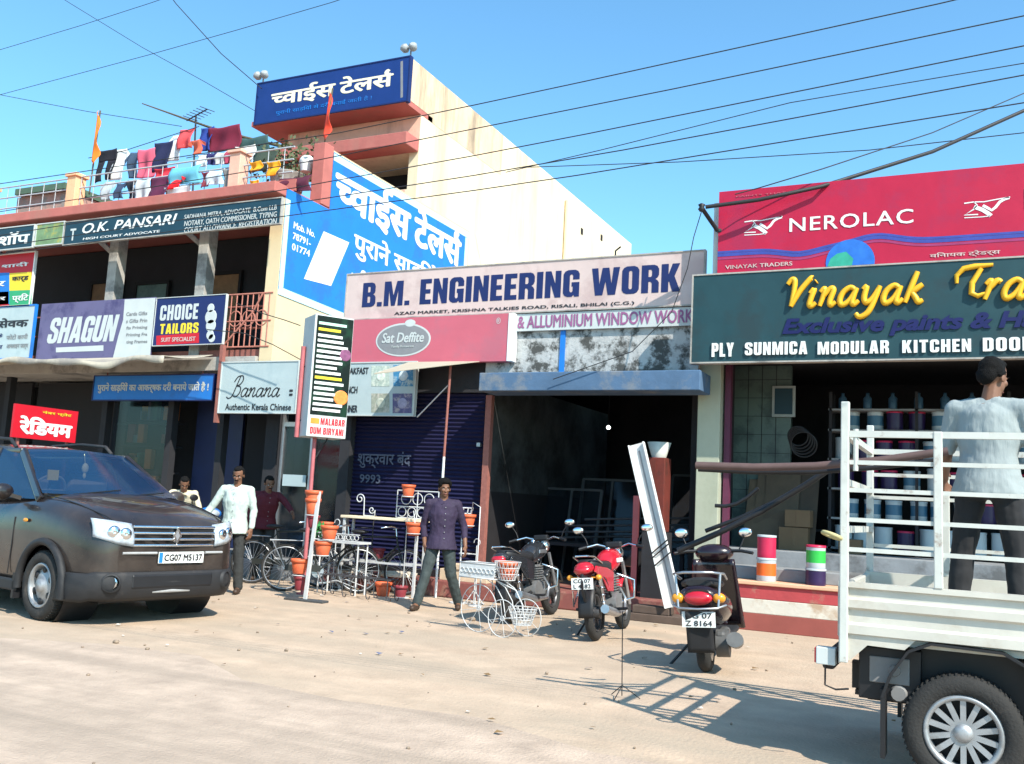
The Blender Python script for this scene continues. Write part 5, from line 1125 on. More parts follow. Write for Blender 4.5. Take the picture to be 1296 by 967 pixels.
bk2 = bicycle('second black bicycle, half hidden behind the man in the white shirt', (-9.6, 12.15, 0), R(25))
# ================================================================ people  (local frame: faces -y, x to the viewer's right, metres)
m_skin = M('skin', (.18, .085, .05), .55, .1, 12, spec=.35)
m_hair = M('black_hair', (.006, .0055, .0055), .85, .3, 60, .6, bscale=160, spec=.15)
m_eye = M('eye_white', (.7, .68, .65), .3, .02); m_lip = M('lips', (.20, .06, .05), .5)
m_shoe = M('brown_sandal', (.05, .03, .02), .6, .2)
V3 = Vector
def hand(b, wr, d, palm_n, side):
    """palm, four unequal bent fingers and a thumb leaving the palm's side"""
    d = V3(d).normalized(); n = V3(palm_n); n = (n - d * n.dot(d)).normalized(); a = d.cross(n).normalized() * side
    wr = V3(wr); b.caps(wr - d * .02, wr + d * .03, .026, .028, 8)
    for k in (-1, -.33, .33, 1): b.caps(wr + a * k * .020 + d * .02, wr + a * k * .030 + d * .088, .016, .0125, 8)
    for k, ln in zip((-1, -.33, .33, 1), (.062, .078, .084, .074)):
        p0 = wr + a * k * .031 + d * .09; p1 = p0 + (d + n * .25).normalized() * ln * .5; p2 = p1 + (d + n * .8).normalized() * ln * .32; p3 = p2 + (d + n * 1.6).normalized() * ln * .26
        b.caps(p0, p1, .0105, .0098, 8); b.caps(p1, p2, .0098, .009, 8); b.caps(p2, p3, .009, .0078, 8)
    q0 = wr + a * .024 + d * .03; q1 = q0 + (a * .8 + d * .7 + n * .3).normalized() * .042; q2 = q1 + (a * .3 + d + n * .3).normalized() * .03
    b.caps(q0, q1, .014, .012, 8); b.caps(q1, q2, .012, .009, 8)
def head(b, c, f, up=(0, 0, 1), s=1.0):
    f = V3(f).normalized(); up = V3(up); up = (up - f * up.dot(f)).normalized(); r = f.cross(up); c = V3(c)
    Mx = Matrix((r, f, up)).transposed()
    def blob(p, rad, n=16, m=10):
        o = len(b.v); b.ball((0, 0, 0), V3(rad) * s, n, m)
        for i in range(o, len(b.v)): b.v[i] = c + Mx @ (b.v[i] + V3(p) * s)
    blob((0, -.012, .028), (.074, .094, .088)); blob((0, .022, -.045), (.056, .066, .066)); blob((0, .058, -.092), (.030, .026, .020))
    blob((0, .086, -.025), (.011, .018, .022), 10, 6); blob((0, .100, -.036), (.016, .012, .010), 10, 6)
    for k in (-1, 1): blob((k * .076, -.005, -.015), (.009, .02, .032), 10, 6); blob((k * .032, .068, -.022), (.026, .02, .02), 10, 6)
    blob((0, .078, .012), (.05, .012, .01), 12, 6); blob((0, .078, -.066), (.024, .016, .012), 10, 6)
    return Mx, c, s
def facebits(t, H, moustache, hairstyle, hair=m_hair):
    Mx, c, s = H
    def mk(name, m, blobs, par=t):
        b = MB()
        for p, rad in blobs:
            o = len(b.v); b.ball((0, 0, 0), V3(rad) * s, 12, 8)
            for i in range(o, len(b.v)): b.v[i] = c + Mx @ (b.v[i] + V3(p) * s)
        return b.build(name, m, par)
    for k in (-1, 1):
        e = mk('eye', m_eye, [((k * .030, .0775, -.004), (.011, .006, .005))]); mk('iris', m_black, [((k * .030, .0815, -.004), (.0055, .004, .005))], e)
        mk('eyebrow', hair, [((k * .031, .086, .020), (.020, .006, .005))])
    mk('mouth', m_lip, [((0, .090, -.068), (.022, .007, .006))])
    if moustache: mk('moustache', hair, [((-.013, .094, -.054), (.018, .008, .007)), ((.013, .094, -.054), (.018, .008, .007))])
    hb = MB()
    for p, rad in hairstyle:
        o = len(hb.v); hb.ball((0, 0, 0), V3(rad) * s, 18, 12)
        for i in range(o, len(hb.v)): hb.v[i] = c + Mx @ (hb.v[i] + V3(p) * s)
    h = remesh(hb, 'hair', hair, t, .009, 1, .012, .02)
HAIR1 = [((0, -.028, .045), (.077, .086, .076)), ((0, .025, .088), (.056, .05, .028)), ((0, -.07, -.01), (.066, .045, .06)), ((-.068, -.02, .02), (.016, .045, .04)), ((.068, -.02, .02), (.016, .045, .04))]
HAIR2 = HAIR1 + [((0, .045, .09), (.068, .05, .035)), ((-.06, .02, .06), (.03, .05, .045)), ((.06, .02, .06), (.03, .05, .045)), ((0, -.03, .08), (.09, .095, .06))]
def person(label, loc, rz, J, shirt, pants, shoe, sleeve=1.0, hem=-.10, moustache=False, hairstyle=HAIR1, group='people in the street', vox=.011, folds=.018, girth=1, lean=None, hands=True, open_collar=True):
    """J: pelvis, chest, neck, headc, face, then sh, el, wr, hp, kn, an, toe as (viewer-left, viewer-right) pairs"""
    t = thing('person', label, 'person', loc, rz, group); g = {k: V3(v) if not isinstance(v[0], (tuple, list)) else [V3(q) for q in v] for k, v in J.items()}
    pel, ch, nk, hc = g['pelvis'], g['chest'], g['neck'], g['headc']
    def torso(b, e, lo=0, sleeve_hint=0):
        mid = (pel + ch) / 2
        k = .04 if lo < -.09 and e else 0
        rings = [(pel + V3((0, 0, lo)), .165 * girth + e + k, .115 * girth + e + k), (pel + V3((0, 0, .06)), .160 * girth + e, .115 * girth + e), (mid, .150 * girth + e, .110 * girth + e), (ch, .178 * girth + e, .125 * girth + e), (ch * .45 + nk * .55, .165 * girth + e, .105 * girth + e), (nk + V3((0, 0, -.035)), .085 + e, .07 + e)]
        b.loft(rings, 20)
        for i in (0, 1): b.caps(ch * .5 + nk * .5, g['sh'][i], .066 + e, .050 + e); b.caps(nk + V3((0, 0, -.045)), g['sh'][i], .048 + e, .045 + e)
    b = MB(); torso(b, 0, -.08); b.caps(nk - V3((0, 0, .06)), hc - V3((0, 0, .04)), .060, .052)
    H = head(b, hc, g['face'])
    for i in (0, 1):
        sd = (1, -1)[i]
        b.caps(g['sh'][i], g['el'][i], .056, .041); b.caps(g['el'][i], g['wr'][i], .042, .027)
        d = g['wr'][i] - g['el'][i]
        if hands: hand(b, g['wr'][i], (d.normalized() + g['hd'][i]).normalized() if 'hd' in g else d, V3((sd * 1.0, .3, 0)), sd)
        b.caps(g['hp'][i], g['kn'][i], .088, .058); b.caps(g['kn'][i], g['an'][i], .058, .038)
        b.caps(g['an'][i] - V3((0, 0, .03)), g['toe'][i], .042, .03)
    remesh(b, 'body', m_skin, t, .0075, 1)
    facebits(t, H, moustache, hairstyle)
    b = MB(); torso(b, .014, hem)
    for i in (0, 1):
        e = g['el'][i]; sh = g['sh'][i]; wr = g['wr'][i]
        if sleeve <= 1: b.caps(sh, sh + (e - sh) * sleeve, .064, .058)
        else: b.caps(sh, e, .065, .052); b.caps(e, e + (wr - e) * (sleeve - 1), .053, .042)
    sh_ = remesh(b, 'shirt', shirt, t, vox, 2, folds, .09)
    f = g['face'].normalized(); fl = V3((f.x, f.y, 0)).normalized()
    if open_collar:
        b = MB()
        for k in (-1, 1):
            r_ = V3((-fl.y, fl.x, 0)); b.bar(nk + r_ * k * .07 + fl * .01 + V3((0, 0, .0)), nk + r_ * k * .03 + fl * .105 + V3((0, 0, -.075)), .05, .014, fl)
        b.build('collar', shirt, sh_, bevel=.004)
        b = MB()
        for k in range(6): p = nk + (pel - nk) * (.22 + k * .15) + fl * (.142 * girth); b.lathe([(.007, 0), (.007, .006)], p, fl, 8)
        b.build('button', m_grey, sh_)
    b = MB(); b.loft([(pel + V3((0, 0, -.12)), .150 * girth, .110 * girth), (pel + V3((0, 0, -.02)), .155 * girth, .112 * girth), (pel + V3((0, 0, .05)), .148 * girth, .104 * girth)], 20)
    for i in (0, 1):
        b.caps(g['hp'][i], g['kn'][i], .098, .075); b.caps(g['kn'][i], g['an'][i] + V3((0, 0, .0)), .074, .066)
    remesh(b, 'trousers', pants, t, vox, 2, folds, .08)
    for i in (0, 1):
        b = MB(); a = g['an'][i]; o = g['toe'][i]; b.caps(V3((a.x, a.y, .045)) - (o - a).normalized() * .03 if False else V3((a.x, a.y, o.z + .01)), V3((o.x, o.y, o.z + .005)), .047, .038); remesh(b, 'shoe', shoe, t, .011, 1)
    return t
m_whiteshirt = M('pale_mint_shirt', (.44, .51, .47), .85, .08, 4, .8, bscale=3, bmap=(5, 5, 1.6))
m_trouser = M('dark_trousers', (.030, .032, .032), .85, .2, 8, .2, bscale=16)
m_plumshirt = M('dark_violet_shirt', (.030, .019, .046), .8, .25, 5, .8, bscale=3, bmap=(5, 5, 1.6))
m_jeans = M('dark_green_grey_jeans', (.042, .055, .055), .85, .25, 8, .2, bscale=20)
m_greyshirt = M('grey_work_shirt', (.27, .305, .305), .85, .1, 4, 1.0, bscale=2.6, bmap=(5, 5, 1.3))
m_maroonshirt = M('maroon_shirt', (.09, .009, .016), .85, .15, 5, .2)
m_creamshirt = M('cream_shirt', (.56, .50, .36), .85, .1, 5, .2)

STAND = dict(pelvis=(0, 0, .95), chest=(0, -.01, 1.25), neck=(0, .0, 1.47), headc=(0, -.025, 1.605), face=(0, -1, -.15),
             sh=((-.185, 0, 1.40), (.185, 0, 1.40)), el=((-.27, .02, 1.12), (.27, .02, 1.12)), wr=((-.28, -.06, .88), (.28, -.06, .88)),
             hp=((-.09, 0, .92), (.09, 0, .92)), kn=((-.10, -.03, .50), (.10, -.03, .50)), an=((-.10, .02, .09), (.10, .02, .09)), toe=((-.11, -.14, .035), (.11, -.14, .035)))
def pose(**k): d = dict(STAND); d.update(k); return d
person('man in a pale mint shirt and dark trousers standing at the car bonnet', (-9.30, 10.55, 0), R(20),
       pose(sh=((-.19, 0, 1.44), (.19, 0, 1.44)), neck=(0, 0, 1.51), headc=(.01, -.03, 1.65), chest=(0, -.01, 1.28), pelvis=(0, 0, .97), face=(.1, -1, -.35),
            el=((-.34, -.02, 1.18), (.25, .05, 1.16)), wr=((-.47, -.12, .97), (.26, -.03, .91)), kn=((-.12, -.04, .51), (.10, .0, .51)), an=((-.14, .0, .09), (.12, .03, .09)), toe=((-.17, -.16, .035), (.15, -.13, .035))),
       m_whiteshirt, m_trouser, m_shoe, 1.9, -.14, True)
person('man in a dark violet shirt striding past the plant stands', (-6.30, 11.18, 0), R(28),
       pose(pelvis=(0, 0, .93), hp=((-.09, -.0, .90), (.09, 0, .90)), kn=((-.17, -.06, .50), (.15, .04, .48)), an=((-.27, -.10, .10), (.27, .20, .10)), toe=((-.32, -.26, .035), (.27, .04, .035)),
            el=((-.25, .06, 1.10), (.29, .06, 1.10)), wr=((-.22, .0, .86), (.32, -.06, .86)), face=(.25, -1, -.1)),
       m_plumshirt, m_jeans, m_shoe, 1.55, -.13, False, HAIR2)
tm = person('man in a grey work shirt standing in the truck bed with his back turned', (.14, 6.88, .80), R(165),
       pose(pelvis=(0, 0, .88), chest=(0, -.03, 1.15), neck=(.0, -.03, 1.36), headc=(-.02, -.06, 1.49), face=(-.4, -1, -.25), sh=((-.205, -.02, 1.29), (.205, -.02, 1.29)),
            el=((-.27, -.06, 1.02), (.27, -.05, 1.02)), wr=((-.20, -.28, .90), (.34, -.26, .90)), hp=((-.1, 0, .84), (.1, 0, .84)), kn=((-.15, -.03, .46), (.16, -.03, .46)), an=((-.18, .02, .09), (.19, .02, .09)), toe=((-.20, -.14, .035), (.21, -.14, .035))),
       m_greyshirt, M('black_trousers', (.018, .018, .02), .85, .2, 8, .2, bscale=16), m_shoe, .85, -.10, False, HAIR1, 'people in the street', .012, .016, 1.04)
tm.scale = (1.02, 1.04, 1.1)
person('man in a maroon shirt reaching forward behind the bicycles', (-10.35, 12.45, 0), R(35),
       pose(sh=((-.19, 0, 1.38), (.19, -.04, 1.38)), el=((-.27, .02, 1.12), (.36, -.22, 1.24)), wr=((-.26, -.08, .90), (.46, -.46, 1.12)), chest=(.02, -.06, 1.22), neck=(.03, -.09, 1.44), headc=(.04, -.14, 1.57), face=(.4, -1, -.4)),
       m_maroonshirt, m_trouser, m_shoe, 1.8, -.12, True)
person('person in a cream shirt bending forward behind the dark car', (-12.0, 12.3, 0), R(30),
       pose(chest=(.03, -.10, 1.18), neck=(.05, -.22, 1.38), headc=(.07, -.30, 1.49), face=(.3, -.8, -.5), sh=((-.15, -.16, 1.33), (.22, -.18, 1.33)), el=((-.28, -.22, 1.1), (.34, -.28, 1.1)), wr=((-.22, -.42, .98), (.30, -.48, .98))),
       m_creamshirt, m_trouser, m_shoe, 1.9, -.12, False)
# ================================================================ plant stands, pots, workshop goods, paint shop goods
m_terra = M('terracotta_plastic', (.62, .12, .045), .55, .1, 6, col2=(.44, .09, .04), c2scale=3)
m_maroonpot = M('maroon_plastic', (.22, .03, .04), .5, .1)
m_wiron = M('white_iron', (.52, .53, .53), .5, .08, 10, col2=(.45, .36, .28), c2scale=9, c2lo=.62, c2hi=.75)
m_soil = M('soil', (.05, .035, .025), .95, .3, 30)
def pot(label, p, h=.2, r=.11, m=None, group='plant pots on the stands', soil=False):
    t = thing('plant_pot', label, 'flower pot', p, 0, group); m = m or m_terra
    b = MB(); b.lathe([(.001, 0), (r * .68, 0), (r * .72, .01), (r * .95, h * .78), (r * .93, h * .80), (r * .84, h * .78), (r * .62, .02), (.001, .02)], (0, 0, 0), n=26); b.build('pot_wall', m, t)
    b = MB(); b.lathe([(r * .93, h * .76), (r * 1.05, h * .77), (r * 1.08, h), (r * 1.0, h), (r * .94, h * .82)], (0, 0, 0), n=26, cap=False); b.build('rim', m, t)
    return t
# slanting tiered stand
A0 = az(386, 761); A1 = ay(404, 622, A0.y + .1)
s = thing('pot_stand', 'white slanting pole stand on a flat dark foot, carrying terracotta pots', 'plant stand', (A0.x, A0.y, 0))
b = MB(); b.bar(A0 + V3((0, 0, .03)), A1, .05, .03, (0, 1, 0)); b.build('pole', m_wiron, s, True)
b = MB(); b.bar(A0 + V3((-.30, .0, .015)), A0 + V3((.32, .02, .015)), .16, .03); b.build('foot', M('dark_foot', (.06, .065, .07), .6), s, True, bevel=.006)
b = MB()
tiers = [('two stacked', 395, 652), ('green-leaf', 416, 683), ('mid', 408, 703), ('low', 378, 728)]
pts = []
for _, u, v in tiers:
    p = ay(u, v, A0.y + .12); k = (p.z - A0.z) / (A1.z - A0.z); q = A0 + (A1 - A0) * k
    pts.append(p); b.tube([q, p - V3((0, 0, .01))], .008, 6); b.ring(p, (0, 0, 1), .085, .007, 22, 6)
b.build('pot_holder', m_wiron, s, True)
p = pts[0]; pot('tall terracotta pot at the top of the slanting stand', p + V3((0, 0, .01)), .22, .105); pot('terracotta pot nested into the top pot of the slanting stand', p + V3((.0, 0, .12)), .22, .115)
pot('maroon plastic pot hanging under the top terracotta pots', p + V3((.015, .02, -.17)), .17, .085, m_maroonpot)
pot('terracotta pot on the right arm of the slanting stand', pts[1], .19, .115); pot('terracotta pot on the middle arm of the slanting stand', pts[2], .19, .115)
pot('terracotta pot on the lowest arm left of the slanting pole', pts[3] + V3((0, 0, .02)), .2, .115); pot('maroon pot hanging under the lowest terracotta pot', pts[3] + V3((.02, .02, -.2)), .19, .09, m_maroonpot)
b = MB(); random.seed(4)
for i in range(40):
    c = ay(405, 672, A0.y + .2) + V3((random.gauss(0, .05), random.gauss(0, .05), random.gauss(0, .05))); d = V3((random.gauss(0, 1), random.gauss(0, 1), random.gauss(.4, 1))).normalized(); sd = d.orthogonal().normalized() * .018
    b.add([c, c + d * .04 + sd, c + d * .085, c + d * .04 - sd], [(0, 1, 2, 3)])
b.tube([pts[1] + V3((-.05, 0, .12)), ay(405, 672, A0.y + .2)], .01, 6)
single(b, 'small_plant', M('leaf_green', (.03, .22, .05), .5, .2), 'small bright green plant behind the slanting white pole', 'plant')
# tall bench / display table
def leg4(b, x0, x1, y0, y1, z, r=.014):
    for x in (x0, x1):
        for y in (y0, y1): b.tube([(x, y, 0), (x, y, z)], r, 8)
s = thing('display_table', 'tall narrow table with a long cream top and thin white legs', 'table', (-7.95, 12.35, 0))
b = MB(); b.box(-8.68, -7.25, 12.2, 12.52, 1.10, 1.14); b.build('tabletop', M('cream_board', (.72, .60, .42), .7, .1, 5, .1), s, True, bevel=.006)
for x in (-8.62, -7.32):
    for y in (12.24, 12.48):
        b = MB(); b.box(x - .018, x + .018, y - .018, y + .018, 0, 1.10); b.build('leg', m_wiron, s, True)
b = MB(); b.box(-8.60, -7.34, 12.23, 12.25, .45, .48); b.box(-8.60, -7.34, 12.47, 12.49, .45, .48); b.build('stretcher', m_wiron, s, True)
s = thing('small_table', 'low white lattice-top table in front of the tall cream table', 'table', (-8.35, 11.85, 0))
b = MB(); b.box(-8.7, -7.95, 11.7, 12.0, .74, .77)
for i in range(10): b.ring((-8.65 + i * .072, 11.69, .83), (0, 1, 0), .034, .006, 14, 5)
b.tube([(-8.7, 11.69, .875), (-7.95, 11.69, .875)], .008, 6); b.build('tabletop', m_wiron, s, True)
for x in (-8.66, -7.99):
    for y in (11.73, 11.97):
        b = MB(); b.tube([(x, y, 0), (x, y, .74)], .013, 8); b.build('leg', m_wiron, s, True)
b = MB()
for y in (11.73, 11.97): b.tube([(-8.66, y, .12), (-8.33, y, .2), (-7.99, y, .12)], .007, 6)
b.build('stretcher', m_wiron, s, True)
# lattice chair-back stand on the table
s = thing('lattice_stand', 'white curled wire stand on the right end of the cream table', 'plant stand', (-7.45, 12.42, 1.14))
b = MB(); x0, x1, y = -7.8, -7.08, 12.4
for z in (1.15, 1.32, 1.56): b.tube([(x0, y, z), (x1, y, z)], .009, 6)
for x in (x0, (x0 + x1) / 2, x1): b.tube([(x, y, 1.14), (x, y, 1.56)], .009, 6)
for i in range(4): b.ring((x0 + .1 + i * .17, y, 1.24), (0, 1, 0), .07, .007, 18, 5)
for i in range(3): b.ring((x0 + .16 + i * .2, y, 1.44), (0, 1, 0), .085, .007, 20, 5)
b.build('wire_frame', m_wiron, s, True)
b = MB(); b.ring((-7.55, 12.3, 1.47), (0, 0, 1), .09, .008, 20, 6); b.tube([(-7.55, y, 1.47), (-7.55, 12.3 + .09, 1.47)], .008, 6); b.build('pot_ring', m_wiron, s, True)
pot('terracotta pot held in the ring of the white wire stand', (-7.55, 12.3, 1.46), .19, .10)
b = MB()
for i in range(3): b.ball((-7.15 - i * .09, 12.46, 1.42), (.05, .03, .02), 8, 5)
s = thing('scroll_hook', 'white scrolled wire ornament at the left end of the cream table', 'ornament', (-8.4, 12.36, 1.14))
b = MB()
def scroll(c, r0, turns, n=30): return [V3(c) + V3((r0 * (1 - .75 * i / n) * math.cos(i / n * turns * 6.283), 0, r0 * (1 - .75 * i / n) * math.sin(i / n * turns * 6.283))) for i in range(n + 1)]
b.tube(scroll((-8.45, 12.36, 1.40), .08, 1.3), .009, 6); b.tube([(-8.37, 12.36, 1.40), (-8.36, 12.36, 1.145)], .009, 6); b.tube(scroll((-8.22, 12.36, 1.24), .06, -1.2), .008, 6); b.tube([(-8.36, 12.36, 1.15), (-8.16, 12.36, 1.15), (-8.16, 12.36, 1.24)], .008, 6); b.build('wire_scroll', m_wiron, s, True)
# hanging pots near the walking man
for lb, (u, v), Y in (('terracotta pot under the cream table edge, left of the walking man', (523, 678), 12.1), ('terracotta pot on a bent white rod, right of the walking man', (591, 668), 12.0)):
    p = ay(u, v, Y); pot(lb, p, .19, .115)
    b = MB(); q = p + V3((.17 if u > 550 else -.15, .05, 0)); b.tube([(q.x, q.y, 0), (q.x, q.y, p.z + .3), (p.x + .05 * (1 if u > 550 else -1), q.y, p.z + .36), (p.x, p.y + .09, p.z - .0)], .008, 6); b.ring(p + V3((0, 0, .03)), (0, 0, 1), .10, .007, 20, 6); b.lathe([(.10, 0), (.10, .012)], (q.x, q.y, 0), n=14)
    single(b, 'pot_hook', m_wiron, 'bent white rod holding the pot ' + ('right' if u > 550 else 'left') + ' of the walking man', 'plant stand')
p = ay(586, 655, 12.2); s = thing('wire_basket', 'white wire basket raised on a stick behind the walking man', 'basket', (p.x, p.y, 0))
b = MB()
for z, r in ((-.02, .10), (.06, .12), (.14, .14)): b.ring(p + V3((0, 0, z)), (0, 0, 1), r, .007, 24, 5)
for i in range(12): a = i * math.pi / 6; b.tube([p + V3((.10 * math.cos(a), .10 * math.sin(a), -.02)), p + V3((.14 * math.cos(a), .14 * math.sin(a), .14))], .005, 5)
b.build('wire_bowl', m_wiron, s, True)
b = MB(); b.tube([(p.x, p.y, 0), (p.x, p.y, p.z - .02)], .012, 6); b.lathe([(.13, 0), (.13, .015)], (p.x, p.y, 0), n=16); b.build('stick', m_wiron, s, True)
# pale round trays and stools on the ground behind
for i, (u, v, lb) in enumerate(((448, 712, 'pale round tray on the ground under the low white table'), (505, 712, 'second pale tray on the workshop edge left of the walking man'))):
    p = ay(u, v, 12.75); b = MB(); b.lathe([(.28, 0), (.30, .05), (.28, .055), (.27, .02), (.001, .02)], (p.x, p.y, .25), n=26); single(b, 'tray', M('tray_pale', (.60, .52, .42), .6, .1), lb, 'tray')
b = MB(); b.box(-7.2, -6.4, 12.78, 13.1, .25, .42); b.box(-7.1, -6.6, 12.76, 13.05, .423, .5); single(b, 'plank_stack', M('pale_plank', (.60, .46, .32), .8, .2, 5), 'short pale planks lying at the foot of the navy shutter', 'planks', bevel=.006)
# low grey planter racks with curly feet
s = thing('rack', 'low dark wire rack with curled feet in front of the tables', 'plant stand', (-7.9, 11.5, 0))
b = MB()
for y in (11.42, 11.62): b.tube([(-8.4, y, .30), (-7.2, y, .30)], .009, 6)
for x in (-8.35, -8.0, -7.6, -7.25):
    b.tube([(x, 11.42, .30), (x, 11.62, .30)], .008, 6)
    for y in (11.42, 11.62): b.tube([(x, y, .30), (x, y, .08), (x + .02, y, .02), (x + .06, y, .02), (x + .07, y, .06)], .008, 6)
b.build('wire_frame', M('dark_wire', (.05, .05, .055), .5), s, True)
# cycle-shaped planter
s = thing('cycle_planter', 'white wire planter shaped like a tricycle with three baskets', 'plant stand', (-4.85, 9.75, 0), R(-6))
def wbasket(c, r0, r1, h):
    b = MB(); c = V3(c)
    for k in range(4): f = k / 3; b.ring(c + V3((0, 0, h * f)), (0, 0, 1), r0 + (r1 - r0) * f, .0045, 26, 5)
    n = 18
    for i in range(n):
        a = 2 * math.pi * i / n; a2 = a + .35
        b.tube([c + V3((r0 * math.cos(a), r0 * math.sin(a), 0)), c + V3((r1 * math.cos(a2), r1 * math.sin(a2), h))], .003, 5); b.tube([c + V3((r0 * math.cos(a2), r0 * math.sin(a2), 0)), c + V3((r1 * math.cos(a), r1 * math.sin(a), h))], .003, 5)
    for i in range(6): a = math.pi * i / 6; b.tube([c + V3((r0 * math.cos(a), r0 * math.sin(a), 0)), c - V3((r0 * math.cos(a), r0 * math.sin(a), 0))], .004, 5)
    return b.build('wire_basket', m_wiron, s)
def wwheel(c, r, ax_=(0, 1, 0), n=8):
    b = MB(); b.ring(c, ax_, r, .0055, 40, 6); c = V3(c); x = V3((1, 0, 0)) if abs(ax_[1]) > .5 else V3((0, 1, 0)); x = (x - V3(ax_).normalized() * x.dot(V3(ax_).normalized())).normalized(); z = V3((0, 0, 1))
    for i in range(n): a = 2 * math.pi * i / n + .2; b.tube([c, c + (x * math.cos(a) + z * math.sin(a)) * r], .0032, 5)
    b.ring(c, ax_, .025, .006, 12, 5); return b.build('wheel', m_wiron, s)
wwheel((-.12, 0, .26), .26, (.12, 1, 0)); wwheel((.30, -.16, .20), .20, (.12, 1, 0)); wwheel((.42, .16, .20), .20, (.12, 1, 0))
b = MB(); b.grid(lambda u, v: (-.33 + u * .46, -.10 + .0 * v, .60 + v * .16), 2, 2)
for z in (.60, .76): b.tube([(-.34, -.1, z), (.14, -.1, z), (.14, .12, z), (-.34, .12, z)], .008, 6, True)
for i in range(8): b.ring((-.30 + i * .058, -.106, .68), (0, 1, 0), .026, .005, 12, 5)
b.tube([(-.34, -.1, .6), (-.34, .12, .6)], .007); b.build('tray_basket', m_wiron, s)
wbasket((.22, .03, .60), .09, .15, .20); wbasket((.46, .0, .14), .10, .16, .18)
b = MB(); b.tube([(-.12, 0, .26), (-.11, 0, .60)], .009, 6)
for dx in (0, .12, .24): b.tube([(-.05 + dx, 0, .60), (.10 + dx, 0, .52), (.20 + dx, 0, .38), (.24 + dx, 0, .20)], .006, 6)
b.tube([(.30, -.16, .2), (.42, .16, .2)], .008, 6); b.tube([(.05, 0, .6), (.36, 0, .5), (.46, 0, .34)], .008, 6); b.build('frame', m_wiron, s)
q = WM[s] @ V3((.22, .03, .61)); pot('terracotta pot sitting in the upper basket of the tricycle planter', q, .19, .105)

# white window channels leaning on the workshop
B0 = ay(853, 768, 12.35); B0.z = max(B0.z, .0); B1 = ay(806, 562, 12.45)
s = thing('window_section', 'long white metal window channel leaning in the workshop opening', 'metal channel', (B0.x, 12.35, 0))
d = (B1 - B0).normalized(); sx = V3((1, 0, 0)); sx = (sx - d * sx.dot(d)).normalized(); nn = d.cross(sx)
b = MB(); m_alu = M('white_powder_coat', (.62, .60, .58), .45, .1, 5, col2=(.58, .42, .36), c2scale=2.2, c2lo=.58, c2hi=.75)
b.bar(B0, B1, .20, .012, nn)
b.build('web', m_alu, s, True)
for k in (-1, 1):
    b = MB(); b.bar(B0 + sx * k * .106 + nn * -.03, B1 + sx * k * .106 + nn * -.03, .012, .075, nn); b.build('flange', m_white, s, True)
b = MB(); b.bar(B0 + sx * .01 - nn * .012 + d * .05, B1 + sx * .01 - nn * .012 - d * .1, .025, .012, nn); b.build('groove', m_grey, s, True)
b = MB()
for t_ in (.27, .32, .345): c = B0.lerp(B1, t_); b.tube([c - sx * .14 - d * .05 - nn * .07, c + sx * .14 + d * .09 - nn * .07], .010, 6)
b.build('tie', m_black, s, True)
# workshop interior clutter
b = MB(); b.box(-4.06, -3.80, 12.98, 13.3, 1.16, 2.2); o = single(b, 'cabinet', M('rusty_red_sheet', (.13, .022, .014), .75, .2, 5, .2, col2=(.06, .018, .012), c2scale=3), 'rusty red sheet-metal locker beside the leaning white channel', 'cabinet', bevel=.01)
b = MB(); b.box(-4.09, -3.77, 12.96, 13.34, .25, 1.155); b.build('stand', m_dark2, o, True)
b = MB(); b.box(-4.04, -3.93, 12.97, 12.98, 1.2, 2.16); b.build('door', M('locker_door', (.11, .02, .012), .7, .2), o, True)
p = ay(832, 582, 13.1); b = MB(); b.lathe([(.10, 0), (.17, .22), (.16, .22), (.09, .01), (.001, .01)], (-3.93, 13.12, 2.2), n=22); single(b, 'basin', M('pale_basin', (.46, .46, .42), .6), 'pale basin standing on top of the rusty red locker', 'basin')
random.seed(21)
for i in range(7):
    x = -6.3 + i * .33; b = MB(); L_ = random.uniform(1.6, 2.6); z = 1.1 + .09 * i % .4
    b.tube([(x - .2, 14.4, .9 + .12 * (i % 4)), (x + L_, 14.9, 1.05 + .12 * (i % 4))], .018, 6)
    single(b, 'metal_rod', M('dull_rod', (.045, .045, .05), .6), 'grey metal rod lying among others on the dark workshop bench', 'rod', 'rods on the workshop bench')
s = thing('work_bench', 'dark steel bench carrying rods deep in the workshop', 'bench', (-5, 14.7, .25))
b = MB(); b.box(-6.5, -3.8, 14.3, 15.1, .82, .87); b.build('top', m_dark2, s, True)
for x in (-6.4, -3.9):
    for y in (14.4, 15.0): b = MB(); b.box(x - .03, x + .03, y - .03, y + .03, .25, .82); b.build('leg', m_dark2, s, True)
b = MB(); b.box(-4.25, -4.17, 13.0, 13.08, .25, 1.65); single(b, 'post', M('dark_red_post', (.12, .03, .04), .7, .2), 'slim dark red post inside the workshop near the leaning channel', 'post')
pbl = ay(770, 541, 16); b = MB(); b.ball(pbl, .035, 10, 6); o = single(b, 'bulb', M('lit_bulb', (.9, .9, .85), .3, emit=(1, .97, .9, 8)), 'small lit bulb hanging in the dark workshop', 'lamp'); b = MB(); b.tube([pbl + V3((0, 0, .03)), V3((pbl.x, 16, 4.05))], .006, 5); b.build('flex', m_black, o, True)
b = MB(); b.box(-4.1, -3.3, 12.3, 12.68, 0, .10); b.box(-4.0, -3.5, 12.35, 12.6, .103, .2); single(b, 'timber_block', M('dark_timber', (.10, .07, .055), .85, .25, 6), 'dark timber blocks on the ground at the foot of the leaning channel', 'timber', bevel=.008)

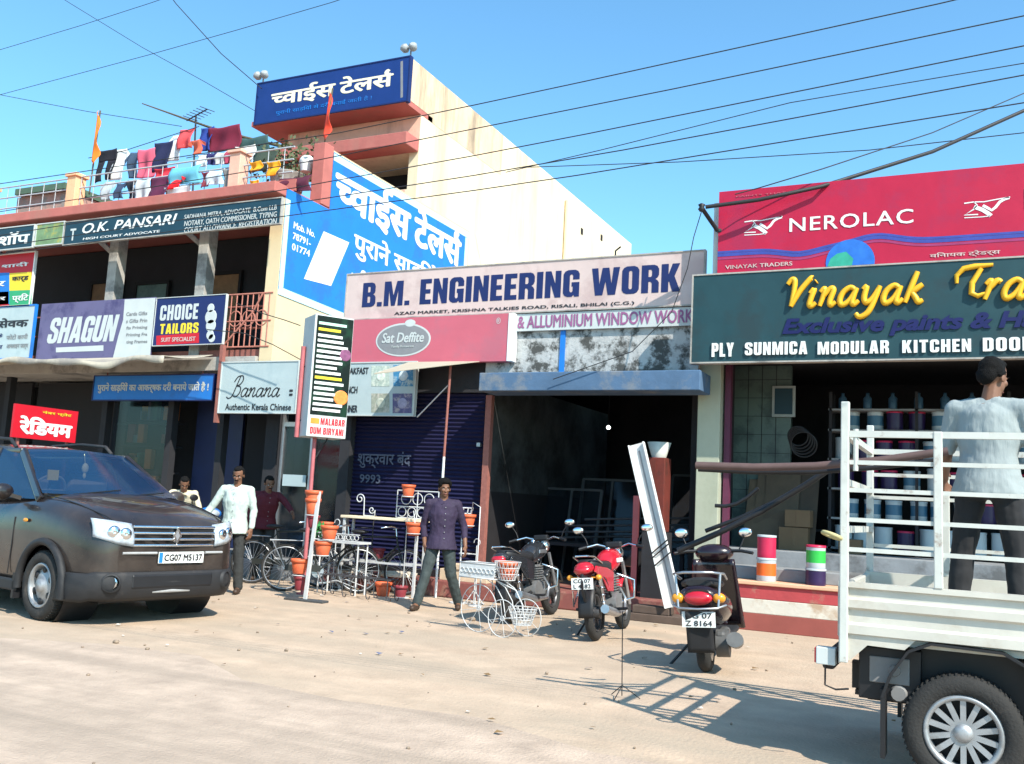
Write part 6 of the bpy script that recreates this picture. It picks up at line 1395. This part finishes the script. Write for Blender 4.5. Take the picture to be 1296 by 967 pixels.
# paint cans
def can(label, p, cols, r=.13, h=.17, group='paint cans', mats=None):
    t = thing('paint_can', label, 'paint can', p, 0, group)
    b = MB(); b.k = 0; b.lathe([(r * .97, 0), (r, .01), (r, h * .25)], n=26); b.k = 1; b.lathe([(r, h * .25), (r, h * .8)], n=26); b.k = 0; b.lathe([(r, h * .8), (r, h)], n=26); b.build('body', [cols[0], cols[1]], t)
    b = MB(); b.lathe([(r * 1.04, h - .015), (r * 1.04, h + .01), (r * .95, h + .012), (r * .93, h + .002), (.001, h + .002)], n=26); b.build('lid', cols[2], t)
    return t
cw = M('can_white', (.40, .44, .46), .4, .06); cr = M('can_crimson', (.48, .02, .07), .4, .08); co_ = M('can_orange', (.74, .13, .02), .4, .08); cg = M('can_green', (.03, .40, .06), .4, .08); cp = M('can_violet', (.025, .012, .06), .4, .2); cb = M('can_blue', (.045, .13, .21), .4, .1)
pb1 = ay(972, 720, 12.92); pb2 = ay(1034, 726, 12.92)
ZB = .62
can('orange and white paint bucket at the bottom of the left stack', (pb1.x, 12.80, ZB), (cw, co_, cw), .125, .29)
can('crimson and white paint bucket on top of the left stack', (pb1.x, 12.80, ZB + .302), (cr, cr, cw), .12, .28)
can('violet and white paint bucket at the bottom of the right stack', (pb2.x, 12.80, ZB), (cp, cp, cw), .125, .20)
can('green and crimson topped paint bucket on the right stack', (pb2.x, 12.80, ZB + .212), (cw, cg, cr), .12, .28)
s = thing('paint_rack', 'open metal rack filled with paint cans inside the paint shop', 'shelf', (-.6, 14.5, 1.0))
for x in (-1.75, -.6, .55, 1.7):
    for y in (14.35, 14.75): b = MB(); b.box(x - .02, x + .02, y - .02, y + .02, 1.0, 3.3); b.build('upright', m_dark2, s, True)
LV = (1.08, 1.5, 1.92, 2.34, 2.76)
for z in LV: b = MB(); b.box(-1.78, 1.73, 14.33, 14.77, z - .03, z - .002); b.build('shelf_board', m_concd, s, True)
names = ['bottom shelf', 'second shelf from the bottom', 'middle shelf', 'fourth shelf from the bottom', 'top shelf']
kinds = [('white paint can on the %s', (cw, cw, cw), .12, .30), ('violet paint can with a crimson lid on the %s', (cp, cp, cr), .11, .26), ('pale blue paint can on the %s', (cw, cb, cw), .11, .26)]
random.seed(8); protos = {}
for li, z in enumerate(LV):
    for i in range(11):
        k = (0, 2, 1, 0, 2)[li] if random.random() < .45 else random.choice((0, 1, 2, 1))
        lb, cols, r, h = kinds[k]; x = -1.60 + (li * .13) % .19 + i * .29 + random.uniform(-.025, .025)
        if k not in protos: protos[k] = c = can(lb % names[li], (x, 14.52, z), cols, r, h, 'paint cans on the rack')
        else:
            c = copy_tree(protos[k]); c.location = (x, 14.52 + random.uniform(-.04, .04), z); c['label'] = lb % names[li]
        c.rotation_euler = (0, 0, random.random() * 6)

# aluminium window frames leaning inside the workshop, plywood and cartons in the paint shop
for i, (x, y, lb) in enumerate(((-6.2, 15.2, 'grey window frame leaning at the left inside the dark workshop'), (-5.6, 15.6, 'second grey window frame behind the first inside the workshop'), (-4.5, 17.5, 'window frame standing deepest inside the dark workshop'))):
    t = thing('aluminium_frame', lb, 'frame', (x, y, .25), 0, 'window frames in the workshop')
    b = MB(); w2, h2 = .55, 1.5 + .2 * i
    L4 = [(-w2, 0, 0), (w2, 0, 0), (w2, .35, h2), (-w2, .35, h2)]
    for k in range(4): b.bar(L4[k], L4[(k + 1) % 4], .05, .04)
    b.bar((0, 0, 0), (0, .35, h2), .04, .035); b.build('frame', M('dull_aluminium', (.06, .062, .065), .6, .2, 8), t)
    b = MB(); b.add([(-w2, .012, .02), (w2, .012, .02), (w2, .36, h2), (-w2, .36, h2)], [(0, 1, 2, 3)]); b.build('pane', m_glassd, t)
for i in range(5):
    b = MB(); x = -2.95 + i * .13; b.add([(x, 14.15 + .01 * i, 1.0), (x + .5, 14.1 + .01 * i, 1.0), (x + .52, 14.52, 2.0 + .12 * (i % 3)), (x + .02, 14.55, 2.0 + .12 * (i % 3))], [(0, 1, 2, 3)])
    single(b, 'plywood_sheet', M('plywood_%s' % 'abcde'[i], (.14 - .018 * i, .10 - .013 * i, .065 - .008 * i), .75, .2, 6), 'dull plywood sheet leaning with others against the tiled shop wall', 'board', 'plywood sheets in the paint shop', solid=.012)
random.seed(12)
for i, (x, z, lb) in enumerate(((-2.2, 1.0, 'brown carton on the shop floor beside the paint rack'), (-2.15, 1.33, 'smaller brown carton on top of the floor carton'), (-1.45, 1.0, 'low carton in front of the paint rack'))):
    b = MB(); h2 = (.32, .24, .2)[i]; b.box(x - .2 + .03 * i, x + .2 - .02 * i, 14.0, 14.3, z, z + h2); b.box(x - .02, x + .02, 13.998, 14.302, z + h2 * .2, z + h2 + .002)
    single(b, 'carton', M('cardboard', (.16, .10, .055), .85, .15, 5), lb, 'box', 'cartons in the paint shop', bevel=.006)
for i in range(9):
    b = MB(); x = -1.6 + i * .34; b.lathe([(.001, 0), (.055, 0), (.06, .02), (.06, .16), (.025, .2), (.025, .24), (.001, .24)], (x, 14.5, 3.06), n=14)
    single(b, 'bottle', M('bottle_blue', (.05, .11, .18), .3, .2), 'pale blue plastic bottle in the row on top of the paint rack', 'bottle', 'bottles on the paint rack')
b = MB(); b.box(-1.78, 1.73, 14.33, 14.77, 3.03, 3.055); b.build('shelf_board', m_concd, [o for o in bpy.data.objects if o.name == 'paint_rack'][0], True)
b = MB()
for k in range(5): b.ring((-2.15 + .02 * k, 14.0, 2.62 - .03 * k), (0, 1, .2), .14 + .01 * k, .012, 24, 6)
single(b, 'hose_coil', m_black, 'black hose coil hanging in the paint shop left of the rack', 'hose')

# thin wire stand on the road, more stands and pots in the pavement clutter
q = az(787, 884); s = thing('wire_stand', 'thin dark upright wire stand by itself on the road before the scooter', 'wire stand', (q.x, q.y, 0))
b = MB(); b.tube([q + V3((0, 0, .02)), q + V3((-.02, 0, .66))], .0045, 6); b.build('rod', m_black, s, True)
b = MB()
for k in range(3): a = k * 2.1 + .4; b.tube([q + V3((0, 0, .10)), q + V3((.14 * math.cos(a), .14 * math.sin(a), .006))], .004, 5)
b.build('feet', m_black, s, True)
def ringstand(label, u, v, Y, hs, dark=False):
    p = ay(u, v, Y); p.z = 0; t = thing('ring_stand', label, 'plant stand', p, 0, 'ring stands on the pavement'); m = M('dark_wire', None) if dark else m_wiron
    b = MB(); H_ = max(hs) + .12; b.tube([p, p + V3((0, 0, H_))], .009, 6); b.ring(p + V3((0, 0, .01)), (0, 0, 1), .15, .008, 22, 6)
    for k in range(3): a = k * 2.09; b.tube([p + V3((.15 * math.cos(a), .15 * math.sin(a), .01)), p + V3((0, 0, .2))], .007, 5)
    b.tube([p + V3((0, 0, H_))] + [p + V3((.05 * math.sin(k * .7), 0, H_ + .05 + .05 * math.cos(k * .7 + 3.14))) for k in range(8)], .007, 5)
    for i, z in enumerate(hs):
        c = p + V3((.16 * (-1) ** i, -.04, z)); b.ring(c, (0, 0, 1), .09, .007, 20, 5); b.tube([p + V3((0, 0, z)), c + V3((-.09 * (-1) ** i, 0, 0))], .007, 5)
    b.build('wire_frame', m, t, True); return p, hs
p, hs = ringstand('white ring stand with one terracotta pot, left of the low white table', 424, 700, 12.2, (.45, .85))
pot('terracotta pot in the upper ring of the stand left of the low white table', p + V3((-.16, -.04, .84)), .18, .095)
p, hs = ringstand('dark ring stand with a maroon pot behind the low white table', 470, 700, 12.6, (.5, .95), True)
pot('maroon pot in the lower ring of the dark stand behind the low table', p + V3((.16, -.04, .49)), .17, .095, m_maroonpot)
p, hs = ringstand('white ring stand just right of the walking man, without pots', 603, 700, 12.3, (.4, .7))
pot('terracotta pot standing on the paving below the cream table', V3((-7.75, 12.1, 0)), .2, .12)
pot('maroon pot standing on the paving beside the terracotta one', V3((-7.48, 12.15, 0)), .17, .10, m_maroonpot)
bk3 = copy_tree(bk2); bk3.location = (-8.15, 12.35, 0); bk3.rotation_euler = (-.05, 0, R(12)); bk3['label'] = 'third black bicycle, leaning behind the low white lattice table'
# ================================================================ terrace: washing, flags, aerial
def cloth(label, u0, u1, v0, v1, y, col, kind='sheet', name='garment', cat='clothes'):
    a = ay(u0, v0, y); c = ay(u1, v1, y); wd = c.x - a.x; h = a.z - c.z; ph = random.random() * 6
    m = M('cloth_%d_%d_%d' % tuple(int(q * 99) for q in col), col, .9, .15, 4, .15)
    b = MB()
    def fn(u, v, x0=0., x1=1., top=0., bot=1., tp=0.):
        vv = top + (bot - top) * v; uu = x0 + (x1 - x0) * u
        x = a.x + wd * (uu + tp * (uu - .5) * vv) + .02 * math.sin(vv * 5 + ph)
        return (x, y + .035 * math.sin(uu * 9 + ph + vv * 2) * (.3 + vv) + .02 * math.sin(vv * 6 + ph), a.z - h * vv - .025 * math.sin(uu * math.pi) * (1 - vv) - .02 * math.sin(uu * 7 + ph) * vv)
    if kind == 'trousers':
        b.grid(lambda u, v: fn(u, v, 0, 1, 0, .35), 10, 6); b.grid(lambda u, v: fn(u, v, 0, .44, .35, 1), 6, 10); b.grid(lambda u, v: fn(u, v, .56, 1, .35, .97), 6, 10)
    elif kind == 'shirt':
        b.grid(lambda u, v: fn(u, v, .2, .8, 0, 1), 10, 12)
        for s in (0, 1):
            x0, x1 = ((.2, -.08), (.8, 1.08))[s]
            b.add([fn(0, 0, x0, x0, .02, .02), fn(0, 0, x1, x1, .28, .28), fn(0, 0, (x1 * .7 + x0 * .3), (x1 * .7 + x0 * .3), .46, .46), fn(0, 0, x0, x0, .30, .30)], [(0, 1, 2, 3)])
    else: b.grid(lambda u, v: fn(u, v), 14, 14)
    return single(b, name, m, label, cat, 'washing on the terrace', solid=.008)
random.seed(31)
CL = [('black trousers at the left end of the washing line', 124, 143, 191, 228, 13.9, (.012, .012, .02), 'trousers'),
      ('white shirt beside the black trousers on the line', 140, 160, 190, 226, 13.95, (.72, .74, .74), 'shirt'),
      ('dark blue grey shirt right of the white shirt', 161, 178, 193, 224, 13.9, (.04, .07, .12), 'shirt'),
      ('pink and crimson dress in the middle of the line', 177, 194, 190, 224, 13.85, (.58, .10, .16), 'sheet'),
      ('navy towel hanging highest beside the pink dress', 194, 214, 181, 215, 13.9, (.012, .016, .06), 'sheet'),
      ('white vest between the navy towel and the red scarf', 213, 232, 172, 202, 14.0, (.74, .76, .78), 'shirt'),
      ('red scarf bunched over the white vest', 226, 243, 164, 186, 13.95, (.62, .07, .08), 'sheet'),
      ('small orange red cloth hanging below the red scarf', 241, 257, 178, 194, 13.9, (.62, .12, .07), 'shirt'),
      ('royal blue cloth hung from the bamboo pole', 253, 267, 162, 190, 14.3, (.02, .05, .26), 'sheet'),
      ('dark maroon blanket hung from the bamboo pole', 266, 302, 163, 188, 14.3, (.16, .012, .035), 'sheet'),
      ('dark green cloth at the lower end of the bamboo pole', 303, 338, 176, 200, 14.4, (.04, .09, .09), 'sheet'),
      ('white square cloth on the railing left of the navy square', 249, 264, 196, 210, 13.6, (.72, .74, .74), 'sheet'),
      ('navy square cloth on the railing', 264, 274, 194, 208, 13.6, (.02, .02, .10), 'sheet'),
      ('grey cloth on the railing between navy and maroon ones', 274, 286, 193, 207, 13.6, (.45, .45, .45), 'sheet'),
      ('maroon cloth on the railing beside the white bundle', 286, 296, 190, 206, 13.6, (.32, .04, .08), 'sheet'),
      ('white bundled sheet at the right end of the railing row', 298, 321, 186, 205, 13.6, (.74, .74, .72), 'sheet'),
      ('purple black towel over the terrace railing', 189, 210, 225, 258, 13.28, (.09, .015, .05), 'sheet'),
      ('bright red shirt lying on the terrace railing', 212, 231, 223, 238, 13.27, (.70, .01, .02), 'shirt'),
      ('white sheet below the bright red shirt', 209, 238, 238, 256, 13.28, (.62, .66, .66), 'sheet'),
      ('pale turquoise cloth on the railing below the washing line', 216, 252, 213, 230, 13.27, (.12, .40, .52), 'sheet'),
      ('pink cloth draped low on the railing', 243, 268, 243, 253, 13.27, (.66, .26, .26), 'sheet'),
      ('dark pink cloth beside the low pink one', 274, 290, 241, 251, 13.27, (.46, .05, .09), 'sheet'),
      ('pale blue cloth on the railing right of the turquoise one', 263, 282, 216, 232, 13.27, (.52, .62, .68), 'sheet'),
      ('crimson cloth hung below the navy towel', 196, 220, 214, 226, 13.8, (.60, .03, .05), 'sheet')]
CL += [('small dark blue cloth on the railing by the left terrace pillar', 146, 156, 232, 250, 13.27, (.03, .05, .10), 'sheet'),
      ('pale shirt hung low behind the railing near the left pillar', 128, 144, 230, 252, 13.6, (.40, .46, .50), 'shirt'),
      ('black shirt hung low between pale sheets on the railing', 160, 173, 228, 250, 13.6, (.02, .025, .04), 'shirt'),
      ('grey white towel low on the railing beside the purple towel', 174, 189, 228, 254, 13.28, (.46, .50, .52), 'sheet'),
      ('maroon check cloth hanging beside the lowest pink cloth', 256, 266, 218, 236, 13.28, (.20, .03, .05), 'sheet'),
      ('dull grey blanket on the railing under the white bundle', 284, 303, 214, 240, 13.27, (.20, .21, .21), 'sheet'),
      ('dark maroon rug on the railing by the corner pillar', 352, 392, 226, 240, 13.3, (.09, .015, .035), 'sheet'),
      ('dark green tarpaulin hung behind the right railing', 322, 350, 190, 214, 14.2, (.05, .07, .05), 'sheet')]
for c in CL: cloth(*c)
for i, (u0, u1, v0, v1) in enumerate(((317, 330, 205, 216), (338, 352, 205, 222), (315, 325, 228, 240), (333, 347, 231, 243))):
    cloth(('orange yellow cloth at the upper left of the four on the right railing', 'orange yellow cloth at the upper right of the four on the right railing', 'orange yellow cloth at the lower left of the four on the right railing', 'orange yellow cloth at the lower right of the four on the right railing')[i], u0, u1, v0, v1, 13.25, (.74, .32, .015))
def line(label, P, r, m, name='washing_line', cat='line', group=None, sag=0.):
    b = MB(); P = [V3(p) for p in P]; pts = []
    for i in range(len(P) - 1):
        for k in range(12): t = k / 12; q = P[i].lerp(P[i + 1], t); q.z -= sag * 4 * t * (1 - t); pts.append(q)
    pts.append(P[-1]); b.tube(pts, r, 6); return single(b, name, m, label, cat, group)
line('thin washing line carrying trousers and shirts', [ay(112, 200, 13.95), ay(160, 190, 13.95), ay(215, 172, 13.95), ay(252, 160, 13.95)], .008, m_wire)
line('low washing line along the right half of the terrace', [ay(236, 200, 13.65), ay(300, 188, 13.65), ay(345, 180, 13.65)], .008, m_wire)
b = MB(); P = [ay(180, 131, 14.3), ay(225, 147, 14.3), ay(262, 160, 14.35), ay(310, 174, 14.4), ay(368, 188, 14.5)]; b.tube(P, [.012, .02, .025, .03, .032], 8)
single(b, 'bamboo_pole', M('bamboo', (.10, .085, .05), .7, .2, 10), 'long dark bamboo pole slanting over the terrace washing', 'pole')
p = ay(248, 210, 14.2); q = ay(248, 146, 14.2); b = MB(); b.tube([p - V3((0, 0, .8)), q], .018, 8); b.bar(q + V3((-.35, .1, -.03)), q + V3((.4, -.1, .04)), .02, .02)
for k in range(7): c = q.lerp(q + V3((.4, -.1, .04)), k / 6 * 1.8 - .8); b.bar(c + V3((-.05, -.16, 0)), c + V3((.05, .16, 0)), .012, .012)
single(b, 'aerial', m_wire, 'television aerial rising above the terrace washing', 'aerial')
m_flag = M('saffron_cloth', (.80, .20, .02), .8, .1, 5)
for lb, foot, top, sc, m in (('saffron pennant on a pole at the left terrace pillar', (113, 246), (127, 140), 1.0, m_flag), ('red orange pennant on a pole at the corner pillar', (406, 212), (421, 112), .8, M('red_flag_cloth', (.70, .06, .03), .8, .1, 5))):
    y = 13.5 if foot[0] < 200 else c0.y; P0 = ay(*foot, y); P1 = ay(*top, y)
    t = thing('flag', lb, 'flag', P0, 0, 'temple flags on the terrace')
    b = MB(); b.tube([P0, P1], .016, 8); b.build('pole', M('bamboo', None), t, True)
    b = MB(); H_ = (P1 - P0).length
    def ff(u, v):
        q = P1.lerp(P0, .0 + u * .62); wdt = .21 * sc * (.15 + u * .9) * (1 if u < .8 else (1 - (u - .8) * 2.6))
        return q + V3((wdt * v - .03, -.03 - .06 * math.sin(u * 11 + v * 3) * v, -.12 * v + .04 * math.sin(u * 9)))
    b.grid(ff, 22, 6); b.build('pennant', m, t, True, solid=.006)
pl_ = thing('potted_shrub', 'dull green potted shrub on the right of the terrace', 'plant', ay(368, 222, 14.6) - V3((0, 0, .5)))
b = MB(); random.seed(2)
c1 = ay(366, 205, 14.6)
for i in range(420):
    c = c1 + V3((random.gauss(0, .42), random.gauss(0, .2), random.gauss(0, .2))); d = V3((random.gauss(0, 1), random.gauss(0, 1), random.gauss(.2, 1))).normalized(); sd = d.orthogonal().normalized() * .03
    b.add([c, c + d * .05 + sd, c + d * .11, c + d * .05 - sd], [(0, 1, 2, 3)])
b.build('foliage', M('dull_leaf', (.07, .085, .035), .7, .4, 6), pl_, True)
b = MB(); b.lathe([(.3, 0), (.36, .3), (.38, .32), (.38, .34)], c1 - V3((0, 0, .62)), n=18); b.build('tub', m_conc, pl_, True)
b = MB(); b.ball(ay(388, 205, 14.3), (.16, .12, .14), 14, 8); b.lathe([(.1, -.2), (.14, 0)], ay(388, 205, 14.3), n=12); single(b, 'white_sack', M('sack_white', (.68, .68, .66), .85, .15, 6, .3), 'small white sack beside the shrub near the corner pillar', 'sack')

# ================================================================ overhead wires
random.seed(9)
WY = 5.2
W = [((1400, -45), (1187, 5), (740, 103), (600, 133), (430, 168), (106, 217), (-200, 262)), ((1400, -3), (1296, 20), (850, 113), (600, 163), (400, 203), (0, 268), (-200, 300)),
     ((1400, 36), (1296, 58), (740, 170), (600, 197), (360, 240), (0, 298), (-200, 330)), ((1400, 74), (1296, 95), (788, 190), (600, 222), (360, 259), (0, 312), (-200, 342)),
     ((1400, 112), (1296, 130), (730, 222), (600, 241), (365, 273), (0, 322), (-200, 350))]
ords = ['topmost of the five long wires crossing above the signs', 'second from the top of the five long wires', 'middle one of the five long wires', 'second from the bottom of the five long wires', 'lowest of the five long wires, just above the big pink board']
for lb, P in zip(ords, W):
    b = MB(); b.tube([ay(u, v, WY) for u, v in P], .0034, 6); single(b, 'overhead_wire', m_wire, 'dark cable, ' + lb, 'wire', 'overhead wires')
for lb, P, y, r in (('thick black cable swooping down to the bracket of the red hoarding', [(1420, 70), (1296, 140), (1180, 192), (1040, 236), (960, 253), (893, 262)], 11.9, .027),
                    ('thin cable running just above the thick swooping one', [(1420, 55), (1296, 118), (1180, 168), (1040, 214), (960, 238), (930, 246)], 11.9, .008),
                    ('hair-thin cable crossing the sky at far right', [(1400, 150), (1296, 168), (1100, 190), (860, 205), (660, 212)], 20, .01),
                    ('hair-thin cable slanting from the upper right sky to the tall building', [(1400, 55), (1296, 80), (1000, 130), (760, 190), (640, 218)], 20, .01),
                    ('thin cable dropping from the top left sky to the rooftop sign', [(190, -40), (223, 5), (280, 68), (331, 112)], YR - .1, .012),
                    ('faint cable slanting down across the top left sky', [(60, -14), (90, 5), (180, 60), (260, 104), (322, 140)], 19, .009),
                    ('faint cable rising to the right across the top left sky', [(-80, 146), (0, 120), (190, 69), (300, 38), (420, 3), (520, -30)], 19, .009),
                    ('faint cable in the very top left corner', [(-60, 88), (0, 63), (100, 33), (190, 4), (260, -20)], 19, .009),
                    ('faint cable sinking toward the bamboo pole in the left sky', [(-60, 108), (0, 120), (110, 141), (230, 160)], 19, .009),
                    ('thin dropped cable hanging across the pink board and mottled parapet', [(889, 264), (878, 300), (870, 340), (850, 395), (800, 445), (700, 480)], 12.4, .007),
                    ('thin cable from the veranda grill to the menu sign pole', [(300, 384), (330, 396), (360, 405), (380, 412)], 12.4, .008),
                    ('lower thin cable from the veranda grill to the menu sign pole', [(262, 417), (310, 422), (345, 436), (382, 456)], 12.4, .008)):
    YY = [16.5, 15.5, 14.2, 12.52, 12.4, 12.3] if 'swoop' in lb else None; y1 = y; k_ = max(1, len(P) - 1); b = MB(); b.tube([ay(u, v, YY[i] if YY else y) for i, (u, v) in enumerate(P)], r, 6); single(b, 'overhead_wire', m_wire, lb, 'wire', 'overhead wires')
p0 = ay(888, 263, 12.3); p1 = ay(908, 292, 12.6)
b = MB(); b.tube([p0, p1], .03, 8); b.lathe([(.03, 0), (.05, .03), (.03, .06), (.05, .09), (.02, .11)], p0 - V3((0, 0, .05)), n=14); b.bar(p1, p1 + V3((.1, .05, 0)), .05, .05)
single(b, 'cable_bracket', m_black, 'black arm bracket holding the thick cable at the left end of the red hoarding', 'bracket')
# loose shop posts in front of the shutter
p = ay(560, 610, 12.6); q = ay(566, 475, 12.6)
b = MB(); b.tube([V3((p.x, 12.6, 0)), V3((p.x, 12.6, 2.1))], .02, 8); b.k = 1; b.tube([V3((p.x, 12.6, 2.1)), V3((p.x + .02, 12.6, 3.5))], .02, 8); single(b, 'canopy_post', [m_white, m_rust], 'slim post, white below and rusty above, before the navy shutter', 'post')
b = MB(); b.tube([ay(568, 487, 12.62), ay(528, 528, 12.62)], .012, 6); single(b, 'brace_rod', m_steel, 'thin grey brace rod slanting from the slim post to the snack board', 'rod')
# litter and dry leaves on the ground
b = MB(); random.seed(17)
for i in range(90):
    x = random.uniform(-10, 1); y = random.uniform(5.5, 12.4); a = random.random() * 6; s_ = random.uniform(.015, .045); z = .012
    b.k = random.choice((0, 0, 0, 1, 2)); b.add([(x + s_ * math.cos(a + t), y + s_ * .7 * math.sin(a + t), z + random.uniform(0, .015)) for t in (0, 1.6, 3.1, 4.7)], [(0, 1, 2, 3)])
struct(b, 'litter', [M('dry_leaf', (.20, .12, .05), .9), M('paper_scrap', (.62, .6, .55), .9), M('plastic_scrap', (.1, .12, .2), .5)], 'stuff')
